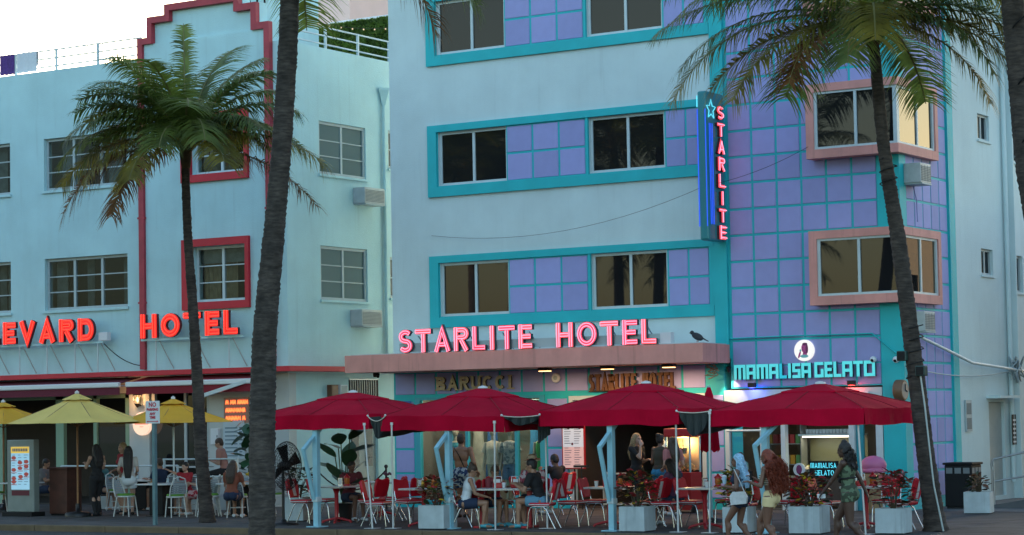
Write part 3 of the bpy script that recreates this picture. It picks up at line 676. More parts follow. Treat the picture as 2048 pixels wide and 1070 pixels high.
def strand(name, lab, a, b, sag, nb, bm, wm=BLACK, n=24, r=.006):
    t = thing(name, lab, 'string lights' if nb else 'cable', a); a0 = V(a); pts = []
    for i in range(n+1):
        f = i/n; pts.append((V(b)-a0)*f-V((0, 0, sag*4*f*(1-f))))
    MB().tube(pts, r, 5).build('cable', wm, t)
    if nb:
        mb = None
        for i in range(nb):
            f = (i+.5)/nb; p = (V(b)-a0)*f-V((0, 0, sag*4*f*(1-f)+.03))
            if mb is None: mb = MB().ball((0, 0, 0), .022, 6, 5).build('bulb', bm, t, p)
            else: link('bulb', mb.data, t, p)
BULB = em('festoon_bulb', (1, .7, .4), .7)
strand('festoon_lights', 'string of roof bulbs sloping down from the upper left to the railing', (-15.5, .6, 14.0), (-9.5, .6, 12.3), .45, 11, mat('unlit_bulb', (.3, .3, .3)))
strand('festoon_lights', 'string of small warm bulbs in front of the roof hedge', (-3.45, 1.0, 12.35), (-3.45, 5.5, 12.75), .16, 9, BULB)

# ================================================================== signs
tt = .105
s = thing('hotel_sign', 'glowing red neon BOULEVARD HOTEL sign on stilts above the red ledge', 'sign', (-8, -.4, 3.455))
s.location = (0, 0, 0)
sign_row(s, 'BOULEVARD', -15.2, -9.22, 4.29, 4.88, -.36, .17, .09, [REDF, CARVED], NEON_R, tr=.013)
sign_row(s, 'HOTEL', -7.62, -4.42, 4.29, 4.90, -.36, .17, .09, [REDF, CARVED], NEON_R, tr=.013)
rb = [MB().box(x0, x1, -.35, -.30, 4.22, 4.27).build('sign_rail', WHITE2, s) for x0, x1 in ((-15.3, -9.0), (-7.7, -4.35))]
lm = sm_ = None
for x in [-15.0+1.0*i for i in range(6)]+[-9.2, -7.2, -6.0, -4.8]:
    if lm is None:
        lm = MB().bar((0, 0, 0), (0, 0, .78), .02, 6).build('stilt', FRAME, s, (x, -.33, 3.456)); sm_ = MB().bar((0, 0, 0), (.28, .22, -.72), .016, 6).build('brace', METAL, s, (x+.1, -.31, 4.22))
    else: link('stilt', lm.data, s, (x, -.33, 3.456)); link('brace', sm_.data, s, (x+.1, -.31, 4.22))
MB().rbox(-9.15, -8.85, -.36, -.2, 4.28, 4.5, .01).build('transformer_box', SIGNB, s)
s = thing('hotel_sign', 'pink neon STARLITE HOTEL letters standing on the salmon canopy', 'sign', (0, 0, 0))
DKB = mat('grey_blue_letter_edge', (.05, .08, .09), .6)
for word, x0, x1 in (('STARLITE', 1.50, 5.10), ('HOTEL', 5.72, 8.22)):
    def mp(i, w=word): return [SIGNR if (i+len(w)) % 2 else PINKF, DKB]
    sign_row(s, word, x0, x1, 3.62, 4.15, -1.80, .115, .10, None, NEON_P, tr=.0105, matpick=mp)
MB().box(1.4, 8.4, -1.74, -1.70, 3.64, 3.84).build('sign_rail', mat('letter_backing', (.42, .52, .54), .6), s); MB().box(8.24, 8.5, -1.76, -1.6, 3.622, 3.86).build('transformer_box', SIGNB, s)
mb = MB()
for x in (1.9, 2.6, 3.3, 4.2, 4.9, 6.2, 7.0, 7.9): mb.bar((x, -1.69, 4.0), (x+.05, -1.3, 3.622), .014, 6)
mb.build('brace', METAL, s)
# blade sign
s = thing('blade_sign', 'tall turquoise blade sign reading STARLITE down its side with a blue neon star', 'sign', (8.95, -.10, 5.85)); SX, SY, SZ = 8.95, -.10, 5.85
MB().rbox(-.11, .11, -.86, -.02, 0, 3.25, .04).build('cabinet', mat('teal_sign_metal', (.02, .22, .25), .4), s)
MB().box(-.05, .05, -.02, .05, .3, .4).box(-.05, .05, -.02, .05, 2.8, 2.9).build('bracket', METAL, s)
zz = 3.02-.36
for i, c in enumerate('STARLITE'):
    h = .30; w = .30 if c != 'I' else .08; st = letter(c, h, .07, w); mb = MB(); o = (.112, -.32-w/2, zz)
    letter_solid(mb, st, .07, o, (0, 1, 0), (0, 0, 1), (1, 0, 0), .06, 0, 1); l = mb.build('letter', [SIGNR, CARVED], s)
    tb = MB(); letter_tube(tb, st, .07, o, (0, 1, 0), (0, 0, 1), (1, 0, 0), .085, .011, False); tb.build('neon_tube', NEON_P, l); zz -= .375
mb = MB()
for x, y in ((-.10, -.875), (.09, -.875)): mb.tube([(x, y, .3), (x, y, 2.85)], .012, 6)
for y in (-.76, -.69, -.62): mb.tube([(.125, y, .35), (.125, y, 2.55)], .010, 6)
mb.build('neon_tube', NEON_B, s)
mb = MB(); P5 = []
for k in range(10):
    rr = .22 if k % 2 == 0 else .10; P5.append((.135, -.68+rr*sin(2*pi*k/10), 2.85+rr*cos(2*pi*k/10)))
mb.tube(P5, .013, 6, closed=True); mb.tube([(-.10, -.88, 2.9), (-.10, -.88, 3.15)], .012, 6); mb.build('neon_star', NEON_C, s)
# shop name letters
s = thing('shop_sign', 'tarnished brass BARUCCI letters under the salmon canopy', 'sign', (0, 0, 0))
sign_row(s, 'BARUCCI', 1.30, 3.42, 2.76, 3.08, -.06, .075, .05, [GOLD, GOLDE])
mb = MB()
for x in (1.32, 1.55, 1.62, 1.9, 1.98, 2.2, 2.3, 2.56, 3.33, 3.44): mb.box(x-.05, x+.05, -.115, -.10, 2.755, 2.785)
for x in (1.32, 2.3, 2.56, 3.36): mb.box(x-.05, x+.06, -.115, -.10, 3.055, 3.085)
mb.build('serif', GOLD, s)
s = thing('shop_sign', 'dark wooden STARLITE HOTEL letters under the canopy lamps', 'sign', (0, 0, 0))
sign_row(s, 'STARLITE HOTEL', 5.48, 7.70, 2.66, 3.04, -.06, .07, .06, [WOODL, WOODL], gap=.10)
MB().box(5.44, 7.74, -.05, -.024, 2.64, 2.67).build('rail', WOODL, s)
s = thing('shop_sign', 'cyan lit MAMALISA GELATO letters on the lilac tower', 'sign', (0, 0, 0))
def mp(i): return [CYAND if i == 4 else CYANF, EDGEB]
sign_row(s, 'MAMALISA', 9.19, 11.02, 2.83, 3.15, -.10, .066, .075, None, table=BLK, gap=.06, matpick=mp)
sign_row(s, 'GELATO', 11.10, 12.49, 2.83, 3.16, -.10, .066, .075, [CYANF, EDGEB], table=BLK, gap=.06)
s = thing('round_sign', 'round white sign with a pink head eating a gelato', 'sign', (10.83, -.03, 3.42))
MB().lathe([(.23, 0), (.23, .06), (.225, .07)], n=32).build('disc', em('white_lit_disc', (1, .94, .88), .75), s).rotation_euler = (pi/2, 0, 0)
PK = mat('printed_pink', (.62, .09, .30), .6); PKD = mat('printed_plum', (.20, .03, .12), .6); TQ = mat('printed_mint', (.25, .62, .60), .6)
def el(mb, cx, cz, rx, rz, y, n=16, a=0):
    mb.quad(*[(cx+rx*cos(2*pi*k/n)*cos(a)-rz*sin(2*pi*k/n)*sin(a), y, cz+rx*cos(2*pi*k/n)*sin(a)+rz*sin(2*pi*k/n)*cos(a)) for k in range(n)])
mb = MB(); el(mb, .015, .05, .07, .105, -.074); mb.quad((-.02, -.074, -.05), (.06, -.074, -.03), (.08, -.074, -.10), (-.03, -.074, -.10)); el(mb, -.10, -.09, .022, .085, -.075, a=-.35); mb.build('print_head', PK, s)
mb = MB(); el(mb, .075, .03, .03, .10, -.076); el(mb, .03, .135, .06, .03, -.0765); el(mb, -.02, .06, .012, .008, -.078); el(mb, -.03, .01, .02, .008, -.078); mb.build('print_hair', PKD, s)
mb = MB(); el(mb, .01, -.125, .10, .035, -.0745); el(mb, -.075, .0, .02, .03, -.079); mb.build('print_collar', TQ, s)

# ================================================================== small wall fittings
def ac(loc, rz, lab, w=.68, h=.42, grid=False):
    t = thing('air_conditioner', lab, 'air conditioner', loc, rz, 'air conditioners in the walls')
    MB().rbox(-w/2, w/2, -.38, -.001, 0, h, .015).build('case', mat('ac_case', (.42, .47, .48), .5, .1, 6), t)
    mb = MB()
    for i in range(9): mb.box(-w/2+.04, w/2-.04, -.392, -.381, .05+i*(h-.1)/9, .05+i*(h-.1)/9+.018)
    if grid:
        for i in range(4): mb.box(-w/2+.05+i*(w-.12)/3, -w/2+.07+i*(w-.12)/3, -.396, -.3925, .04, h-.04)
    mb.build('grille', mat('ac_grille', (.22, .26, .27), .6), t); MB().box(-w/2+.03, w/2-.03, -.40, -.002, -.03, -.001).build('tray', GREYF, t)
ac((-3.188, 3.25, 7.70), pi/2, 'upper air conditioner on the left hotel side wall', .9); ac((-3.188, 3.05, 4.52), pi/2, 'lower air conditioner on the left hotel side wall just above the canopy', .9)
ac((13.10, .48, 6.88), pi/2, 'air conditioner under the middle corner window', .6, grid=True); ac((13.10, .48, 3.75), pi/2, 'air conditioner under the lowest corner window', .6, grid=True)
t = thing('rain_pipe', 'white rain pipe with a tapered hopper on the left hotel side wall', 'drainpipe', (-3.12, 4.14, 3.5))
MB().tube([(0, 0, 0), (0, 0, 6.9)], .05, 8).build('pipe', WHITE2, t); MB().lathe([(.06, 6.9), (.12, 7.1), (.2, 7.3), (.2, 7.36)], n=4, smooth=False).build('hopper', WHITE2, t)
for (x, y, z, l) in ((12.45, -.06, 3.18, 'round white floodlight on the tower left of the corner'), (12.98, -.1, 3.16, 'round white floodlight on the turquoise corner pilaster')):
    t = thing('floodlight', l, 'floodlight', (x, y, z)); MB().ball((0, -.1, 0), (.07, .09, .07)).build('head', SIGNB, t); MB().bar((0, 0, .02), (0, -.06, 0), .02).build('arm', GREYF, t); MB().ball((0, -.165, -.02), .035).build('lens', BLACK, t)
for x in (4.87, 6.49, 8.03):
    t = thing('canopy_lamp', {4.87: 'leftmost of three warm lamps under the salmon canopy', 6.49: 'middle one of three warm lamps under the salmon canopy', 8.03: 'rightmost of three warm lamps under the salmon canopy'}[x], 'lamp', (x, -1.0, 3.2), 0, 'warm lamps under the canopy')
    MB().rbox(-.14, .14, -.1, .1, -.07, -.002, .015).build('housing', BLACKM, t); MB().box(-.12, .12, -.08, .08, -.085, -.071).build('bulb', LAMP, t)
    pl = bpy.data.lights.new('canopy_lamp_light', 'AREA'); pl.energy = (7 if x > 5 else 2)*EK*7; pl.size = .3; pl.color = (1, .55, .25); po = bpy.data.objects.new('light', pl); COL.objects.link(po); po.parent = t; po.location = (0, 0, -.1)
t = thing('spot_lamp', 'small lamp lighting the wall left of the cyan gelato letters', 'lamp', (9.05, -.15, 3.0)); MB().lathe([(.03, 0), (.06, .12)], n=10).build('shade', BLACKM, t); MB().bar((0, .1, .1), (0, 0, .1), .015).build('arm', BLACKM, t)
pl = bpy.data.lights.new('spot_lamp_light', 'SPOT'); pl.energy = 60*EK*.8; pl.spot_size = R(70); pl.color = (1, .75, .5); pl.shadow_soft_size = .04; po = bpy.data.objects.new('light', pl); COL.objects.link(po); po.parent = t; po.location = (0, -.12, -.02); po.rotation_euler = (R(18), 0, 0)
for (x, z, c, l, cc) in ((9.62, 2.63, 'blue', 'small floodlight with a blue lens over the gelato shop door', (.1, .12, 1)), (11.95, 2.63, 'red', 'small floodlight with a red lens over the gelato fascia', (1, .06, .05))):
    t = thing('floodlight', l, 'floodlight', (x, -.12, z)); MB().rbox(-.08, .08, -.12, 0, .02, .12, .01).build('head', BLACKM, t); MB().box(-.06, .06, -.10, -.02, .012, .019).build('lens', em(c+'_lens', cc, 5), t); MB().bar((0, 0, .07), (0, .1, .07), .015).build('arm', BLACKM, t)
    pl = bpy.data.lights.new(c+'_flood_light', 'POINT'); pl.energy = 10*EK*.7; pl.color = cc; pl.shadow_soft_size = .05; po = bpy.data.objects.new('light', pl); COL.objects.link(po); po.parent = t; po.location = (0, -.1, -.03)
t = thing('wall_clock', 'brown drum clock on the turquoise corner pilaster', 'clock', (12.96, -.2, 2.52)); q = MB().lathe([(.20, 0), (.22, .02), (.22, .18), (.20, .20)], n=24).build('case', mat('brown_clock_case', (.16, .085, .045), .5), t); q.rotation_euler = (0, pi/2, 0)
q = MB().lathe([(.18, .201), (.18, .204)], n=24).build('face', mat('grey_clock_face', (.16, .19, .2), .4), t); q.rotation_euler = (0, pi/2, 0); MB().bar((.21, 0, 0), (.21, .0, .13), .008).bar((.21, 0, 0), (.21, .09, -.03), .01).build('hands', BLACK, t); MB().bar((.1, .14, 0), (.1, .2, 0), .03).build('bracket', BLACKM, t)
t = thing('wall_fan', 'small round white fan on the lilac wall left of the wooden letters', 'fan', (4.60, -.06, 2.98)); q = MB().lathe([(.11, 0), (.115, .02), (.10, .05)], n=20).build('housing', SIGNB, t); q.rotation_euler = (pi/2, 0, 0); q = MB().lathe([(.05, .051), (.05, .056)], n=14).build('hub', GREYF, t); q.rotation_euler = (pi/2, 0, 0)
t = thing('accessible_sign', 'blue sign with a white wheelchair symbol on the lilac pier', 'sign', (.34, -.03, 2.36)); MB().box(-.17, .17, -.012, 0, -.17, .17).build('plate', mat('blue_plate', (.03, .12, .42), .5), t)
mb = MB(); mb.tube([(.08*cos(a), -.014, -.05+.08*sin(a)) for a in [R(150+i*20) for i in range(13)]], .012, 5); mb.tube([(-.02, -.014, .1), (-.01, -.014, 0), (.07, -.014, 0), (.10, -.014, -.09)], .013, 5); mb.ball((-.02, -.014, .125), .02, 8, 6); mb.build('symbol', SIGNB, t)
t = thing('security_camera', 'dark dome camera under the left end of the salmon canopy', 'camera', (.35, -1.2, 3.2)); MB().lathe([(.07, -.10), (.08, -.05), (.08, -.002)], n=14).build('dome', BLACK, t); MB().bar((0, 0, -.05), (.12, -.1, -.1), .03).build('lens', BLACK, t)
t = thing('bird', 'dark pigeon perched on the right end of the salmon canopy', 'bird', (8.85, -1.2, 3.622)); mb = MB(); mb.ball((0, 0, .14), (.15, .07, .075), rot=M.Rotation(R(25), 3, 'Y')); mb.ball((-.13, 0, .23), .045); mb.tube([(.10, 0, .11), (.26, 0, .03)], [.05, .02], 8, flat=.4); mb.tube([(-.16, 0, .23), (-.205, 0, .22)], [.014, .003], 6); mb.build('body', mat('pigeon_grey', (.03, .03, .035), .7), t); MB().bar((0, .025, 0), (0, .025, .09), .007).bar((0, -.025, 0), (0, -.025, .09), .007).build('leg', mat('pigeon_leg', (.3, .1, .08)), t)
for y, h, lab, mm in ((1.72, .34, 'brown wooden box on the grey side wall beside the white cabinet', 'brown'), (2.12, .34, 'white meter cabinet on the grey side wall beside the brown box', 'white')):
    t = thing('wall_box', lab, 'cabinet', (-3.19, y, 2.66)); MB().rbox(0.001, .14, -.15, .15, 0, h, .01).build('case', mat('brown_box', (.13, .06, .03), .6) if mm == 'brown' else SIGNB, t); MB().box(.141, .148, -.12, .12, .03, h-.03).build('front', mat('box_front'+mm, (.16, .08, .045) if mm == 'brown' else (.30, .36, .38), .5), t)
t = thing('wall_lantern', 'black lantern with a glowing flame bulb on the cream pier', 'lantern', (-8.02, -.001, 2.68)); mb = MB(); mb.lathe([(.02, -.16), (.06, -.10), (.09, -.06)], (0, -.14, 0), 6, False); mb.lathe([(.13, .16), (.10, .20), (.02, .27)], (0, -.14, 0), 6, False)
for k in range(6): mb.bar((.08*cos(k*pi/3), -.14+.08*sin(k*pi/3), -.06), (.12*cos(k*pi/3), -.14+.12*sin(k*pi/3), .16), .008, 4)
mb.bar((0, 0, -.1), (0, -.14, -.13), .018); mb.build('cage', BLACKM, t); MB().ball((0, -.14, .04), (.035, .035, .07)).build('bulb', LAMP, t)
pl = bpy.data.lights.new('lantern_light', 'POINT'); pl.energy = 8*EK*2.2; pl.color = (1, .5, .2); pl.shadow_soft_size = .05; po = bpy.data.objects.new('light', pl); COL.objects.link(po); po.parent = t; po.location = (0, -.3, .05)
t = thing('round_sign', 'glowing round cream sign with red lettering on the cream pier', 'sign', (-7.88, -.05, 2.10)); q = MB().lathe([(.30, 0), (.30, .10)], n=28).build('disc', em('warm_lit_disc', (1, .66, .48), .9), t); q.rotation_euler = (pi/2, 0, 0)
mb = MB()
for i in range(7):
    x = -.22+i*.066; mb.box(x, x+.018, -.106, -.101, -.02, .075); mb.box(x+.034, x+.05, -.106, -.101, -.02, .075); mb.box(x+.018, x+.034, -.106, -.101, .03, .05)
for i in range(5): mb.box(-.06+i*.026, -.042+i*.026, -.106, -.101, -.085, -.072)
mb.build('print', em('red_lit_print', (.9, .05, .02), .7), t)
t = thing('neon_sign', 'orange neon sign of three glowing handwritten lines on the cream wall', 'sign', (-4.83, -.03, 2.40)); mb = MB()
for r_ in range(3):
    x = -.33
    while x < .30:
        w = random.uniform(.05, .09); z = .2-.2*r_; mb.tube([(x, -.02, z-.05), (x+w*.3, -.02, z+.05), (x+w*.5, -.02, z-.03), (x+w*.9, -.02, z+.05), (x+w, -.02, z-.05)], .012, 5); x += w+(.02 if random.random() > .18 else .07)
mb.build('neon_tube', NEON_O, t); MB().box(-.40, .40, -.008, .02, -.32, .32).build('backing', mat('clear_backing', (.3, .16, .13), .3), t)
t = thing('menu_poster', 'tall pale price list poster on the cream wall below the orange neon', 'poster', (-4.92, -.03, 1.72)); MB().box(-.34, .34, -.01, .02, -.55, .42).build('sheet', mat('pale_blue_paper', (.48, .58, .64), .7), t); mb = MB()
for i in range(8): mb.box(-.28, .12, -.014, -.011, -.48+i*.10, -.45+i*.10); mb.box(.18, .27, -.014, -.011, -.48+i*.10, -.45+i*.10)
mb.build('print_lines', mat('grey_blue_print', (.12, .2, .25), .7), t)
t = thing('wall_panel', 'small white electric panel on the cream wall right of the palm', 'panel', (-5.5, -.02, 1.75)); MB().rbox(-.13, .13, -.08, .02, -.2, .2, .01).build('case', SIGNB, t); MB().box(.08, .10, -.088, -.081, -.03, .03).build('latch', BLACK, t)
t = thing('notice_board', 'grey notice frame on the white alley wall', 'notice', (13.07, 3.6, 1.95)); MB().box(0, .03, -.18, .18, -.35, .35).build('frame', GREYF, t); MB().box(.031, .036, -.14, .14, .03, .28).box(.031, .036, -.14, .14, -.3, -.05).build('sheet', mat('faded_notice', (.16, .2, .21), .7), t)
t = thing('wall_notice', 'black and white notice beside the alley door', 'notice', (13.07, 6.25, 1.6)); MB().box(.1, .12, -.12, .12, -.35, .35).build('sheet', BLACK, t); mb = MB()
for i in range(6): mb.box(.121, .124, -.09, .09, -.3+i*.1, -.26+i*.1)
mb.build('print_lines', SIGNB, t)
def cable(lab, pts, r=.014, m=None, cat='cable', name='cable'): tag(MB().tube(pts, r, 6).build(name, m or GREYF), lab, cat)
def sagpts(a, b, s, n=14): a, b = V(a), V(b); return [a+(b-a)*i/n-V((0, 0, s*4*(i/n)*(1-i/n))) for i in range(n+1)]
cable('thin black cable sagging across the white wall to the blade sign', sagpts((1.2, -.05, 6.45), (8.9, -.6, 7.1), .45), .005, mat('grey_cable', (.10, .11, .12), .6))
cable('thin black cable running from the blade sign across the lilac tiles', sagpts((9.1, -.6, 7.1), (11.2, -.42, 7.75), .08), .005, BLACK)
cable('white conduit sloping from the lilac corner to the alley wall', [(13.2, .7, 3.62), (13.22, 1.4, 3.5), (13.25, 3.5, 3.12), (13.3, 7, 2.95)], .035, FRAME, 'conduit', 'conduit')
cable('thin grey cable slung along the lilac side wall', sagpts((13.2, .1, 2.98), (13.2, 6.5, 3.0), .16), .014, GREYF)
cable('turquoise pipe crossing the tower tiles above the round sign', [(9.05, -.07, 3.73), (10.4, -.07, 3.74), (12.4, -.07, 3.73), (13.0, -.09, 3.25)], .018, TEAL, 'pipe', 'pipe')
cable('coil of grey cables on the alley wall above the railing', [(13.25+.12*sin(i*1.9), 6.3+.25*sin(i*1.3), 3.0+.3*cos(i*2.3)) for i in range(26)], .018, GREYF)
cable('loose wires hanging at the right end of the canopy', [(8.7+.15*sin(i*2.1), -.25-.1*cos(i*1.7), 3.15-.12*cos(i*1.1)-.03*i/3) for i in range(18)], .012, mat('tan_cable', (.25, .18, .12)))
cable('purple drain hose below the middle air conditioner', [(13.16, .55, 6.85), (13.17, .7, 6.55), (13.14, .78, 6.3), (13.14, .8, 6.1)], .014, LILAC, 'hose', 'hose')
cable('thin dark cables on the white wall below the boulevard letters', sagpts((-9.0, -.3, 4.2), (-7.9, -.1, 3.6), .12), .012, BLACK)

# ================================================================== palms
def frond(par, az, e0, e1, L, m, seed, base=(0, 0, 0), roll=0.0, leaf=.62, nl=78, droop=.75):
    rnd = random.Random(seed); n = 18; p = V(base); h = V((cos(az), sin(az), 0)); pts = [p.copy()]; tans = []
    for i in range(n):
        f = (i+.5)/n; e = R(e0+(e1-e0)*f**1.15); d = h*cos(e)+V((0, 0, sin(e))); p = p+d*(L/n); pts.append(p.copy()); tans.append(d)
    tans.append(tans[-1]); mb = MB(); mb.cm = 1
    mb.tube(pts, [.032*(1-.85*i/n)+.004 for i in range(n+1)], 5, flat=.6); mb.cm = 0
    side0 = V((-sin(az), cos(az), 0)); dn = V((0, 0, -1))
    for k in range(nl):
        f = .10+.89*k/nl; q = f*n; i = int(q); p = pts[i].lerp(pts[min(i+1, n)], q-i); t = tans[min(i, n)]
        ll = leaf*(.50+.50*sin(pi*min(1, (f+.08)*.86))**.6)*rnd.uniform(.85, 1.1)
        if f > .95: ll *= .8
        for s in (-1, 1):
            if rnd.random() < .06: continue
            sd = side0*s*cos(roll)+V((0, 0, s*sin(roll)))
            up = t.cross(side0).normalized(); up = up if up.z > 0 else -up
            d0 = (sd*.86+t*.42+up*.10+V((rnd.uniform(-.12, .12),)*3)).normalized(); p0 = p.copy(); w = .036*rnd.uniform(.75, 1.2); prev = None
            dr = droop*rnd.uniform(.7, 1.3)
            for j in range(4):
                g = j/3; d = (d0+dn*dr*(.12+g*1.5)).normalized(); wv = d.cross(up); wv = wv.normalized() if wv.length > .01 else t
                ww = w*(1-g**1.6)+.0015
                cur = (p0-wv*ww*.5, p0+wv*ww*.5); 
                if prev: mb.quad(prev[0], prev[1], cur[1], cur[0])
                prev = cur; p0 = p0+d*ll/3
    return mb.build('frond', [m, RACH], par)
def palm(name, lab, base, tr, rad, crown, fr, tm=TRUNK, ringp=.085, flare=.0, seed=1, dead=0, group=None):
    """tr: trunk points relative to base; fr: list of (az, e0, e1, L, material)"""
    t = thing(name, lab, 'palm tree', base, 0, group); rnd = random.Random(seed)
    # smooth the trunk line and grow rings
    P = [V(p) for p in tr]; pts = []; rs = []
    Ls = [0]
    for i in range(1, len(P)): Ls.append(Ls[-1]+(P[i]-P[i-1]).length)
    def cr(i, f):
        a, b, c, d = P[max(i-1, 0)], P[i], P[i+1], P[min(i+2, len(P)-1)]
        return .5*((2*b)+(c-a)*f+(2*a-5*b+4*c-d)*f*f+(3*b-a-3*c+d)*f**3)
    s = 0; k = 0
    while s < Ls[-1]:
        i = max(j for j in range(len(P)-1) if Ls[j] <= s); f = (s-Ls[i])/(Ls[i+1]-Ls[i]); r0 = rad[i]+(rad[i+1]-rad[i])*f
        up = k % 2
        pts.append(cr(i, f)); rs.append(r0*((1.025 if up else .975)+rnd.uniform(-.03, .03))*(1+flare*math.exp(-s/.22)))
        s += ringp*(.35 if up else .65)*rnd.uniform(.6, 1.7); k += 1
    pts.append(P[-1]); rs.append(rad[-1]); mb = MB(); n = 14
    mb.tube(pts, rs, n)
    mb.v = [(x+rnd.uniform(-.007, .007), y+rnd.uniform(-.007, .007), z+rnd.uniform(-.012, .012)) for x, y, z in mb.v]
    mb.build('trunk', tm, t)
    c = V(crown); mb = MB(); mb.lathe([(rad[-1]*1.0, -.45), (rad[-1]*1.5, -.15), (rad[-1]*1.25, .15), (rad[-1]*.4, .42)], c, 10)
    for i in range(14):
        a = i*2.4; mb.tube([c+V((.08*cos(a), .08*sin(a), -.1+.02*i)), c+V((.30*cos(a), .30*sin(a), .05+.03*i))], [.07, .025], 5, flat=.5)
    mb.build('crown_shaft', mat('crown_fibre', (.10, .07, .035), .9, .3, 12), t)
    for i, (az, e0, e1, L, m) in enumerate(fr):
        frond(t, az, e0, e1, L, FROND[m], seed*100+i, c+V((.12*cos(az), .12*sin(az), .05+.1*random.random())), roll=rnd.uniform(-.25, .25), leaf=(1.0 if L > 3 else .84)*(.42 if e0 > 84 else 1), droop=.55 if e0 > 60 else .85)
    return t
def A(deg): return R(32.2+deg)
fr = [(A(182), 34, -62, 3.0, 0), (A(190), 2, -70, 3.1, 3), (A(174), 14, -58, 3.0, 2), (A(168), 66, -15, 2.7, 1), (A(150), 45, -40, 2.6, 1), (A(100), 85, 76, 2.7, 1), (A(60), 78, 30, 2.8, 1), (A(150), 74, 20, 2.9, 0), (A(20), 60, -12, 2.6, 0), (A(0), 50, -28, 2.6, 1), (A(-8), 16, -45, 3.2, 2), (A(-14), -6, -52, 3.3, 3), (A(-2), 30, -45, 2.6, 0), (A(195), 44, -50, 2.7, 0), (A(210), 10, -66, 2.6, 2), (A(240), 5, -70, 2.2, 2), (A(262), 35, -60, 2.1, 0), (A(280), 62, -40, 2.3, 0), (A(300), 20, -62, 2.3, 2), (A(325), 44, -45, 2.4, 1), (A(345), 66, 0, 2.5, 1), (A(130), 68, 5, 2.5, 0), (A(220), 66, -12, 2.4, 1), (A(250), 76, 10, 2.4, 0), (A(30), 72, 15, 2.5, 0), (A(155), -12, -72, 2.5, 3), (A(184), 58, -30, 2.6, 1), (A(10), 74, 20, 2.5, 1), (A(200), 78, 20, 2.4, 1), (A(345), 25, -60, 2.4, 2), (A(165), 60, -40, 2.6, 2), (A(186), 36, -76, 2.5, 0), (A(-10), 42, -62, 2.5, 2), (A(290), 48, -65, 2.2, 0), (A(175), 64, -25, 2.7, 1), (A(205), 50, -55, 2.5, 0)]
palm('palm_tree', 'smaller palm with full crown in front of the boulevard sign', (.31, -7.33, 0), [(0, 0, 0), (-.13, 0, 1.2), (-.19, 0, 2.06), (-.24, 0, 3.1), (-.35, 0, 4.7), (-.45, 0, 6.0), (-.50, 0, 7.3), (-.49, 0, 7.8)], [.15, .14, .13, .12, .105, .095, .09, .09], (-.49, 0, 8.0), fr, flare=.35, seed=3)
fr = [(A(182), 30, -42, 4.1, 1), (A(190), 14, -66, 4.3, 2), (A(200), 2, -66, 3.3, 2), (A(170), 45, -25, 4.0, 1), (A(0), 28, -34, 3.3, 1), (A(-8), 10, -66, 3.4, 2), (A(-18), 4, -68, 3.1, 2), (A(8), 20, -60, 3.6, 2), (A(-28), -10, -74, 2.7, 2), (A(40), 55, -20, 3.8, 0), (A(90), 60, -20, 3.8, 0), (A(140), 50, -30, 3.8, 0), (A(225), 60, -20, 3.4, 0), (A(262), 30, -76, 2.2, 2), (A(270), 70, -10, 3.4, 0), (A(305), 50, -45, 3.2, 1), (A(330), 6, -72, 2.6, 1), (A(115), 10, -55, 3.2, 1), (A(60), 5, -60, 3.0, 1), (A(192), 40, -50, 4.0, 1), (A(20), 60, 0, 3.6, 0), (A(212), -2, -74, 2.4, 3), (A(186), 20, -55, 3.8, 1), (A(178), 5, -55, 3.2, 2), (A(-4), 35, -50, 3.6, 1), (A(245), 5, -80, 2.0, 1), (A(-12), 20, -60, 3.3, 1)]
palm('palm_tree', 'leaning palm wound with cables in front of the lilac corner tower', (16.49, -7.08, 0), [(0, 0, 0), (-.16, 0, 1.41), (-.29, 0, 2.72), (-.53, 0, 4.93), (-.68, 0, 6.01), (-.80, 0, 6.99), (-.89, 0, 8.25), (-.93, 0, 8.75)], [.19, .16, .15, .14, .125, .11, .10, .10], (-.93, 0, 8.95), fr, flare=.25, seed=5)
def crownset(n, seed, L=3.6):
    r = random.Random(seed); return [(i*2.399+r.uniform(-.2, .2), 75-i*95/n+r.uniform(-8, 8), -15-i*55/n, L*r.uniform(.85, 1.1), 2 if i > n*.8 else r.choice((0, 1, 1))) for i in range(n)]
fr = [f for f in crownset(20, 4) if not (f[1] < -5)]+[(A(12), -10, -78, 3.4, 3), (A(-6), 2, -74, 3.2, 3)]
palm('palm_tree', 'thick dark palm trunk in the street crossing the whole picture left of centre', (6.85, -13.7, -.13), [(0, 0, 0), (.04, 0, 1.9), (.08, 0, 3.0), (.15, 0, 4.0), (.43, 0, 6.05), (.60, 0, 7.5), (.73, 0, 9.0), (.82, 0, 10.6)], [.235, .225, .22, .205, .175, .17, .168, .14], (.83, 0, 10.9), fr, tm=TRUNK2, ringp=.075, flare=.05, seed=8)
t4 = palm('palm_tree', 'dark palm trunk wrapped with lights cut by the right picture edge', (20.42, -10.0, -.13), [(0, 0, 0), (-.35, 0, 2), (-.75, 0, 4), (-1.05, 0, 5.9), (-1.16, 0, 7.4), (-1.24, 0, 8.7), (-1.3, 0, 10.6)], [.28, .22, .21, .19, .18, .175, .15], (-1.3, 0, 10.9), crownset(20, 9), flare=.1, seed=9)
MB().tube([(-.9-.25*(k/60)+.20*cos(k*.55), .20*sin(k*.55), 4.9+k*.08) for k in range(60)], .018, 5).build('light_string', BLACK, t4)
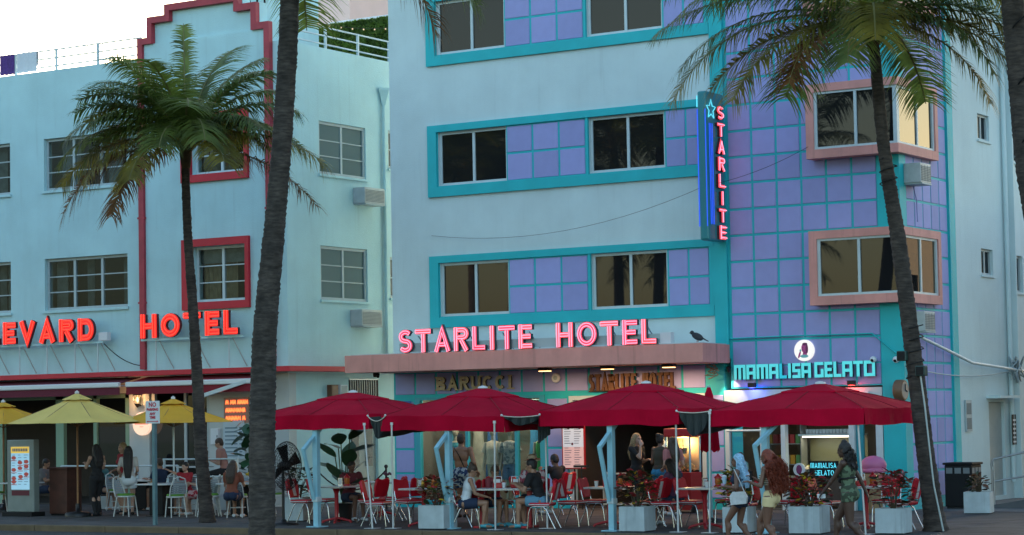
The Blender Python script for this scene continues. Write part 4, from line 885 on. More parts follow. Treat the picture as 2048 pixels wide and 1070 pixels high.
for k, (x, y, h, sx) in enumerate(((-6.2, -14.6, 9.6, .5), (-11.3, -16.8, 10.6, -.4), (-2.8, -17.6, 11.2, .6), (-15.5, -14.8, 10.0, .3))):
    palm('palm_tree', ['park palm of medium height left of the pavement', 'taller park palm leaning away from the hotels', 'tallest park palm nearest the street bend', 'park palm farthest along the street'][k], (x, y, -.13), [(0, 0, 0), (sx*.3, 0, 3), (sx*.7, 0, 6), (sx, 0, h-.3)], [.24, .19, .17, .13], (sx, 0, h), crownset(17, 20+k), seed=30+k, group='palms along the park')
for k, (x, y, h) in enumerate(((-12.0, -25, 11.6), (-9.3, -27, 12.4), (-3.0, -25, 7.6), (-4.6, -27, 11.8), (-1.4, -24.5, 10.2), (-6.5, -26, 9.0), (-15, -26, 11.8))):
    palm('palm_tree', ['lawn palm left of the twin tall ones', 'tallest lawn palm across the street', 'shortest lawn palm across the street', 'tall lawn palm behind the shortest one', 'lawn palm nearest the street corner', 'medium lawn palm in the middle of the row', 'lawn palm at the far end of the row'][k], (x, y, -.10), [(0, 0, 0), (.2, 0, h*.5), (.1, 0, h-.3)], [.24, .19, .13], (.1, 0, h), crownset(26, 50+k, 4.0), seed=60+k, group='palms on the park lawn')
for k, (z0, n) in enumerate(((6.2, 5), (2.75, 9))):
    mb = MB(); cx = -.70 if k == 0 else -.30
    mb.tube([(cx+.16*cos(i*.9), .16*sin(i*.9), z0+.03*i-.2) for i in range(n*4)], .011, 5)
    tag(mb.build('cable_wrap', BLACK), 'cable wound round the upper trunk of the leaning palm' if k == 0 else 'bundle of cables wound round the middle of the leaning palm', 'cable'); bpy.context.scene.objects[-1] if False else None
    COL.objects[-1].location = (16.49, -7.08, 0)
tag(MB().tube([(16.34, -7.25, 2.8), (16.42, -7.27, 2.2), (16.50, -7.29, 1.4), (16.56, -7.3, .8), (16.72, -7.32, .01)], .016, 6).build('cable', mat('pale_conduit', (.35, .42, .42), .5)), 'pale conduit running down the leaning palm trunk', 'conduit')
for (dx, z, l) in ((-.18, 3.05, 'dark green floodlight strapped to the left of the leaning palm'), (.16, 2.78, 'dark floodlight strapped to the right of the leaning palm')):
    t = thing('floodlight', l, 'floodlight', (16.2+dx, -7.2, z)); MB().rbox(-.09, .09, -.1, .06, -.08, .1, .02).build('head', mat('dark_green_metal', (.02, .06, .055), .5), t); MB().box(-.07, .07, -.108, -.101, -.06, .08).build('lens', BLACK, t); MB().bar((0, .05, 0), (-dx*.4, .1, 0), .02).build('bracket', BLACKM, t)

# ================================================================== red parasols
CAPW = mat('white_plastic', (.6, .62, .63), .4)
def parasol(cx, lab, hx=1.47, hy=1.47, cy=-7.02, tilt=(0, 0), drop=.285, zc=(2.22, 2.66), px=None):
    t = thing('parasol', lab, 'parasol', (cx, cy, 0), 0, 'crimson parasols along the kerb'); e, a = zc; n = 20; px = 0 if px is None else px-cx
    rr = random.Random(int(cx*10))
    def S_(u, v, lift=0):
        m = max(abs(u), abs(v)); z = e+(a-e)*(1-m**1.18)-.018*sin(pi*m)*(1-abs(abs(u)-abs(v)))
        z += tilt[0]*u+tilt[1]*v+.008*sin(u*9+cx)*m+.006*sin(v*11+u*5)
        return V((u*hx, v*hy, z+lift))
    mb = MB()
    for i in range(n):
        for j in range(n):
            c = [(-1+2*(i+a_)/n, -1+2*(j+b_)/n) for a_, b_ in ((0, 0), (1, 0), (1, 1), (0, 1))]
            mb.add([S_(*q) for q in c], [(0, 1, 2, 3)])
    me = mb.build('canopy', CANV, t)
    b = bmesh.new(); b.from_mesh(me.data); bmesh.ops.remove_doubles(b, verts=b.verts, dist=1e-4); b.to_mesh(me.data); b.free()
    for p in me.data.polygons: p.use_smooth = True
    # valance
    mb = MB(); N = 22
    for (u0, v0, u1, v1) in ((-1, -1, 1, -1), (1, -1, 1, 1), (1, 1, -1, 1), (-1, 1, -1, -1)):
        nx, ny = (v1-v0)/2, -(u1-u0)/2
        for k in range(N):
            def P(f, d):
                u, v = u0+(u1-u0)*f, v0+(v1-v0)*f; p = S_(u, v); w = .022*sin(f*17+cx)*d+.012*sin(f*39)*d
                return p+V((nx*w*1.0, ny*w*1.0, -drop*d-.012*sin(f*13+cx*2)*d))
            for d in range(3):
                mb.add([P(k/N, d/3), P((k+1)/N, d/3), P((k+1)/N, (d+1)/3), P(k/N, (d+1)/3)], [(0, 3, 2, 1)], True)
    mb.build('valance', CANV, t)
    mb = MB(); r2 = .36
    for s in range(4):
        c0 = [(-1, -1), (1, -1), (1, 1), (-1, 1)]; p, q = c0[s], c0[(s+1) % 4]
        A_, B_ = S_(p[0]*r2, p[1]*r2, .028), S_(q[0]*r2, q[1]*r2, .028); mb.quad(V((0, 0, a+.03)), A_, B_)
        mb.quad(A_, A_-V((0, 0, .026)), B_-V((0, 0, .026)), B_)
    mb.build('vent_cap', CANV, t)
    mb = MB()
    for u, v in ((1, 1), (-1, 1), (1, -1), (-1, -1), (0, -1), (1, 0), (-1, 0), (0, 1)): mb.tube([S_(u*f, v*f, .006) for f in (.36, .5, .65, .8, .92, 1.0)], .007, 5)
    mb.build('seam', mat('crimson_seam', (.22, .002, .014), .9), t)['kind'] = 'stuff'
    MB().lathe([(.10, -.012), (.09, .02), (.02, .04)], (0, 0, a+.02), 12).build('finial', CAPW, t)
    mb = MB()
    for k in range(8):
        u, v = [(1, 1), (0, 1), (-1, 1), (-1, 0), (-1, -1), (0, -1), (1, -1), (1, 0)][k]; p = S_(u*.97, v*.97); mb.sbar((0, 0, a-.06), p-V((0, 0, .03)), .022)
        mb.sbar((0, 0, e-.12), S_(u*.5, v*.5)-V((0, 0, .05)), .016)
    mb.lathe([(.05, e-.2), (.05, a)], n=10); mb.build('rib_frame', BLACKM, t)
    m = MB(); m.box(px-.055, px+.055, -1.43, -1.32, .02, 1.96); m.rbox(px-.16, px+.16, -1.53, -1.22, 0, .02, .005); mb = m.build('mast', POSTB, t)
    m = MB(); m.sbar((px-.005, -1.46, .55), (px-.005, -1.80, 1.56), .07, .05); m.sbar((px, -1.80, 1.54), (px*.4, -.9, 2.14), .08, .055); m.sbar((px*.4, -.9, 2.14), (0, -.02, e+.02), .06, .05); m.build('bent_arm', POSTB, t)
    MB().rbox(px-.07, px+.07, -1.46, -1.30, .50, .60, .01).build('clamp', FRAME, t)
    return t
parasol(3.93, 'crimson parasol nearest the big trunk with the black fan beneath', px=4.02); parasol(7.10, 'crimson parasol with the sagging corner over the seated group', tilt=(-.03, .015), px=7.19, zc=(2.17, 2.68), hx=1.42); parasol(10.77, 'crimson parasol in front of the wooden hotel letters', px=10.77, zc=(2.21, 2.69)); parasol(14.34, 'crimson parasol at the right end in front of the gelato shop', px=13.89, zc=(2.16, 2.60))
def pole(x, y, top, lab, dx=0, base=True):
    t = thing('support_pole', lab, 'pole', (x, y, 0), 0, 'thin poles under the parasol corners'); MB().bar((0, 0, .01), (dx, 0, top), .019, 8).build('tube', mat('pale_steel_tube', (.48, .52, .54), .35, metal=.3), t)
    MB().rbox(-.13, .13, -.1, .1, 0, .012, .004).build('base_plate', mat('pale_steel_tube', (.4, .4, .4)), t); MB().lathe([(.03, top), (.03, top+.05)], (dx, 0, 0), 8).build('clamp', CAPW, t)
for x, y, top, dx, l in ((5.53, -8.62, 2.0, -.16, 'pole leaning left under the first black rain sling'), (5.96, -8.53, 2.0, 0, 'upright pole left of the front croton planter'), (8.29, -8.50, 2.0, .02, 'pole in front of the seated group table'), (9.07, -7.9, 2.0, 0, 'pole behind the single black shirted diner'), (12.15, -8.45, 2.1, 0, 'pole at the right edge of the third parasol'), (12.84, -8.56, 2.1, .05, 'pole at the left edge of the last parasol'), (15.72, -8.35, 2.12, -.1, 'pole at the right front corner of the last parasol')): pole(x, y, top, l, dx)
SLING = mat('black_tarpaulin', (.012, .022, .024), .6, .1, 10, .2, 30)
def sling(x0, x1, z, dep, lab, y0=-8.48, y1=-5.6):
    mb = MB(); n = 12; k = 10
    def P(i, j):
        f = i/n; g = j/k; s = sin(pi*f)**.75; return V((x0+(x1-x0)*f, y0+(y1-y0)*g, z-dep*s*(1-.5*g)+.015*sin(g*20+i)))
    for i in range(n):
        for j in range(k): mb.add([P(i, j), P(i+1, j), P(i+1, j+1), P(i, j+1)], [(0, 1, 2, 3)], True)
    t = thing('rain_sling', lab, 'tarpaulin', (0, 0, 0), 0, 'black rain slings between the parasols'); mb.build('cloth', SLING, t)
    # folded skirt hanging at the street end
    mb = MB(); 
    for i in range(n):
        a, b = P(i, 0), P(i+1, 0); za, zb = V((a.x, a.y-.02, z-.01)), V((b.x, b.y-.02, z-.01)); mb.quad(a+V((0, -.03*sin(i*2.2), 0)), b+V((0, -.03*sin((i+1)*2.2), 0)), zb, za)
    mb.build('end_flap', SLING, t)
    MB().tube(sagpts((x0-.03, y0-.05, z+.02), (x1+.03, y0-.05, z+.02), .10 if x1-x0 < .5 else .03), .010, 6).build('rope', mat('white_rope', (.55, .52, .46), .8), t); MB().ball((x0-.03, y0-.05, z+.03), .022).ball((x1+.03, y0-.05, z+.03), .022).build('hook', CAPW, t)
sling(5.42, 5.78, 2.16, .42, 'small black rain sling between the first and second crimson parasols'); sling(8.52, 9.30, 2.12, .16, 'flat black rain sling between the second and third crimson parasols'); sling(12.24, 12.86, 2.14, .42, 'wide black rain sling between the third and last crimson parasols')
t = thing('folded_cloth', 'black cloth hanging down beside the third crimson parasol', 'cloth', (9.22, -8.2, 2.1)); mb = MB()
for i in range(8):
    x0, x1 = -.14+.035*i, -.14+.035*(i+1); y0, y1 = .04*(i % 2), .04*((i+1) % 2); mb.quad((x0, y0, -.50+.06*i*.4), (x1, y1, -.50+.06*(i+1)*.4), (x1, y1, 0), (x0, y0, 0))
mb.build('cloth', SLING, t)
t = thing('closed_parasol', 'folded crimson parasol standing at the hotel entrance', 'parasol', (11.05, -5.0, 0)); mb = MB(); prof = [(.03, 2.62), (.07, 2.5), (.10, 2.30), (.12, 2.1), (.15, 1.8), (.17, 1.5), (.18, 1.38)]
n = 24; vs = []; fs = []
for (r, z) in prof:
    for j in range(n): rr_ = r*(1+.22*cos(j*2*pi/n*6)); vs.append((rr_*cos(2*pi*j/n), rr_*sin(2*pi*j/n), z+(.03*cos(j*6*2*pi/n) if z < 1.4 else 0)))
for i in range(len(prof)-1):
    for j in range(n): fs.append((i*n+j, (i+1)*n+j, (i+1)*n+(j+1) % n, i*n+(j+1) % n))
mb.add(vs, fs, True); mb.build('canopy', CANV, t); MB().bar((0, 0, .05), (0, 0, 2.66), .025).build('pole', POSTB, t); MB().lathe([(.28, 0), (.28, .05), (.06, .09)], n=16).build('base', BLACKM, t)

# yellow parasols
def yparasol(cx, cy, r, ze, za, m, lab, wood=True, rot=.2):
    t = thing('parasol', lab, 'parasol', (cx, cy, 0), 0, 'yellow parasols of the left cafe'); n = 8; k = 8; mb = MB()
    def P(g, f):
        a = rot+2*pi*f/n; i = int(f) % n; fr_ = f-int(f); c0 = V((cos(rot+2*pi*i/n), sin(rot+2*pi*i/n), 0)); c1 = V((cos(rot+2*pi*(i+1)/n), sin(rot+2*pi*(i+1)/n), 0))
        d = c0.lerp(c1, fr_); z = za+(ze-za)*g**.92-.05*sin(pi*fr_)*g+.04*sin(pi*fr_)*g**6
        return d*(r*g)+V((0, 0, z))
    SUB = 4
    for i in range(n*SUB):
        for j in range(k):
            q = [P(max(j/k, .001), i/SUB), P((j+1)/k, i/SUB), P((j+1)/k, (i+.999)/SUB), P(max(j/k, .001), (i+.999)/SUB)]; mb.add(q, [(0, 1, 2, 3)])
    mb.build('canopy', m, t)
    mb = MB()
    for i in range(n*2):
        q = [V((0, 0, za+.045)), P(.22, i/2)+V((0, 0, .05)), P(.22, (i+.999)/2)+V((0, 0, .05))]; mb.add(q, [(0, 1, 2)])
    mb.build('vent_cap', m, t)
    mb = MB()
    for i in range(n): mb.bar((0, 0, za-.03), P(.98, i)-V((0, 0, .015)), .010, 5); mb.bar((0, 0, ze-.1), P(.5, i)-V((0, 0, .02)), .008, 5)
    mb.build('rib_frame', mat('parasol_wood', (.24, .11, .04), .6, .2, 10), t)
    MB().bar((0, 0, .05), (0, 0, za+.02), .024, 10).build('pole', MATS['parasol_wood'] if wood else FRAME, t); MB().lathe([(.05, za+.03), (.05, za+.07), (.01, za+.10)], n=10).build('finial', CAPW, t)
    MB().lathe([(.30, 0), (.30, .07), (.26, .10), (.05, .12), (.05, .3)], n=20).build('base', BLACKM, t)
yparasol(-4.98, -5.62, 1.62, 2.16, 2.80, CANVY, 'large faded yellow parasol above the waitress')
yparasol(-3.48, -4.0, 1.42, 2.12, 2.64, CANVO, 'golden yellow parasol behind the no parking sign', wood=False, rot=.5)
yparasol(-8.95, -4.0, 1.40, 2.16, 2.66, CANVO, 'golden yellow parasol cut by the left picture edge', rot=.0)

# ================================================================== planters with crotons
LEAFM = {k: mat('croton_leaf_'+k, c, .4, rnd=.35) for k, c in dict(green=(.035, .07, .012), dark=(.018, .035, .012), red=(.20, .018, .02), yellow=(.42, .26, .015), bronze=(.13, .045, .02), pink=(.45, .10, .10)).items()}
def leafmesh(m, L=.2, w=.055):
    mb = MB(); n = 5; 
    for i in range(n):
        f, g = i/n, (i+1)/n
        def P(f, s): return (f*L, s*w*sin(pi*min(1, f*.95+.04))**.8, -.10*L*4*f*f*.45+(.012 if s else 0)+.02*sin(f*7)*(s or 0)*.3)
        mb.add([P(f, -1), P(g, -1), P(g, 0), P(f, 0), P(f, 1), P(g, 1)], [(0, 1, 2, 3), (3, 2, 5, 4)], True)
    o = mb.build('leaf', m); me = o.data; bpy.data.objects.remove(o); return me
LEAFME = {k: leafmesh(m) for k, m in LEAFM.items()}
def croton(loc, mix, lab, n=54, h=.55, spread=.30, group='crotons in the kerb planters'):
    t = thing('croton', lab, 'plant', loc, random.uniform(0, 6), group); mb = MB(); tips = []
    for i in range(9):
        a = i*2.4; r = spread*(.25+.75*random.random()); top = V((r*cos(a), r*sin(a), h*random.uniform(.55, 1.0))); mb.tube([(.03*cos(a), .03*sin(a), 0), top*.5+V((0, 0, .05)), top], [.012, .01, .006], 5); tips.append(top)
    mb.build('stem', mat('croton_stem', (.06, .045, .025), .8), t)
    keys = [k for k, w in mix.items() for _ in range(w)]
    for i in range(int(n*2.6)):
        th = random.uniform(0, 2*pi); cz = random.random()**.8; q = random.random()**.45; rad = spread*1.05*math.sqrt(max(0, 1-(cz*1.0-.35)**2/.5))*q if cz > .1 else spread*.6*q
        p = V((rad*cos(th), rad*sin(th), .06+h*cz)); o = link('leaf', LEAFME[random.choice(keys)], t, p)
        o.rotation_euler = (random.uniform(-.6, .6), -random.uniform(-.35, .9)*(.5+cz*.5), th+random.gauss(0, .7)); s = random.uniform(.45, .85); o.scale = (s, s*.95, s)
    return t
PLW = mat('white_planter_paint', (.46, .55, .58), .8, .08, 5, .25, 60, streak=.1)
def planter(x, y, w, h, lab, rz=.0, taper=.0):
    t = thing('planter', lab, 'planter', (x, y, 0), rz, 'square white planters on the pavement'); mb = MB(); a, b = w/2-taper, w/2; q = .03
    mb.add([(-a, -a, .02), (a, -a, .02), (a, a, .02), (-a, a, .02), (-b, -b, h), (b, -b, h), (b, b, h), (-b, b, h), (-b+q, -b+q, h), (b-q, -b+q, h), (b-q, b-q, h), (-b+q, b-q, h), (-b+q, -b+q, h-.06), (b-q, -b+q, h-.06), (b-q, b-q, h-.06), (-b+q, b-q, h-.06)],
           [(3, 2, 1, 0), (0, 1, 5, 4), (1, 2, 6, 5), (2, 3, 7, 6), (3, 0, 4, 7), (4, 5, 9, 8), (5, 6, 10, 9), (6, 7, 11, 10), (7, 4, 8, 11), (8, 9, 13, 12), (9, 10, 14, 13), (10, 11, 15, 14), (11, 8, 12, 15)])
    mb.build('box', PLW, t); MB().box(-a+.02, a-.02, -a+.02, a-.02, 0, .02).build('foot', BLACK, t); MB().box(-b+q, b-q, -b+q, b-q, h-.09, h-.06).build('soil', mat('potting_soil', (.02, .015, .01), .95), t); return t
planter(6.95, -8.45, .55, .46, 'white planter in front of the second crimson parasol mast', .1); croton((6.95, -8.45, .40), dict(bronze=5, red=2, dark=3, pink=2, green=2, yellow=1), 'bronze and pink croton in the planter by the second mast', 70, .52, .34)
planter(11.30, -8.42, .50, .46, 'white planter right of the third crimson parasol mast', .08); croton((11.30, -8.42, .40), dict(bronze=4, red=3, dark=4, green=3, yellow=1), 'dark bronze croton right of the third mast', 70, .62, .32)
planter(13.35, -8.40, .46, .46, 'white planter half hidden by the blue haired woman', .1); croton((13.30, -8.40, .40), dict(yellow=6, green=5, dark=2), 'yellow leaved croton left of the blue haired woman', 64, .66, .27)
planter(14.66, -8.32, .56, .48, 'white planter between the red haired and dark haired women', .1); croton((14.66, -8.32, .42), dict(dark=5, bronze=4, red=3, yellow=2, pink=1), 'dark croton with yellow tips between the walking women', 76, .52, .38)
planter(16.10, -8.02, .50, .44, 'white planter at the right end below the last parasol', .1); croton((16.10, -8.02, .38), dict(red=5, dark=4, bronze=3, pink=1), 'red croton at the right end below the last parasol', 66, .62, .33)
planter(14.93, -.82, .52, .44, 'white planter at the alley mouth beside the black bin', .2); croton((14.93, -.82, .38), dict(dark=3, bronze=3), 'sparse withered plant beside the black bin', 18, .34, .18)
planter(1.95, -6.30, .52, .50, 'white planter behind the black fan', .1)
t = croton((1.95, -6.30, .44), dict(dark=5, bronze=3, green=2), 'dark leafy plant in the planter behind the black fan', 60, .60, .32)
# broad leaved plant
t = thing('broad_leaf_plant', 'tall plant with broad green leaves behind the first crimson mast', 'plant', (2.9, -6.0, 0)); MB().lathe([(.16, 0), (.2, .35), (.18, .36)], n=16).build('pot', BLACK, t); BLM = leafmesh(mat('broad_leaf', (.03, .09, .04), .35, rnd=.3), .55, .17)
for i in range(12):
    a = i*2.4; h = .7+.09*i; p = V((.18*cos(a), .18*sin(a), h)); o = link('leaf', BLM, t, p); o.rotation_euler = (random.uniform(-.3, .3), random.uniform(-1.0, -.3), a)
mb = MB()
for i in range(12):
    a = i*2.4; mb.tube([(0, 0, .3), (.05*cos(a), .05*sin(a), .5), (.18*cos(a), .18*sin(a), .7+.09*i)], .012, 5)
mb.build('stem', mat('green_stem', (.04, .07, .02), .6), t)
# dark foliage behind the man on the porch
t = thing('broad_leaf_plant', 'dark leafy plant beside the man on the porch', 'plant', (-3.7, -1.0, .30)); MB().lathe([(.15, 0), (.2, .35), (.18, .36)], n=16).build('pot', CAPW, t)
mb = MB(); mb.tube([(0, 0, .3), (.05, 0, .9), (.0, .05, 1.7)], .02, 6); mb.build('stem', MATS['green_stem'], t)
for i in range(34):
    a = i*2.4; p = V((.06*cos(a), .06*sin(a), .45+.042*i)); o = link('leaf', BLM, t, p); o.rotation_euler = (random.uniform(-.3, .3), random.uniform(-.9, .7), a); s = random.uniform(.5, .8); o.scale = (s, s, s)

# ================================================================== red diner chairs and tables
def diner_chair():
    t = thing('diner_chair', 'x', 'chair', (0, 0, 0), 0, 'red vinyl chairs under the crimson parasols')
    mb = MB(); mb.rbox(-.20, .22, -.21, .21, .43, .49, .025); mb.build('seat', REDV, t)
    MB().tube([(.222, -.20, .455), (.222, .20, .455)], .011, 6).tube([(.2, .212, .455), (-.18, .212, .455)], .011, 6).tube([(.2, -.212, .455), (-.18, -.212, .455)], .011, 6).build('piping', WHV, t)
    # backrest: padded shield with a dipped top edge, leaning back
    xf = M.Translation((-.215, 0, .53)) @ M.Rotation(R(-14), 4, 'Y'); prof = [(-.15, 0), (.15, 0), (.19, .10), (.205, .25), (.19, .37), (.13, .40), (.06, .375), (0, .365), (-.06, .375), (-.13, .40), (-.19, .37), (-.205, .25), (-.19, .10)]
    def shield(x0, x1, s, clip=None):
        mb = MB(); n = len(prof); vs = []
        for x, k in ((x0, .93), ((x0+x1)/2-.012*0, 1), (x1, .93)):
            for (yy, zz) in prof: vs.append(xf @ V((x, yy*k*s, .2+(zz-.2)*k)))
        fs = [tuple(range(n))[::-1], tuple(range(2*n, 3*n))]
        for l in (0, 1):
            for i in range(n): fs.append((l*n+i, l*n+(i+1) % n, (l+1)*n+(i+1) % n, (l+1)*n+i))
        mb.add(vs, fs); return mb
    b = shield(-.03, .03, 1).build('backrest', REDV, t)
    mb = MB()
    for x in (-.033, .033): mb.box(x-.002, x+.002, -.055, .055, .03, .345, xf)
    mb.build('white_stripe', WHV, b)
    for s in (-1, 1):
        y = .185*s
        MB().tube([(.26, y, 0), (.245, y, .12), (.225, y, .30), (.19, y, .40), (.14, y, .42), (-.12, y, .42), (-.185, y, .44), (-.205, y, .50), (-.235, y, .62), (-.27, y*.9, .80)], .0125, 7).build('side_frame', CHROME, t)
        MB().tube([(-.05, y*.95, .42), (-.12, y, .36), (-.2, y, .18), (-.29, y*1.03, 0)], .0125, 7).build('leg', CHROME, t)
    MB().bar((.10, -.185, .415), (.10, .185, .415), .009, 6).build('stretcher', CHROME, t)
    return t
DC = diner_chair(); used = [0]
def chair(x, y, rz, lab):
    t = chair_(x, y, rz, lab)
    if (int(abs(x*7.3+y*3.1)) % 2) and t is not DC:
        for c in t.children_recursive:
            if c.name.startswith('white_stripe'): bpy.data.objects.remove(c)
    return t
def chair_(x, y, rz, lab):
    if not used[0]: used[0] = 1; DC.location = (x, y, 0); DC.rotation_euler = (0, 0, rz); DC['label'] = lab; return DC
    return copy_tree(DC, None, (x, y, 0), rz, lab)
def diner_table(x, y, lab, w=.72, d=.72, legs=False, rz=0):
    t = thing('diner_table', lab, 'table', (x, y, 0), rz, 'white topped tables under the crimson parasols')
    MB().rbox(-w/2, w/2, -d/2, d/2, .72, .755, .008).build('tabletop', TABLE, t); MB().box(-w/2-.002, w/2+.002, -d/2-.002, d/2+.002, .731, .745).build('edge_band', CHROME, t)
    if not legs:
        MB().lathe([(.05, .08), (.042, .12), (.042, .6), (.08, .70), (.2, .719)], n=14).build('pedestal', REDM, t); mb = MB()
        for k in range(4):
            a = k*pi/2+.5; mb.tube([(0, 0, .10), (.15*cos(a), .15*sin(a), .07), (.30*cos(a), .30*sin(a), .03)], [.035, .035, .03], 8, flat=.7); mb.lathe([(.03, 0), (.03, .03)], (.29*cos(a), .29*sin(a), 0), 8)
        mb.build('foot', REDM, t)
    else:
        for sx in (-1, 1): MB().sbar((sx*(w/2-.12), 0, 0), (sx*(w/2-.12), 0, .72), .07).rbox(sx*(w/2-.12)-.06, sx*(w/2-.12)+.06, -.28, .28, 0, .04, .01).build('leg', REDM, t)
    return t
BOT = {}
def bottle(x, y, kind, lab, z=.755):
    t = thing(dict(ketchup='ketchup_bottle', mustard='mustard_bottle', napkin='napkin_holder', lamp='table_lantern', cup='paper_cup', caddy='condiment_caddy')[kind], lab, dict(ketchup='bottle', mustard='bottle', napkin='napkin holder', lamp='lantern', cup='cup', caddy='caddy')[kind], (x, y, z), random.uniform(0, 1), 'condiments on the white tables')
    if kind in ('ketchup', 'mustard'):
        m = mat('ketchup_red', (.45, .01, .01), .35) if kind == 'ketchup' else mat('mustard_yellow', (.6, .33, .01), .35)
        MB().lathe([(.03, 0), (.032, .02), (.032, .12), (.02, .15)], n=12).build('body', m, t); MB().lathe([(.021, .151), (.021, .165), (.005, .20)], n=10).build('nozzle', m if kind == 'ketchup' else CAPW, t)
    elif kind == 'napkin':
        MB().rbox(-.05, .05, -.04, .04, 0, .17, .006).build('case', CHROME, t); MB().box(-.035, .035, -.043, .043, .03, .15).build('napkins', CAPW, t)
    elif kind == 'caddy':
        MB().rbox(-.09, .09, -.06, .06, 0, .10, .01).build('tray', mat('red_caddy', (.40, .01, .015), .35), t); MB().tube([(-.08, 0, .1), (-.07, 0, .22), (.07, 0, .22), (.08, 0, .1)], .008, 6).build('handle', CHROME, t)
        MB().box(-.05, .05, -.02, .02, .101, .17).build('cards', CAPW, t)
    elif kind == 'lamp':
        MB().lathe([(.075, 0), (.08, .02), (.06, .04)], n=14).build('base', mat('red_caddy', (.4, .01, .015), .35), t); MB().lathe([(.05, .04), (.06, .09), (.055, .16)], n=14).build('chimney', mat('amber_glass', (.40, .10, .015), .2), t)
        MB().lathe([(.065, .161), (.075, .18), (.03, .22), (.012, .25)], n=14).build('lid', MATS['red_caddy'], t)
    else:
        MB().lathe([(.03, 0), (.042, .11)], n=12).build('body', CAPW, t); MB().lathe([(.044, .111), (.04, .12)], n=12).build('lid', MATS.get('ketchup_red') or REDM, t)
TBL = [(3.35, -6.85), (6.15, -7.75), (8.05, -7.75), (9.85, -6.9), (12.05, -7.2), (14.9, -6.4)]
diner_table(*TBL[0], 'white table beneath the first crimson parasol'); diner_table(*TBL[1], 'white table left of the bronze croton planter'); diner_table(*TBL[2], 'long white table with red legs and four diners', w=1.25, legs=True, rz=.12); diner_table(*TBL[3], 'white table left of the third blue mast'); diner_table(*TBL[4], 'white table behind the wide rain sling'); diner_table(*TBL[5], 'white table behind the walking women')
for x, y, rz, l in ((2.72, -7.15, .1, 'red chair left of the first table nearest the fan'), (2.80, -6.55, .05, 'red chair left of the first table farther from the kerb'), (4.15, -6.70, pi-.15, 'red chair right of the first table'), (4.75, -6.15, pi-.4, 'red chair behind the leaning pole farthest from the kerb'),
                    (5.05, -7.75, .15, 'red chair left of the second table nearest the leaning pole'), (5.35, -7.10, -.3, 'red chair left of the second table farther back'), (7.0, -7.65, pi+.1, 'red chair behind the bronze croton'), (8.95, -7.85, pi+.25, 'red chair under the black shirted diner'), (7.35, -8.05, .5, 'red chair under the white vested diner'), (7.55, -7.2, -.4, 'red chair under the second diner on the left'),
                    (9.05, -6.95, .0, 'red chair left of the ketchup table nearest the kerb'), (9.25, -6.35, .1, 'red chair left of the ketchup table farther back'), (10.70, -6.95, pi, 'red chair right of the ketchup table'), (10.6, -6.3, pi-.2, 'red chair right of the ketchup table farther back'), (11.15, -7.1, .1, 'red chair left of the popcorn side table nearest the kerb'), (11.45, -6.55, -.1, 'red chair left of the popcorn side table farther back'), (12.95, -7.4, pi+.1, 'red chair right of the popcorn side table'),
                    (14.15, -6.5, 0, 'red chair behind the red haired woman'), (15.7, -6.6, pi, 'red chair behind the dark haired woman'), (15.0, -5.7, -pi/2, 'red chair on the far side of the table behind the women'), (3.9, -5.7, pi+.4, 'red chair farthest back beneath the first parasol')): chair(x, y, rz, l)
for x, y, rz, l in ((6.4, -5.9, -pi/2, 'red chair behind the second table facing the street'), (7.2, -5.6, .3, 'red chair near the clothes shop window'), (11.9, -5.9, -pi/2, 'red chair behind the popcorn side table'), (13.3, -6.3, pi-.3, 'red chair beside the folded crimson parasol'), (10.2, -5.5, -pi/2, 'red chair behind the ketchup table')): chair(x, y, rz, l)
for (x, y, k, l) in ((3.55, -6.75, 'lamp', 'red lantern with amber chimney on the first table'), (3.35, -6.70, 'napkin', 'napkin holder on the first table'), (5.95, -7.6, 'napkin', 'napkin holder on the second table'), (6.1, -7.7, 'mustard', 'mustard bottle on the second table'), (6.3, -7.6, 'lamp', 'red lantern on the second table'), (6.2, -7.5, 'ketchup', 'ketchup bottle on the second table'),
                     (7.85, -7.7, 'caddy', 'red condiment caddy on the long table, left one'), (8.2, -7.62, 'caddy', 'red condiment caddy on the long table, right one'), (8.02, -7.75, 'cup', 'paper cup with lid on the long table'), (9.75, -6.9, 'ketchup', 'ketchup bottle nearest the lamp on the third table'), (9.88, -6.85, 'caddy', 'red condiment caddy on the third table'), (10.05, -6.8, 'lamp', 'red lantern with amber chimney on the third table'), (9.62, -6.98, 'cup', 'paper cup on the edge of the third table'),
                     (12.1, -7.2, 'cup', 'paper cup on the popcorn side table'), (12.28, -7.1, 'lamp', 'red lantern on the popcorn side table'), (11.95, -7.0, 'napkin', 'napkin holder on the popcorn side table'), (14.85, -6.5, 'caddy', 'red condiment caddy behind the walking women'), (15.0, -6.3, 'lamp', 'red lantern behind the walking women')): bottle(x, y, k, l)
# back table beside the wall
diner_table(2.6, -4.2, 'grey table near the side wall door', w=1.1, d=.7); 
t = thing('posy_vase', 'small vase with dark flowers on the grey table', 'vase', (2.75, -4.2, .755)); MB().lathe([(.03, 0), (.05, .06), (.03, .10)], n=10).build('vase', BLACK, t); mb = MB()
for i in range(12): mb.ball((.07*sin(i*2.4)*(.4+i/14), .07*cos(i*2.4)*(.4+i/14), .15+.01*(i % 5)), .025, 6, 5)
mb.build('flowers', mat('dusky_flower', (.10, .03, .06), .8), t)

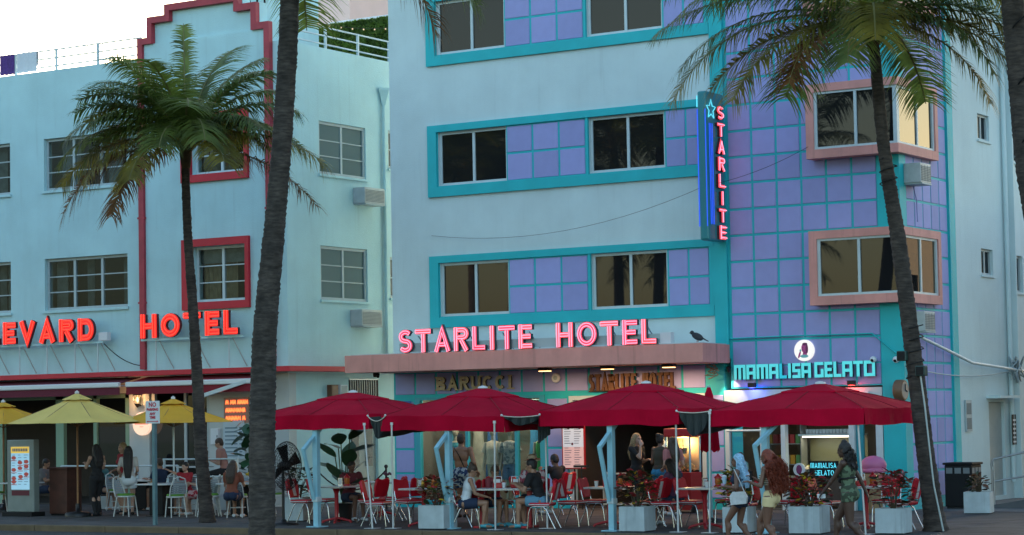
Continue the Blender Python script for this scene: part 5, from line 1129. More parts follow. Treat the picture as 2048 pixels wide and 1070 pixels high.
# ================================================================== left cafe furniture
def bistro_chair():
    t = thing('bistro_chair', 'x', 'chair', (0, 0, 0), 0, 'white rattan chairs of the left cafe')
    MB().lathe([(.20, .44), (.215, .455), (.20, .475)], n=18).build('seat', RATTAN, t); MB().lathe([(.19, .476), (.205, .495), (.19, .52), (.1, .525)], n=18).build('cushion', GREEN, t)
    MB().tube([(-.12, .19, .02), (-.15, .195, .45), (-.22, .19, .68), (-.26, .13, .86), (-.275, 0, .91), (-.26, -.13, .86), (-.22, -.19, .68), (-.15, -.195, .45), (-.12, -.19, .02)][1:-1], .015, 7).build('back_hoop', RATTAN, t)
    mb = MB(); n = 7
    for i in range(n):
        z = .52+.045*i; w = .165*(1 if i < 4 else 1-.09*(i-3)); mb.quad((-.17-.016*i, -w, z), (-.17-.016*i, w, z), (-.172-.016*(i+.86), w, z+.038), (-.172-.016*(i+.86), -w, z+.038))
    mb.build('back_weave', mat('grey_weave', (.28, .33, .36), .8, .2, 60), t)
    for x, y, dx, dy in ((.15, .14, .05, .03), (.15, -.14, .05, -.03), (-.14, .15, -.08, .03), (-.14, -.15, -.08, -.03)): MB().tube([(x, y, .45), (x+dx, y+dy, 0)], .014, 7).build('leg', RATTAN, t)
    MB().tube([(.18*cos(a), .16*sin(a), .22) for a in [2*pi*k/12 for k in range(12)]], .009, 6, closed=True).build('ring_stretcher', RATTAN, t); return t
BC = bistro_chair(); ub = [0]
def bchair(x, y, rz, lab, z=0):
    if not ub[0]: ub[0] = 1; BC.location = (x, y, z); BC.rotation_euler = (0, 0, rz); BC['label'] = lab; return
    copy_tree(BC, None, (x, y, z), rz, lab)
def cafe_table(x, y, lab, w=.75, d=.75, z=0):
    t = thing('cafe_table', lab, 'table', (x, y, z), 0, 'dark pedestal tables of the left cafe'); MB().rbox(-w/2, w/2, -d/2, d/2, .71, .74, .008).build('tabletop', TABLE, t); MB().rbox(-.2, .2, -.2, .2, .02, .70, .02).build('pedestal', BLACK, t); MB().box(-.25, .25, -.25, .25, 0, .02).build('base', BLACKM, t)
cafe_table(-2.95, -5.05, 'white topped table with dark pedestal behind the no parking post', .95); cafe_table(-.95, -4.6, 'white topped table with yellow flowers between the trunks', .95); cafe_table(-5.6, -2.6, 'white topped table behind the waitress', .9); cafe_table(-8.0, -4.4, 'white topped table behind the lit menu board', .9)
for x, y, rz, l in ((-3.75, -5.35, .1, 'white rattan chair with green seat left of the no parking post'), (-2.15, -5.5, pi-.5, 'white rattan chair with green seat right of the no parking post'), (-1.75, -4.9, pi*.9, 'white rattan chair left of the smaller palm trunk, farther back'), (-1.45, -5.15, .2, 'white rattan chair half hidden behind the smaller palm trunk'), (-.15, -4.5, pi-.1, 'white rattan chair next to the big trunk'), (-.55, -5.25, pi/2+.3, 'white rattan chair just right of the smaller palm trunk'),
                    (-2.9, -4.2, -pi/2, 'white rattan chair of the girl in red'), (-2.15, -4.35, pi+.4, 'white rattan chair of the girl in the floral dress'), (-4.9, -2.7, pi, 'white rattan chair behind the white skirted woman'), (-6.4, -2.7, 0, 'white rattan chair behind the host stand'), (-8.8, -4.4, 0, 'white rattan chair left of the lit menu board')): bchair(x, y, rz, l)
def dish(x, y, z, lab, kind='plate'):
    t = thing(kind, lab, kind, (x, y, z), 0, 'tableware of the left cafe')
    if kind == 'plate': MB().lathe([(.06, 0), (.11, .018), (.105, .022), (.05, .008)], n=18).build('dish', CAPW, t); MB().ball((0, 0, .03), (.06, .05, .025)).build('food', mat('baked_food', (.25, .12, .04), .8, .3, 30), t)
    elif kind == 'glass': MB().lathe([(.025, 0), (.032, .11)], n=12).build('tumbler', mat('pale_tumbler', (.35, .42, .44), .15), t); MB().lathe([(.024, .112), (.024, .118)], n=10).build('ice', CAPW, t)
dish(-3.15, -5.15, .742, 'plate of food on the table behind the no parking post'); dish(-2.8, -5.0, .742, 'tumbler on the table behind the no parking post', 'glass'); dish(-.9, -4.75, .742, 'plate of food on the table between the trunks'); dish(-1.15, -4.5, .742, 'tumbler on the left of the table between the trunks', 'glass'); dish(-.7, -4.5, .742, 'tumbler on the right of the table between the trunks', 'glass'); dish(-5.5, -2.7, .742, 'plate of food on the table behind the waitress')
t = thing('posy_vase', 'yellow flowers in a pale vase between the trunks', 'vase', (-.62, -4.72, .742)); MB().lathe([(.03, 0), (.045, .08), (.03, .12)], n=10).build('vase', mat('aqua_vase', (.2, .45, .45), .4), t); mb = MB()
for i in range(14): mb.ball((.08*sin(i*2.4)*(.3+i/14), .08*cos(i*2.4)*(.3+i/14), .17+.012*(i % 5)), .03, 6, 5)
mb.build('flowers', mat('yellow_flower', (.55, .34, .01), .7), t)
t = thing('porch_railing', 'thin grey railing along the porch edge behind the smaller palm', 'railing', (-5.5, -2.02, .3)); 
for h in (.92, .5): MB().bar((0, 0, h), (2.3, 0, h), .02).build('rail', FRAME, t)
for x in (0, 1.15, 2.3): MB().sbar((x, 0, 0), (x, 0, .94), .05).build('post', FRAME, t)
t = thing('cafe_railing', 'thin grey rail behind the waitress at the left cafe front', 'railing', (-9.5, -1.4, 0)); MB().bar((0, 0, 1.05), (3.9, 0, 1.05), .022).build('rail', FRAME, t)
for x in (0, 1.3, 2.6, 3.9): MB().sbar((x, 0, 0), (x, 0, 1.06), .045).build('post', FRAME, t)
t = thing('menu_board', 'grey illuminated menu board standing on the pavement at the left', 'menu board', (-6.65, -5.67, 0)); GB = mat('grey_board_case', (.20, .235, .22), .55, .08, 5)
MB().rbox(-.43, .43, -.09, .09, .10, 1.78, .015).build('case', GB, t); MB().rbox(-.48, .48, -.22, .22, 0, .099, .01).build('foot', BLACK, t)
MB().box(-.29, .29, -.098, -.091, .62, 1.62).build('screen', em('pale_blue_lit_screen', (.36, .66, .85), .55), t)
MB().box(-.29, .29, -.104, -.099, 1.47, 1.62).build('header_print', em('yellow_lit_print', (.85, .55, .08), .6), t); mb = MB()
for i, (x, z) in enumerate(((-.2, 1.36), (0, 1.25), (.2, 1.27), (-.2, 1.08), (0, 1.12), (.2, 1.16), (-.2, .88), (.02, .92), (.2, .98), (-.2, .80))): el(mb, x, z, .075, .045, -.1045-.0003*i); mb.box(x-.09, x+.09, -.1005, -.0995, z-.075, z-.06)
mb.build('food_print', em('red_food_print', (.45, .06, .05), .35), t); mb = MB()
for i in range(9): mb.box(-.24+.055*i, -.20+.055*i, -.1065, -.1055, 1.51, 1.58)
for c in (-.26, -.07, .12):
    for i in range(12):
        z = 1.42-.062*i; mb.box(c, c+random.uniform(.08, .14), -.1002, -.0992, z, z+.012)
mb.build('text_print', em('dark_print', (.10, .16, .25), .1), t); MB().box(-.28, .28, -.097, -.091, .48, .60).build('lower_print', mat('maroon_strip', (.12, .02, .03)), t)
t = thing('host_stand', 'dark red wooden host stand beside the lit menu board', 'host stand', (-5.95, -5.0, 0)); MB().rbox(-.28, .28, -.25, .25, .04, 1.08, .01).build('cabinet', DARKW, t); MB().rbox(-.32, .32, -.29, .29, 1.081, 1.12, .01).build('top', DARKW, t); MB().box(-.25, .25, -.22, .22, 0, .039).build('plinth', BLACK, t)
t = thing('parking_sign', 'white and red NO PARKING sign on a teal grey post', 'sign', (-.16, -8.48, 0)); MB().sbar((0, .03, 0), (0, .03, 2.56), .075).build('post', mat('teal_grey_post', (.10, .19, .21), .5, .15, 5), t); pl_ = MB().rbox(-.19, .19, -.022, -.01, 2.11, 2.58, .003).build('plate', SIGNB, t); pr = mat('red_print', (.48, .02, .05), .6)
for s_, z, sz in (('NO', 2.50, .13), ('PARKING', 2.40, .075), ('ANY', 2.31, .075), ('TIME', 2.235, .075)): text_mesh('lettering', s_, sz, pr, pl_, (0, -.024, z), bold=.004)
mb = MB(); mb.box(-.12, .12, -.026, -.0225, 2.145, 2.16); mb.quad((-.12, -.025, 2.13), (-.12, -.025, 2.175), (-.16, -.025, 2.152)); mb.quad((.12, -.025, 2.175), (.12, -.025, 2.13), (.16, -.025, 2.152)); mb.build('arrow', pr, pl_)
t = thing('pedestal_fan', 'large round black pedestal fan left of the first crimson mast', 'fan', (2.85, -7.85, 0), .05)
mb = MB()
for k in range(9):
    r = .5*sin(pi/2*(k+1)/9)
    for s in (-1, 1): mb.tube([(s*.12*cos(pi/2*(k+1)/9), r*cos(a), 1.2+r*sin(a)) for a in [2*pi*j/28 for j in range(28)]], .0045, 4, closed=True)
for j in range(40):
    a = 2*pi*j/40
    for s in (-1, 1): mb.tube([(s*.12*cos(g), .5*sin(g)*cos(a), 1.2+.5*sin(g)*sin(a)) for g in (.15, .6, 1.1, pi/2)], .003, 4)
mb.build('cage', BLACKM, t); mb = MB()
for k in range(4):
    a = k*pi/2+.4; u = V((0, cos(a), sin(a))); v = V((0, -sin(a), cos(a))); c = V((0, 0, 1.2)); mb.quad(c+u*.08-v*.05+V((.03, 0, 0)), c+u*.43-v*.13+V((.05, 0, 0)), c+u*.45+v*.12-V((.04, 0, 0)), c+u*.08+v*.05-V((.03, 0, 0)))
mb.build('blade', BLACK, t); MB().ball((-.06, 0, 1.2), (.16, .1, .1)).build('motor', BLACK, t); MB().bar((-.10, 0, .04), (-.10, 0, 1.15), .03).build('pole', BLACKM, t); MB().lathe([(.32, 0), (.32, .03), (.08, .06), (.04, .12)], (-.10, 0, 0), 20).build('base', BLACKM, t)
t = thing('rope_stanchion', 'black stanchion with a drooping black rope at the lilac pier', 'stanchion', (1.3, -2.2, 0)); MB().bar((0, 0, .02), (0, 0, 1.0), .025).ball((0, 0, 1.03), .045).build('post', BLACKM, t); MB().lathe([(.16, 0), (.16, .02), (.03, .05)], n=16).build('base', BLACKM, t); MB().tube(sagpts((0, 0, .95), (-1.5, -.6, .95), .45), .018, 6).build('rope', BLACK, t)
t = thing('litter_bin', 'black litter bin with slotted top against the lilac side wall', 'bin', (13.80, 1.3, .006)); MB().rbox(-.30, .30, -.30, .30, .04, .92, .02).build('body', BLACK, t); mb = MB()
for s in (-1, 1):
    for a in (-.22, -.03, .16): mb.box(a-.04, a+.10, s*.302-.004, s*.302+.004, .74, .86); mb.box(s*.302-.004, s*.302+.004, a-.04, a+.10, .74, .86)
mb.build('slot', mat('bin_opening', (.16, .18, .19), .6), t); MB().rbox(-.33, .33, -.33, .33, .921, .97, .015).build('lid', BLACK, t); MB().box(-.27, .27, -.27, .27, 0, .039).build('foot', BLACKM, t)
t = thing('hand_railing', 'grey steel handrail of the alley ramp cut by the picture edge', 'railing', (14.35, 1.6, .006))
MB().tube([(0, 0, .80), (-.03, 0, .92), (.03, 0, 1.02), (.2, .05, 1.06), (1.8, .3, 1.42)], .024, 8).build('top_rail', METAL, t); MB().bar((0, 0, .55), (1.8, .3, .85), .02).build('mid_rail', METAL, t)
for x in (0.02, .68, 1.3): MB().bar((x, x*.16, 0), (x, x*.16, 1.0+x*.22), .022).build('post', METAL, t)
mb = MB(); mb.ext([(0, 0), (4, 0), (4, .65)], (14.0, 1.35, .006), (1, 0, 0), (0, 0, 1), (0, 1.4, 0)); tag(mb.build('ramp', ALLEY), kind='structure')

# ================================================================== shop goods
t = thing('popcorn_cart', 'red popcorn machine with glowing glass case in the hotel entrance', 'popcorn machine', (8.55, -1.4, 0)); RC = mat('popcorn_red', (.36, .01, .015), .4)
MB().rbox(-.30, .30, -.25, .25, .06, .86, .01).build('base_cabinet', RC, t); MB().rbox(-.33, .33, -.28, .28, 1.62, 1.80, .03).build('roof', RC, t); mb = MB()
for sx in (-1, 1):
    for sy in (-1, 1): mb.sbar((sx*.28, sy*.23, .86), (sx*.28, sy*.23, 1.62), .03)
mb.build('case_frame', POSTB, t); MB().box(-.27, .27, -.235, -.23, .9, 1.6).build('glass', GL_SHOP, t); MB().box(-.27, .27, .20, .21, .9, 1.6).build('back_panel', mat('case_back', (.35, .28, .18), .5), t)
mb = MB()
for i in range(90): mb.ball((random.uniform(-.24, .24), random.uniform(-.18, .16), .90+random.uniform(0, .14)), random.uniform(.018, .03), 5, 4)
mb.build('popcorn', mat('popcorn', (.6, .42, .16), .8), t)['kind'] = 'stuff'; MB().lathe([(.08, 1.25), (.10, 1.38)], n=14).bar((0, 0, 1.38), (0, 0, 1.6), .012).build('kettle', CHROME, t); MB().box(-.15, .15, -.06, .06, 1.59, 1.61).build('heat_lamp', em('popcorn_heat_lamp', (1, .6, .2), 7), t)
pl = bpy.data.lights.new('popcorn_light', 'POINT'); pl.energy = 7*EK*5; pl.color = (1, .6, .25); pl.shadow_soft_size = .06; po = bpy.data.objects.new('light', pl); COL.objects.link(po); po.parent = t; po.location = (0, 0, 1.5)
for s in (-1, 1): q = MB().lathe([(.10, -.015), (.10, .015)], n=14).build('wheel', BLACK, t, (s*.31, -.15, .10)); q.rotation_euler = (0, pi/2, 0)
t = thing('menu_poster', 'white lit price list in a red frame on the lilac pier', 'poster', (5.12, -.22, 1.42)); MB().rbox(-.30, .30, -.02, .03, -.52, .52, .006).build('frame', REDM, t); MB().box(-.27, .27, -.026, -.021, -.02, .49).build('sheet', em('cool_lit_paper', (.75, .78, .86), .36), t); MB().box(-.27, .27, -.026, -.021, -.49, -.021).build('lower_sheet', em('pink_lit_paper', (.86, .52, .50), .40), t); mb = MB()
for c in (-.23, .03):
    for i in range(17):
        if i in (0, 8): continue
        z = .43-.053*i; mb.box(c, c+random.uniform(.10, .19), -.029, -.0265, z, z+.014)
mb.build('print_lines', mat('grey_print', (.14, .14, .17)), t); MB().bar((0, .02, -1.42), (0, .02, -.52), .02).build('stand', BLACKM, t); mb = MB(); el(mb, -.12, .41, .03, .03, -.0285); el(mb, .18, .41, .03, .03, -.0285); el(mb, -.02, .05, .03, .03, -.0285); mb.build('picture_print', MATS['maroon_strip'], t)
t = thing('gelato_counter', 'lit glass gelato display case behind the dark haired woman', 'display case', (11.05, .8, 0)); MB().rbox(-.70, .70, -.35, .35, .06, .72, .02).build('base', mat('counter_brown', (.07, .05, .04), .5), t)
MB().box(-.70, .70, -.33, .35, .722, .76).build('counter_top', METAL, t); MB().box(-.68, .68, .30, .33, .76, 1.6).build('back_panel', mat('mirror_olive', (.13, .13, .075), .3), t)
MB().box(-.68, .68, -.30, .30, 1.58, 1.62).build('top_shelf', FRAME, t); MB().box(-.62, .62, -.22, -.16, 1.545, 1.575).build('tube_light', LAMPW, t); MB().add([(-.68, -.33, .77), (.68, -.33, .77), (.68, -.2, 1.57), (-.68, -.2, 1.57)], [(0, 1, 2, 3)]).build('front_glass', GL_SHOP, t) if False else None
mb = MB(); mb.quad((-.68, -.33, .77), (.68, -.33, .77), (.68, -.22, 1.57), (-.68, -.22, 1.57)); mb.build('front_glass', GL_SHOP, t)
tubm = None; cols = ['#'] ; gcol = [mat('gelato_%s' % n_, c_, .7) for n_, c_ in (('cream', (.6, .55, .4)), ('mint', (.3, .5, .35)), ('berry', (.45, .1, .2)), ('lemon', (.6, .55, .15)), ('cocoa', (.15, .07, .03)))]
for i in range(8):
    for j in range(2):
        tb = MB().box(-.075, .075, -.1, .1, 0, .06).build('tub', METAL, t, (-.58+.165*i, -.16+.24*j, .80+.05*j)); mb = MB(); mb.ball((0, 0, .06), (.07, .095, .05), 8, 6); mb.ball((.02, .02, .10), .035, 6, 5); mb.build('gelato', gcol[(i*2+j*3) % 5], tb)
mb = MB()
for i in range(16): mb.lathe([(.035, 0), (.045, .09)], (-.6+.08*i, 0, 1.63), 8)
mb.build('paper_cup_row', CAPW, t); pl = bpy.data.lights.new('case_light', 'AREA'); pl.energy = 26*EK*.45; pl.shape = 'RECTANGLE'; pl.size = 1.2; pl.size_y = .06; pl.color = (1, .88, .62); po = bpy.data.objects.new('light', pl); COL.objects.link(po); po.parent = t; po.location = (0, -.15, 1.54)
s = thing('shop_sign', 'small cyan neon MAMALISA GELATO sign on the counter front', 'sign', (11.0, .40, .70)); mb = MB()
MB().box(-.34, .34, .0, .02, -.02, .34).build('backing', BLACK, s)
for row, x0, z0, w in (('MAMALISA', -.30, .19, .60), ('GELATO', -.20, .03, .44)):
    ws = [WID[c] for c in row]; k = w/(sum(ws)+.18*(len(row)-1)); x = x0
    for c, wc in zip(row, ws):
        st = letter(c, .11, .012, wc*k); tb = MB(); letter_tube(tb, st, .012, (x, -.008, z0), (1, 0, 0), (0, 0, 1), (0, -1, 0), .01, .0075, False); tb.build('letter', NEON_C, s); x += (wc+.18)*k
t = thing('round_sign', 'small round white disc with a pink head on the counter front', 'sign', (10.45, .36, .86)); q = MB().lathe([(.14, 0), (.14, .03)], n=20).build('disc', SIGNB, t); q.rotation_euler = (pi/2, 0, 0); mb = MB(); el(mb, 0, .0, .07, .10, -.032); mb.build('print_head', PKD, t)
pl = bpy.data.lights.new('shop_fill_light', 'AREA'); pl.energy = 75*EK; pl.shape = 'RECTANGLE'; pl.size = 3.2; pl.size_y = .2; pl.color = (1, .82, .6); po = bpy.data.objects.new('light', pl); COL.objects.link(po); po.parent = H; po.location = (2.4, .5, 2.88); po.rotation_euler = (R(-12), 0, 0)  # area lamp added to brighten the shop display beyond its light panel
t = thing('cone_statue', 'pink ice cream cone statue at the right of the gelato shop', 'statue', (12.75, -1.0, 0)); MB().lathe([(.14, 0), (.16, .05), (.20, .55), (.24, .74), (.25, .80), (.22, .82)], n=18).build('cone', mat('waffle_tan', (.28, .19, .10), .7, .15, 20), t); MB().ball((0, 0, .98), (.27, .27, .20), 18, 10).lathe([(.26, .84), (.28, .87), (.26, .92)], n=18).build('scoop', mat('pink_scoop', (.50, .13, .27), .5), t)
# racks and goods seen in the gelato doorway
t = thing('snack_shelf', 'shelf of packaged snacks inside the gelato shop door', 'shelf', (9.95, .75, 0)); mb = MB()
for z in (.5, .95, 1.4, 1.85): mb.box(-.42, .42, -.15, .15, z, z+.02)
mb.box(-.44, -.42, -.16, .16, 0, 2.2); mb.box(.42, .44, -.16, .16, 0, 2.2); mb.build('frame', METAL, t); pk = [mat('packet_%d' % i, c_, .5) for i, c_ in enumerate(((.5, .25, .02), (.35, .03, .03), (.05, .12, .35), (.45, .4, .3), (.08, .25, .08)))]; pm = {}
for z in (.52, .97, 1.42, 1.87):
    for i in range(6):
        c_ = random.randrange(5)
        if c_ not in pm: o = MB().rbox(-.055, .055, -.05, .05, 0, .2, .01).build('packet', pk[c_], t, (-.34+.135*i, -.05, z)); pm[c_] = o.data
        else: link('packet', pm[c_], t, (-.34+.135*i, -.05, z))
# clothes shop: mannequins and hanging garments behind the glass
MANN = mat('mannequin_cream', (.42, .36, .28), .5)
def garment(mb, rings, c=(0, 0, 0), n=18, fold=.0, ph=0):
    c = V(c); vs = []; fs = []
    for (z, rx, ry) in rings:
        for j in range(n):
            a = 2*pi*j/n; k = 1+fold*sin(a*6+ph)*(1 if z < rings[0][0]-.15 else .2); vs.append(c+V((rx*cos(a)*k, ry*sin(a)*k, z)))
    for i in range(len(rings)-1):
        for j in range(n): fs.append((i*n+j, (i+1)*n+j, (i+1)*n+(j+1) % n, i*n+(j+1) % n))
    mb.add(vs, fs, True)
def mannequin(x, y, lab, top=None, bottom=None, dress=None, z=.14, legs=True):
    t = thing('mannequin', lab, 'mannequin', (x, y, z)); mb = MB()
    mb.ball((0, 0, 1.62), (.075, .09, .11)); mb.bar((0, 0, 1.38), (0, 0, 1.54), .045); garment(mb, [(1.42, .05, .05), (1.38, .17, .08), (1.2, .16, .10), (1.02, .12, .085), (.88, .16, .10), (.80, .15, .10)])
    for s in (-1, 1):
        mb.tube([(s*.19, 0, 1.36), (s*.23, .02, 1.1), (s*.25, -.04, .82), (s*.25, -.06, .72)], [.045, .038, .03, .022], 8)
        if legs: mb.tube([(s*.08, 0, .84), (s*.085, -.01, .46), (s*.085, .02, .08), (s*.085, -.06, .02)], [.08, .055, .035, .03], 8)
    mb.build('body', MANN, t); MB().lathe([(.16, -.02), (.16, 0)], n=16).build('base', BLACKM, t)
    if top:
        mb = MB(); garment(mb, [(1.40, .09, .07), (1.37, .19, .10), (1.2, .185, .125), (1.0, .18, .12), (.86, .20, .13)], fold=.03); 
        for s in (-1, 1): mb.tube([(s*.17, 0, 1.37), (s*.25, 0, 1.14)], [.065, .085], 10, cap=False)
        mb.build('shirt', top, t)
    if bottom:
        mb = MB(); garment(mb, [(.96, .15, .11), (.84, .18, .12), (.78, .18, .12)])
        for s in (-1, 1): mb.tube([(s*.085, 0, .82), (s*.10, 0, .50)], [.10, .115], 12, cap=False)
        mb.build('shorts', bottom, t)
    if dress: mb = MB(); garment(mb, [(1.38, .15, .09), (1.2, .175, .12), (1.02, .135, .10), (.8, .20, .15), (.4, .26, .20), (.1, .30, .24)], fold=.06, ph=x); mb.build('dress', dress, t)
DEN = mat('denim_blue', (.10, .17, .27), .9, .15, 30); 
def dots(name, a, b, sc=14, thr=.5):
    m = mat(name, a, .9); n = m.node_tree.nodes; L = m.node_tree.links; tc = n.new('ShaderNodeTexCoord'); v = n.new('ShaderNodeTexNoise'); v.inputs['Scale'].default_value = sc; v.inputs['Detail'].default_value = 2; L.new(tc.outputs['Object'], v.inputs[0])
    r = n.new('ShaderNodeValToRGB'); r.color_ramp.interpolation = 'CONSTANT'; r.color_ramp.elements[0].color = (*a, 1); r.color_ramp.elements[1].position = thr; r.color_ramp.elements[1].color = (*b, 1); L.new(v.outputs[0], r.inputs[0]); L.new(r.outputs[0], n['Principled BSDF'].inputs['Base Color']); return m
mannequin(1.35, .6, 'mannequin in a turquoise patterned dress at the left of the shop window', dress=dots('turquoise_print', (.02, .22, .32), (.10, .36, .40))); mannequin(2.45, .55, 'mannequin in a cream printed shirt in the shop window', top=mat('cream_shirt', (.48, .44, .36), .9, .1, 8)); mannequin(2.95, .5, 'mannequin in grey patterned shirt and denim shorts in the shop window', top=dots('grey_floral', (.28, .32, .32), (.12, .16, .18)), bottom=DEN); mannequin(3.78, .6, 'mannequin in a long green dress at the right of the shop window', dress=mat('green_dress', (.015, .22, .06), .8, .15, 8))
for i, (x, c, l) in enumerate(((.95, (.03, .25, .36), 'long teal dress hanging at the left edge of the shop window'), (1.75, (.42, .38, .30), 'cream trousers hanging beside the turquoise dress'), (2.15, (.03, .12, .30), 'blue dress hanging in the middle of the shop window'), (3.35, (.05, .25, .45), 'sky blue dress hanging left of the green dress'))):
    t = thing('hanging_garment', l, 'garment', (x, 1.0, .4)); mb = MB(); garment(mb, [(1.75, .05, .03), (1.68, .17, .05), (1.3, .13, .06), (.9, .16, .08), (.2, .22, .10)], fold=.10, ph=i); mb.build('cloth', mat('hung_cloth_%d' % i, c, .85, .15, 6), t); MB().tube([(0, 0, 1.75), (0, 0, 1.9), (.03, 0, 2.0), (0, 0, 2.1)], .006, 5).build('hanger', METAL, t)
mb = MB(); mb.bar((.5, 1.0, 2.5), (4.3, 1.0, 2.5), .02); mb.build('garment_rail', METAL, H)
t = thing('easel_stand', 'black music stand in front of the lit price list', 'stand', (5.6, -.7, 0)); MB().bar((0, 0, .02), (0, 0, .95), .014).build('pole', BLACKM, t); MB().box(-.2, .2, -.02, .0, .95, 1.0).build('tray', BLACKM, t)
for k in range(3): MB().bar((0, 0, .25), (.25*cos(k*2.1), .25*sin(k*2.1), .01), .01).build('leg', BLACKM, t)
t = thing('shelf_unit', 'low pale shelf unit behind the price list', 'shelf', (5.75, .9, 0)); mb = MB()
for z in (.05, .4, .75): mb.box(-.4, .4, -.2, .2, z, z+.03)
mb.box(-.42, -.4, -.2, .2, 0, .8); mb.box(.4, .42, -.2, .2, 0, .8); mb.build('frame', GREYF, t); MB().box(-.3, .3, -.12, .12, .43, .6).build('boxes', REDM, t)

# ================================================================== people
def skin_mat(n, c): return mat('skin_'+n, c, .5, .06, 9, obj=True)
SK = dict(light=skin_mat('light', (.42, .25, .18)), tan=skin_mat('tan', (.30, .16, .10)), brown=skin_mat('brown', (.14, .066, .042)), dark=skin_mat('dark', (.065, .032, .022)))
def hair_mat(n, c): return mat('hair_'+n, c, .55, .35, 40, .5, 90, obj=True)
HR = dict(black=hair_mat('black', (.012, .010, .010)), brown=hair_mat('brown', (.05, .028, .016)), red=hair_mat('red', (.17, .028, .010)), blue=hair_mat('blue', (.25, .45, .62)), blond=hair_mat('blond', (.26, .17, .08)))
def remesh(name, prims, m, par, vox=.012, smooth=3, ratio=.4, rough=0.0):
    mb = MB()
    for p in prims:
        if p[0] == 'c':
            _, a, ra, b, rb = p; mb.ball(a, ra, 12, 8); mb.ball(b, rb, 12, 8); mb.tube([a, b], [ra, rb], 12)
        elif p[0] == 'e':
            _, c, r, q = p; mb.ball(c, r, 16, 10, q)
        elif p[0] == 't':
            mb.tube(p[1], p[2], 14, flat=p[3] if len(p) > 3 else 1.0)
    o = mb.build(name, m, par); md = o.modifiers.new('r', 'REMESH'); md.mode = 'VOXEL'; md.voxel_size = vox; md.use_smooth_shade = True
    if smooth: s = o.modifiers.new('s', 'SMOOTH'); s.iterations = smooth; s.factor = .5
    if ratio < 1: d = o.modifiers.new('d', 'DECIMATE'); d.ratio = ratio
    dg = bpy.context.evaluated_depsgraph_get(); me = bpy.data.meshes.new_from_object(o.evaluated_get(dg)); old = o.data; o.modifiers.clear(); o.data = me; bpy.data.meshes.remove(old)
    for p in me.polygons: p.use_smooth = True
    return o
def ik(a, b, l1, l2, pole):
    a, b = V(a), V(b); d = b-a; L = min(d.length, (l1+l2)*.998); dn = d.normalized(); x = (l1*l1-l2*l2+L*L)/(2*L); h = math.sqrt(max(0, l1*l1-x*x)); p = V(pole)-dn*V(pole).dot(dn)
    p = p.normalized() if p.length > 1e-5 else V((1, 0, 0)); return a+dn*x+p*h, a+dn*L
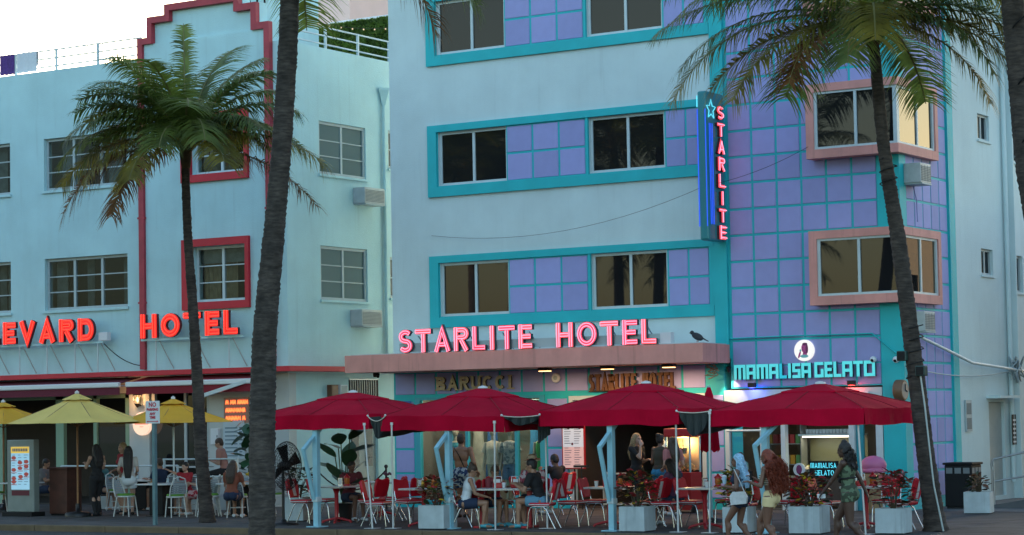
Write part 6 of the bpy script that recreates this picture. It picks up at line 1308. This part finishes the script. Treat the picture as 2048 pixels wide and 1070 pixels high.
def person(label, loc, face, Hh=1.7, sex='f', skin='tan', pel=None, lean=4, twist=0, feet=None, hands=None, kneepole=(1, 0, 0), head=(0, 0), hair=('short', 'brown'), wear=(), shoes=None, seated=False, vox=.011, build=1.0, slim=1.0, group='people at the hotels', elbow=None):
    """local frame: +x is where the person faces, +y to the left, z up; lengths for 1.70 m then scaled"""
    k = Hh/1.7; t = thing('person', label, 'person', loc, face, group)
    f = sex == 'f'; hs = .088 if f else .085; shw = (.165 if f else .195)*build
    P = V(pel or (0, 0, .90)); Lr = R(lean); up = V((sin(Lr), 0, cos(Lr))); rt = V((0, 1, 0)); fw = rt.cross(up).normalized(); tw = R(twist)
    srt = (rt*cos(tw)-fw*sin(tw)); sfw = (fw*cos(tw)+rt*sin(tw)); torso = M((fw, rt, up)).transposed(); tor2 = M((sfw, srt, up)).transposed()
    neck = P+up*.50; C = P+up*.36; feet = feet or [(.02, .09, .07), (-.02, -.09, .07)]; hands = hands or [(.08, .27, .80), (.05, -.27, .80)]
    pr = []; T = {}
    # trunk
    pr += [('e', P+up*.02, (.105*build, (.155 if f else .148)*build, .12), torso), ('e', P+up*.17, (.088*build, (.115 if f else .135)*build, .14), torso), ('e', C-up*.03, (.105*build, (.145 if f else .168)*build, .16), tor2), ('e', C+up*.085, (.085*build, shw*.93, .075), tor2)]
    for s in (1, -1): pr.append(('e', P-fw*.040+rt*s*.065-up*.035, (.085*build, .085*build, .09), torso))
    if f:
        for s in (1, -1): pr.append(('e', C+sfw*.085+srt*s*.068-up*.04, (.055, .06, .06), tor2))
    else:
        for s in (1, -1): pr.append(('e', C+sfw*.062+srt*s*.07+up*.0, (.045, .08, .065), tor2))
    hy, hp = R(head[0]), R(head[1]); hup = (V((0, 0, 1))*.75+up*.25).normalized(); hf0 = fw*cos(hy)+rt*sin(hy); hf0 = (hf0-hup*hf0.dot(hup)).normalized(); hf = hf0*cos(hp)+hup*sin(hp); hu = hup*cos(hp)-hf0*sin(hp); hr = hu.cross(hf)
    HC = neck+hup*.15+hf*.025; HM = M((hf, hr, hu)).transposed()
    pr += [('c', neck-up*.05, .058 if not f else .05, HC-hu*.05-hf*.02, .050 if not f else .044), ('e', HC+hu*.018-hf*.008, (.092, .074, .098), HM), ('e', HC-hu*.045+hf*.018, (.068, .056, .07), HM), ('e', HC-hu*.092+hf*.055, (.026, .03, .022), HM), ('e', HC-hu*.018+hf*.092, (.017, .013, .024), HM), ('e', HC-hu*.035+hf*.098, (.014, .018, .012), HM), ('e', HC-hu*.068+hf*.080, (.013, .026, .011), HM), ('e', HC+hu*.022+hf*.078, (.018, .05, .012), HM)]
    for s in (1, -1): pr += [('e', HC+hr*s*.076-hf*.005-hu*.01, (.02, .009, .032), HM)]
    # legs
    legs = []
    for s, ft in zip((1, -1), feet):
        hip = P+rt*s*hs-up*.03; kn, an = ik(hip, ft, .43, .42, kneepole); legs.append((hip, kn, an)); q = build*slim
        cb = (kn.lerp(an, .28)); back = -(an-kn).cross(rt).normalized() if True else 0
        back = V((0, 0, 0))-fw*.018
        pr += [('c', hip, .092*q if f else .088*q, hip.lerp(kn, .45), .076*q), ('c', hip.lerp(kn, .4), .078*q, kn, .054*q), ('c', kn, .053*q, an, .034), ('e', cb+back, (.054*q, .05*q, .10), None), ('c', an, .036, an+V((-.03, 0, -.03)), .034)]
        toe = an+V((.15, s*.02, -.045)); pr += [('t', [an+V((-.045, 0, -.035)), an+V((.02, 0, -.030)), toe-V((.05, 0, 0)), toe+V((.03, 0, -.005))], [.034, .042, .042, .022], .75)]
    # arms
    arms = []
    for i, (s, hd) in enumerate(zip((1, -1), hands)):
        sh = C+up*.095+srt*s*shw; pole = (elbow[i] if elbow else None) or (-sfw*.9+srt*s*.35-V((0, 0, 1))*.4); el_, wr = ik(sh, hd, .285, .245, pole); arms.append((sh, el_, wr)); a = 1.0 if f else 1.2
        pr += [('e', sh-up*.005, (.056*a, .052*a, .058*a), tor2), ('c', sh, .046*a, el_, .037*a), ('c', el_, .036*a, wr, .024*a), ('e', el_.lerp(wr, .25), (.038*a,)*3, None)]
        d = (wr-el_).normalized(); sd = d.cross(V((0, 0, 1))); sd = sd.normalized() if sd.length > .1 else rt.copy(); nm = sd.cross(d); pr += [('e', wr+d*.05, (.042, .038, .017), M((d, sd, nm)).transposed())]
        for j, (o_, l_) in enumerate(((-.030, .062), (-.010, .075), (.010, .070), (.029, .055))):
            b0 = wr+d*.075+sd*o_; b1 = b0+d*l_*.55-nm*.012; b2 = b1+d*l_*.45-nm*.028; pr += [('c', b0, .0105, b1, .0095), ('c', b1, .0095, b2, .008)]
        tb = wr+d*.03+sd*(.036*s*-1); pr += [('c', tb, .013, tb+d*.035+sd*(.022*-s)-nm*.012, .010), ('c', tb+d*.035+sd*(.022*-s)-nm*.012, .010, tb+d*.062+sd*(.018*-s)-nm*.024, .009)]
    def sc(pr):
        out = []
        for p in pr:
            if p[0] == 'c': out.append(('c', p[1]*k, p[2]*k, p[3]*k, p[4]*k))
            elif p[0] == 'e': out.append(('e', p[1]*k, tuple(r*k for r in p[2]), p[3]))
            else: out.append(('t', [q*k for q in p[1]], [r*k for r in p[2]])+tuple(p[3:]))
        return out
    body = remesh('body', sc(pr), SK[skin], t, vox)
    for s in (1, -1):
        MB().ball((HC+hf*.083+hr*s*.030+hu*.006)*k, (.010*k, .013*k, .007*k), 8, 6, HM).build('eye', BLACK, t)
    MB().ball((HC-hu*.066+hf*.089)*k, (.006*k, .022*k, .008*k), 8, 6, HM).build('mouth', mat('lips', (.20, .05, .05), .5), t)
    # clothes
    def torso_pr(inf, lo=-.02, hi=.46, shoulders=True):
        o = [('e', P+up*.17, (.088*build+inf, (.115 if f else .135)*build+inf, .15), torso), ('e', C-up*.03, (.105*build+inf, (.145 if f else .168)*build+inf, .16+inf), tor2)]
        if lo < .05: o.append(('e', P+up*.05, (.105*build+inf, (.155 if f else .148)*build+inf, .11), torso))
        if shoulders: o.append(('e', C+up*.075, (.085*build+inf, shw*.95+inf, .075+inf*.6), tor2))
        if f:
            for s in (1, -1): o.append(('e', C+sfw*.085+srt*s*.068-up*.04, (.055+inf, .06+inf, .06+inf), tor2))
        return o
    for w in wear:
        kind, m = w[0], w[1]; pp = []
        if kind in ('tee', 'shirt', 'tank'):
            pp = torso_pr(.016)
            if kind != 'tank':
                for sh, e_, wr in arms: pp += [('c', sh, .064 if f else .075, sh.lerp(e_, .55 if kind == 'tee' else .98), .056 if f else .066)]
                if kind == 'shirt':
                    for sh, e_, wr in arms: pp += [('c', e_, .052, e_.lerp(wr, .9), .040)]
        elif kind == 'bra': pp = [('e', C+sfw*.085+srt*s*.068-up*.04, (.067, .072, .07), tor2) for s in (1, -1)]+[('e', C-up*.05, (.112*build, (.152)*build, .075), tor2)]+[('t', [C+sfw*.10+srt*s*.08+up*.0, C+sfw*.05+srt*s*.095+up*.15, C-sfw*.08+srt*s*.08+up*.05], [.022, .020, .022]) for s in (1, -1)]
        elif kind == 'crop': pp = [('e', C+sfw*.085+srt*s*.068-up*.04, (.07, .074, .07), tor2) for s in (1, -1)]+[('e', C-up*.09, (.112*build, .150*build, .12), tor2)]+[('t', [C+sfw*.10+srt*s*.08, C+sfw*.05+srt*s*.10+up*.15, C-sfw*.08+srt*s*.08+up*.05], [.014, .012, .014]) for s in (1, -1)]
        elif kind in ('shorts', 'minishorts', 'trousers', 'skirt'):
            pp = [('e', P+up*.02, (.105*build+.014, (.155 if f else .148)*build+.014, .115), torso)]+[('e', P-fw*.040+rt*s*.062-up*.035, (.085*build+.014, .088*build+.014, .10), torso) for s in (1, -1)]
            fr_ = dict(shorts=.62, minishorts=.30, trousers=1.0, skirt=.52)[kind]; ex = .034 if kind == 'skirt' else (.020 if kind == 'shorts' else .016)
            for hip, kn, an in legs:
                e1 = hip.lerp(kn, fr_); pp += [('t', [hip+up*.03, hip, e1], [.088*build+ex, .094*build+ex, (.094-.036*fr_)*build*slim+ex+(.012 if kind == 'shorts' else 0)])]
                if kind == 'trousers': pp += [('c', kn, .066, an+V((0, 0, .02)), .05)]
            if kind == 'skirt': pp += [('e', P-up*.09, (.16, .19, .13), torso)]
        elif kind == 'bodysuit':
            pp = torso_pr(.014, shoulders=False)+[('e', P+up*.02, (.119*build, .169*build, .12), torso)]+[('e', P-fw*.040+rt*s*.062-up*.035, (.099, .102, .11), torso) for s in (1, -1)]
            for hip, kn, an in legs: pp += [('t', [hip+up*.03, hip, hip.lerp(kn, .26)], [.10, .108, .104])]
            pp += [('t', [C+sfw*.11+srt*s*.075, C+sfw*.06+srt*s*.07+up*.12, neck-fw*.03], [.012, .011, .011]) for s in (1, -1)]
        elif kind == 'dress':
            pp = torso_pr(.018)+[('e', P+up*.02, (.125*build, .17*build, .13), torso)]
            for hip, kn, an in legs: pp += [('t', [hip+up*.05, hip, hip.lerp(kn, .85)], [.11, .118, .12])]
            for sh, e_, wr in arms: pp += [('c', sh, .066, sh.lerp(e_, .6), .062)]
        elif kind == 'strap':
            pts = [C+up*.13+srt*.13, C+sfw*.135+srt*.03-up*.05, P+up*.10-rt*.15+fw*.05, P+up*.10-rt*.10-fw*.10, C-sfw*.13+srt*.0-up*.02, C+up*.13+srt*.13-sfw*.04]; pp = [('t', pts, [.012]*6)]
        elif kind == 'beltbag': pp = [('e', C-up*.16+sfw*.12-srt*.02, (.04, .10, .05), tor2), ('e', C-up*.14, (.125*build, .155*build, .022), tor2)]
        if pp: remesh(w[2] if len(w) > 2 else kind, sc(pp), m, t, vox)
    if shoes:
        pp = []
        for hip, kn, an in legs: toe = an+V((.15, 0, -.045)); pp += [('t', [an+V((-.06, 0, -.035)), an+V((.02, 0, -.03)), toe-V((.05, 0, 0)), toe+V((.04, 0, -.005))], [.042, .052, .050, .028], .8)]
        remesh('shoes', sc(pp), shoes, t, vox)
    # hair
    st, hc = hair; hp_ = [('e', HC+hu*.040-hf*.022, (.100, .086, .094), HM)]; rr = random.Random(len(label)); back = neck-fw*.10
    if st == 'short': hp_ += [('e', HC+hu*.0-hf*.045, (.07, .08, .09), HM)]
    if st in ('long', 'straight', 'verylong'):
        Lh = dict(long=.28, straight=.34, verylong=.52)[st]
        for s in (-1, 0, 1): hp_ += [('t', [HC+hu*.03-hf*.05+hr*s*.055, HC-hu*.08-hf*.075+hr*s*.07, back-up*(Lh*.45)-fw*.035+rt*s*.065, back-up*Lh-fw*.02+rt*s*.05], [.05, .052, .048, .022])]
        for s in (-1, 1): hp_ += [('t', [HC+hu*.05+hr*s*.06, HC-hu*.03+hr*s*.085-hf*.01, HC-hu*.14+hr*s*.085-hf*.015, neck-up*.08+rt*s*.10+fw*.01], [.026, .026, .028, .016])]
    if st == 'mane':
        for i in range(150):
            g = rr.random(); a = rr.uniform(-1.35, 1.35); w_ = .035+.075*sin(pi*min(1, g*1.05))**.8
            c = HC+hu*(.08-.62*g)+(-hf*cos(a)+hr*sin(a))*(w_+rr.uniform(0, .03))-hf*(.03+.10*g); hp_.append(('e', c, (rr.uniform(.022, .04),)*3, None))
        for s in (-1, 0, 1): hp_ += [('t', [HC+hu*.05-hf*.04+hr*s*.05, HC-hu*.15-hf*.13+hr*s*.08, HC-hu*.38-hf*.17+hr*s*.08, HC-hu*.56-hf*.15+hr*s*.04], [.07, .085, .085, .03])]
    if st == 'braids':
        hp_ += [('e', HC+hu*.125-hf*.02, (.05, .05, .04), HM)]
        for i in range(16):
            a = -1.2+2.4*i/15; o0 = HC+hu*.02+(-hf*cos(a)+hr*sin(a))*.08; hp_.append(('t', [HC+hu*.09-hf*.02, o0, o0-hu*.12-hf*.04, back-up*(.10+rr.uniform(0, .08))+rt*sin(a)*.10-fw*.05], [.02, .018, .017, .010]))
    if st == 'bun': hp_ += [('e', HC+hu*.10-hf*.09, (.05, .05, .045), HM), ('e', HC-hf*.05, (.065, .078, .08), HM)]
    if st == 'hat': hp_ += [('e', HC-hf*.045, (.07, .08, .08), HM)]
    remesh('hair', sc(hp_), HR[hc], t, vox, smooth=1 if st in ('mane', 'braids') else 3, ratio=.5)
    if st in ('mane', 'braids', 'straight', 'verylong', 'long') and vox < .0105:
        mb = MB(); ns = dict(mane=900, braids=260, straight=420)[st] if st in ('mane', 'braids', 'straight') else 200
        Lh = dict(mane=.62, braids=.36, straight=.46)[st]
        for i in range(ns):
            a = rr.uniform(-1.5, 1.5); g = rr.random(); p = HC+hu*(.07-.05*abs(a))+(-hf*cos(a)+hr*sin(a))*.085; 
            wd = .17*g if st == 'mane' else .05*g; ln = Lh*rr.uniform(.5, 1.05); pts = []; ph = rr.uniform(0, 6); fq = 26 if st == 'mane' else 5; am = .022 if st == 'mane' else .008
            for j in range(8):
                f = j/7; o = (-hf*cos(a)+hr*sin(a)); pts.append(p+o*(wd*sin(pi*min(1, f*.75))+.012)-hf*(.11*f if st == 'mane' else .05*f)-hu*ln*f+V((am*sin(ph+fq*f), am*cos(ph*1.3+fq*f), am*sin(ph*2+fq*f)))*(.3+f))
            w_ = .0055
            for j in range(7):
                sd = (pts[j+1]-pts[j]).cross(fw if j % 2 else hr); sd = sd.normalized()*w_ if sd.length > 1e-6 else hr*w_
                mb.quad((pts[j]-sd)*k, (pts[j]+sd)*k, (pts[j+1]+sd*.8)*k, (pts[j+1]-sd*.8)*k)
        mb.build('hair_strands', HR[hc], t)['kind'] = 'stuff'
    if st == 'hat':
        q = MB().lathe([(.16, 0), (.165, .008), (.095, .015), (.09, .06), (.085, .10), (.05, .118)], n=20).build('straw_hat', mat('straw', (.42, .33, .24), .8, .2, 40), t); q.matrix_local = M.Translation((HC+hu*.055-hf*.01)*k) @ HM.to_4x4() @ M.Scale(k, 4)
        q = MB().lathe([(.0965, .018), (.0925, .045)], n=20).build('hat_band', mat('red_band', (.25, .04, .05)), t); q.matrix_local = M.Translation((HC+hu*.055-hf*.01)*k) @ HM.to_4x4() @ M.Scale(k, 4)
    t['_'] = 0; del t['_']
    return t, dict(HC=HC*k, P=P*k, C=C*k, hands=[a[2]*k for a in arms], legs=legs, k=k, hf=hf, hu=hu, fw=fw, up=up)
def stripes(name, a, b, f=34, axis=2):
    m = mat(name, a, .85); n = m.node_tree.nodes; L = m.node_tree.links; tc = n.new('ShaderNodeTexCoord'); w = n.new('ShaderNodeTexWave'); w.bands_direction = 'XYZ'[axis]; w.inputs['Scale'].default_value = f/6.28*1.0; w.inputs['Distortion'].default_value = .6; w.inputs['Detail'].default_value = 0; L.new(tc.outputs['Object'], w.inputs[0])
    r = n.new('ShaderNodeValToRGB'); r.color_ramp.interpolation = 'CONSTANT'; r.color_ramp.elements[0].color = (*a, 1); r.color_ramp.elements[1].position = .5; r.color_ramp.elements[1].color = (*b, 1); L.new(w.outputs[0], r.inputs[0]); L.new(r.outputs[0], n['Principled BSDF'].inputs['Base Color']); return m
NAVY = mat('navy_fabric', (.012, .025, .06), .85); BLKF = mat('black_fabric', (.012, .012, .014), .9); WHF = mat('white_fabric', (.58, .62, .64), .85); CREAM = mat('pale_yellow_fabric', (.62, .50, .27), .85); REDFB = mat('red_fabric', (.32, .015, .025), .85); TURQ = mat('turquoise_sandal', (.05, .32, .40), .5)
LEFT = pi                        # walking to the left of the picture = -x
RZ = -.13
# three women walking past in the street
p, q = person('woman with pale blue hair in a navy sports bra and navy shorts walking left', (14.55, -10.72, RZ), LEFT+.15, 1.60, 'f', 'brown', lean=3, feet=[(.22, .08, .09), (-.20, -.08, .12)], hands=[(.24, .17, 1.10), (.22, -.20, 1.02)], hair=('straight', 'blue'), wear=[('bra', NAVY, 'sports_bra'), ('minishorts', NAVY, 'shorts')], shoes=WHF, head=(12, 4), vox=.009, slim=1.02, build=.96, group='women walking in the street')
t = thing('waist_bag', 'white bag at the hip of the blue haired woman', 'bag', (14.60, -10.95, .72), LEFT+.15); MB().ext([(-.15, -.09), (.11, -.11), (.13, .03), (.08, .10), (-.12, .11), (-.17, .02)], (0, -.035, 0), (1, 0, 0), (0, 0, 1), (0, .07, 0)).build('pouch', mat('white_leather', (.5, .53, .55), .5, .12, 20), t); MB().tube([(-.12, 0, .1), (-.05, .05, .3), (.02, .1, .48)], .008, 6).build('strap', WHF, t)
t = thing('paper_cup', 'clear drinks cup held by the blue haired woman', 'cup', (14.29, -10.80, .95)); MB().lathe([(.03, 0), (.042, .12)], n=14).build('body', mat('iced_drink', (.35, .5, .6), .2), t); MB().lathe([(.043, .121), (.03, .14)], n=14).build('lid', WHF, t)
p, q = person('woman with a long red curly mane, striped top and pale yellow shorts walking left', (15.36, -11.28, RZ), LEFT+.05, 1.68, 'f', 'brown', lean=4, feet=[(-.20, .09, .10), (.26, -.09, .09)], hands=[(.30, .14, 1.14), (.30, -.05, 1.20)], hair=('mane', 'red'), wear=[('crop', stripes('green_white_stripe', (.50, .50, .42), (.03, .09, .07), 60), 'crop_top'), ('minishorts', CREAM, 'shorts')], shoes=WHF, head=(-4, -4), vox=.009, slim=1.06, group='women walking in the street')
t = thing('mobile_phone', 'phone with white strap held by the red haired woman', 'phone', (15.03, -11.30, 1.10)); MB().rbox(-.012, .012, -.04, .04, -.075, .075, .006).build('case', BLACK, t); MB().bar((0, -.02, -.07), (.05, -.04, -.30), .012).build('strap', WHF, t)
p, q = person('tall woman with braided hair in a green camouflage bodysuit striding left', (16.52, -10.80, RZ), LEFT+.1, 1.78, 'f', 'dark', lean=5, feet=[(-.32, .09, .14), (.27, -.09, .09)], hands=[(.36, .16, .92), (-.22, -.30, .80)], hair=('braids', 'black'), wear=[('bodysuit', dots('camouflage_green', (.10, .15, .09), (.035, .05, .03), 11), 'bodysuit'), ('beltbag', BLKF, 'belt_bag')], shoes=BLKF, head=(0, -3), vox=.009, build=1.06, slim=1.05, group='women walking in the street')
t = thing('mobile_phone', 'white phone in the swinging hand of the braided woman', 'phone', (16.12, -11.0, .76), LEFT, None); MB().rbox(-.07, .07, -.012, .012, -.035, .035, .006).build('case', WHF, t); MB().box(-.065, .065, -.0135, -.0125, -.03, .03).build('screen', BLACK, t)
# diners of the long table
SEATP = (-.02, 0, .52); SF = [(.40, .10, .08), (.36, -.10, .08)]
person('seated woman in a white vest and dark shorts at the long table', (7.40, -8.15, 0), .55, 1.64, 'f', 'tan', pel=SEATP, lean=16, feet=[(.40, .09, .08), (.34, -.09, .08)], hands=[(.40, .12, .62), (.42, -.10, .62)], hair=('bun', 'brown'), wear=[('tank', WHF, 'vest'), ('shorts', NAVY, 'shorts')], shoes=TURQ, head=(0, -25), elbow=[(-.3, .3, -1), (-.3, -.3, -1)])
person('seated young person in a dull red top leaning over the long table', (7.42, -7.35, 0), -.2, 1.60, 'f', 'tan', pel=SEATP, lean=20, feet=SF, hands=[(.42, .12, .80), (.42, -.12, .80)], hair=('short', 'brown'), wear=[('tee', mat('dull_red_cotton', (.25, .05, .06), .9), 'tee_shirt'), ('shorts', NAVY, 'shorts')], shoes=TURQ, head=(-8, -30), elbow=[(0, .6, -1), (0, -.6, -1)])
person('seated man in a black shirt with his back turned at the long table', (8.85, -7.78, 0), pi+.2, 1.76, 'm', 'tan', pel=SEATP, lean=18, feet=SF, hands=[(.42, .14, .80), (.44, -.12, .80)], hair=('short', 'black'), wear=[('tee', BLKF, 'tee_shirt'), ('shorts', mat('blue_shorts', (.10, .25, .36), .9), 'shorts')], shoes=TURQ, head=(8, -10))
person('seated man in a straw hat and pink floral shirt at the long table', (8.15, -6.85, 0), -pi/2, 1.76, 'm', 'brown', pel=SEATP, lean=6, feet=SF, hands=[(.40, .16, .80), (.40, -.16, .80)], hair=('hat', 'black'), wear=[('tee', dots('pink_floral', (.52, .44, .47), (.34, .07, .10), 16), 'shirt'), ('shorts', NAVY, 'shorts')], shoes=WHF, head=(0, -10))
chair(8.15, -6.88, -pi/2, 'red chair under the man in the straw hat')
# standing in front of the shops
person('bare backed man in floral swim shorts looking into the clothes shop', (4.75, -4.3, 0), pi/2+.25, 1.80, 'm', 'tan', lean=2, hands=[(.18, .26, .95), (.15, -.28, .92)], hair=('short', 'brown'), wear=[('shorts', dots('blue_floral', (.015, .04, .12), (.35, .42, .48), 13), 'swim_shorts'), ('strap', BLKF, 'bag_strap')], shoes=BLKF, head=(5, -8))
person('blonde woman in a black top with her hand at her cheek by the hotel entrance', (7.85, -2.2, 0), -.25, 1.74, 'f', 'light', lean=0, hands=[(.20, .12, 1.12), (.17, -.06, 1.40)], hair=('long', 'blond'), wear=[('tee', BLKF, 'top'), ('trousers', BLKF, 'trousers')], shoes=BLKF, head=(0, 4), elbow=[None, (.2, -.2, -1)])
person('woman in an olive top and bright blue shorts with her back turned by the entrance', (8.45, -2.3, 0), pi/2-.2, 1.72, 'f', 'brown', hands=[(.22, .10, 1.08), (.22, -.14, 1.08)], hair=('bun', 'black'), wear=[('tank', mat('olive_cotton', (.05, .045, .03), .9), 'top'), ('shorts', mat('bright_blue', (.02, .18, .34), .8), 'shorts')], shoes=WHF)
person('man in a pale blue shirt standing behind the woman in blue shorts', (8.15, -1.1, 0), -pi/2+.3, 1.84, 'm', 'tan', hands=[(.20, .22, 1.05), (.20, -.22, 1.05)], hair=('short', 'brown'), wear=[('shirt', mat('pale_blue_cotton', (.30, .45, .62), .9), 'shirt'), ('trousers', NAVY, 'trousers')], shoes=BLKF)
person('person in a pink top waiting beside the popcorn machine', (8.95, -2.6, 0), pi*.8, 1.66, 'f', 'light', hands=[(.2, .15, 1.0), (.2, -.15, 1.0)], hair=('long', 'brown'), wear=[('tee', mat('pink_cotton', (.42, .16, .16), .9), 'top'), ('shorts', NAVY, 'shorts')], shoes=WHF)
person('dark haired person in pale trousers seated beside the lit price list', (6.15, -2.6, 0), pi*.92, 1.72, 'm', 'brown', pel=SEATP, lean=14, feet=SF, hands=[(.42, .14, .95), (.40, -.12, .92)], hair=('short', 'black'), wear=[('tee', BLKF, 'tee_shirt'), ('trousers', mat('stone_trousers', (.38, .35, .28), .9), 'trousers')], shoes=WHF, head=(0, -18))
chair(6.17, -2.6, pi*.92, 'red chair beside the lit price list')
# people of the left cafe
person('waitress in black vest and trousers beside the large yellow parasol pole', (-4.72, -5.25, 0), LEFT-.35, 1.68, 'f', 'light', lean=3, feet=[(-.08, .09, .07), (.06, -.09, .07)], hands=[(.40, .10, 1.22), (.36, -.12, 1.00)], hair=('long', 'black'), wear=[('tank', BLKF, 'vest'), ('trousers', BLKF, 'trousers')], shoes=BLKF, head=(0, -6), group='people of the left cafe')
person('girl in a red top and white shorts behind the waitress', (-4.75, -4.3, 0), -1.9, 1.70, 'f', 'light', lean=2, hands=[(.15, .2, .95), (.2, -.15, 1.02)], hair=('long', 'blond'), wear=[('tee', REDFB, 'top'), ('minishorts', WHF, 'shorts')], shoes=BLKF, group='people of the left cafe')
person('woman with very long dark hair in a white top and white skirt', (-4.30, -4.65, 0), 2.2, 1.62, 'f', 'light', lean=3, hands=[(.16, .2, .98), (.2, -.16, 1.0)], hair=('verylong', 'black'), wear=[('tee', mat('off_white_fabric', (.48, .45, .42), .9), 'top'), ('skirt', WHF, 'skirt')], shoes=BLKF, group='people of the left cafe')
person('seated girl in red stretching out an arm at the green chair table', (-2.95, -4.15, 0), -pi/2, 1.55, 'f', 'light', pel=(0, 0, .55), lean=6, feet=SF, hands=[(.35, .05, .8), (.02, -.62, 1.12)], hair=('short', 'black'), wear=[('tee', REDFB, 'top'), ('shorts', NAVY, 'shorts')], shoes=WHF, group='people of the left cafe')
person('seated girl in a red and white floral dress beside the sign post', (-2.2, -4.45, 0), pi+.5, 1.58, 'f', 'light', pel=(0, 0, .55), lean=8, feet=SF, hands=[(.32, .14, .78), (.34, -.12, .78)], hair=('long', 'brown'), wear=[('dress', dots('red_floral', (.34, .02, .03), (.5, .3, .3), 14), 'dress')], shoes=WHF, group='people of the left cafe')
person('man in a dull pink shirt and dark trousers seated on the porch reading', (-3.95, -1.55, .30), pi*1.15, 1.76, 'm', 'light', pel=(0, 0, .62), lean=14, feet=[(.42, .1, .10), (.38, -.1, .10)], hands=[(.34, .12, .86), (.36, -.10, .88)], hair=('short', 'brown'), wear=[('tee', mat('dull_pink_cotton', (.36, .17, .14), .9), 'shirt'), ('trousers', BLKF, 'trousers')], shoes=BLKF, head=(0, -22), group='people of the left cafe')
bchair(-3.95, -1.55, pi*1.15, 'white rattan chair of the man on the porch', .30); cafe_table(-4.75, -1.75, 'white topped table on the porch in front of the reading man', .7, .6, .30)
person('seated guest with head bowed low between the rattan chairs', (-1.55, -4.05, 0), -pi/2+.3, 1.62, 'm', 'tan', pel=(0, 0, .52), lean=34, feet=SF, hands=[(.42, .14, .78), (.44, -.1, .78)], hair=('short', 'black'), wear=[('tee', mat('grey_cotton', (.14, .14, .15), .9), 'tee_shirt'), ('shorts', NAVY, 'shorts')], shoes=WHF, head=(0, -40), group='people of the left cafe')
person('guest in white seated behind the white table between the trunks', (-.95, -3.85, 0), -pi/2, 1.62, 'f', 'light', pel=(0, 0, .52), lean=14, feet=SF, hands=[(.42, .14, .78), (.42, -.14, .78)], hair=('long', 'brown'), wear=[('tee', WHF, 'top'), ('shorts', NAVY, 'shorts')], shoes=WHF, head=(0, -20), group='people of the left cafe')
for x, y, rz, l in ((-1.55, -4.0, -pi/2+.3, 'white rattan chair of the bowed guest'), (-.95, -3.85, -pi/2, 'white rattan chair of the guest in white')): bchair(x, y, rz, l)

for x, y, fc, sx, sk, hr_, top, l in ((-9.3, -2.3, .3, 'm', 'tan', ('short', 'black'), mat('grey_cotton', (.14, .14, .15)), 'guest in a grey shirt seated behind the rail left of the host stand'), (-7.1, -2.6, 0, 'f', 'light', ('long', 'blond'), mat('teal_cotton', (.05, .16, .17), .9), 'blonde guest in a teal top seated behind the host stand'), (-5.0, -2.65, pi, 'm', 'tan', ('short', 'brown'), NAVY, 'guest in a navy shirt seated behind the girl in red and white'), (-.45, -5.6, pi/2+.3, 'f', 'tan', ('long', 'brown'), mat('rust_cotton', (.22, .07, .04), .9), 'guest in a rust top seated right of the smaller palm trunk'), (3.05, -6.0, -.4, 'm', 'brown', ('short', 'black'), mat('wine_cotton', (.12, .02, .03), .9), 'diner in a wine coloured shirt beneath the first parasol'), (10.9, -6.2, pi, 'f', 'tan', ('long', 'black'), mat('plum_cotton', (.10, .04, .09), .9), 'diner in a plum top at the ketchup table')):
    person(l, (x, y, 0), fc, 1.68, sx, sk, pel=SEATP, lean=12, feet=SF, hands=[(.42, .14, .78), (.42, -.12, .78)], hair=hr_, wear=[('tee', top, 'tee_shirt'), ('shorts', NAVY, 'shorts')], shoes=WHF, head=(0, -14), vox=.013)
person('child with dark curls waiting at the gelato shop door', (10.0, -1.6, 0), pi/2, 1.30, 'f', 'brown', hands=[(.15, .2, .95), (.2, -.15, 1.0)], hair=('short', 'black'), wear=[('tee', mat('mint_cotton', (.12, .26, .24), .9), 'tee_shirt'), ('shorts', NAVY, 'shorts')], shoes=WHF)
person('shop assistant in a black top behind the gelato counter', (11.3, 1.6, 0), -pi/2, 1.70, 'f', 'tan', hands=[(.3, .15, 1.1), (.3, -.15, 1.1)], hair=('bun', 'black'), wear=[('tee', BLKF, 'tee_shirt'), ('trousers', BLKF, 'trousers')], shoes=BLKF)
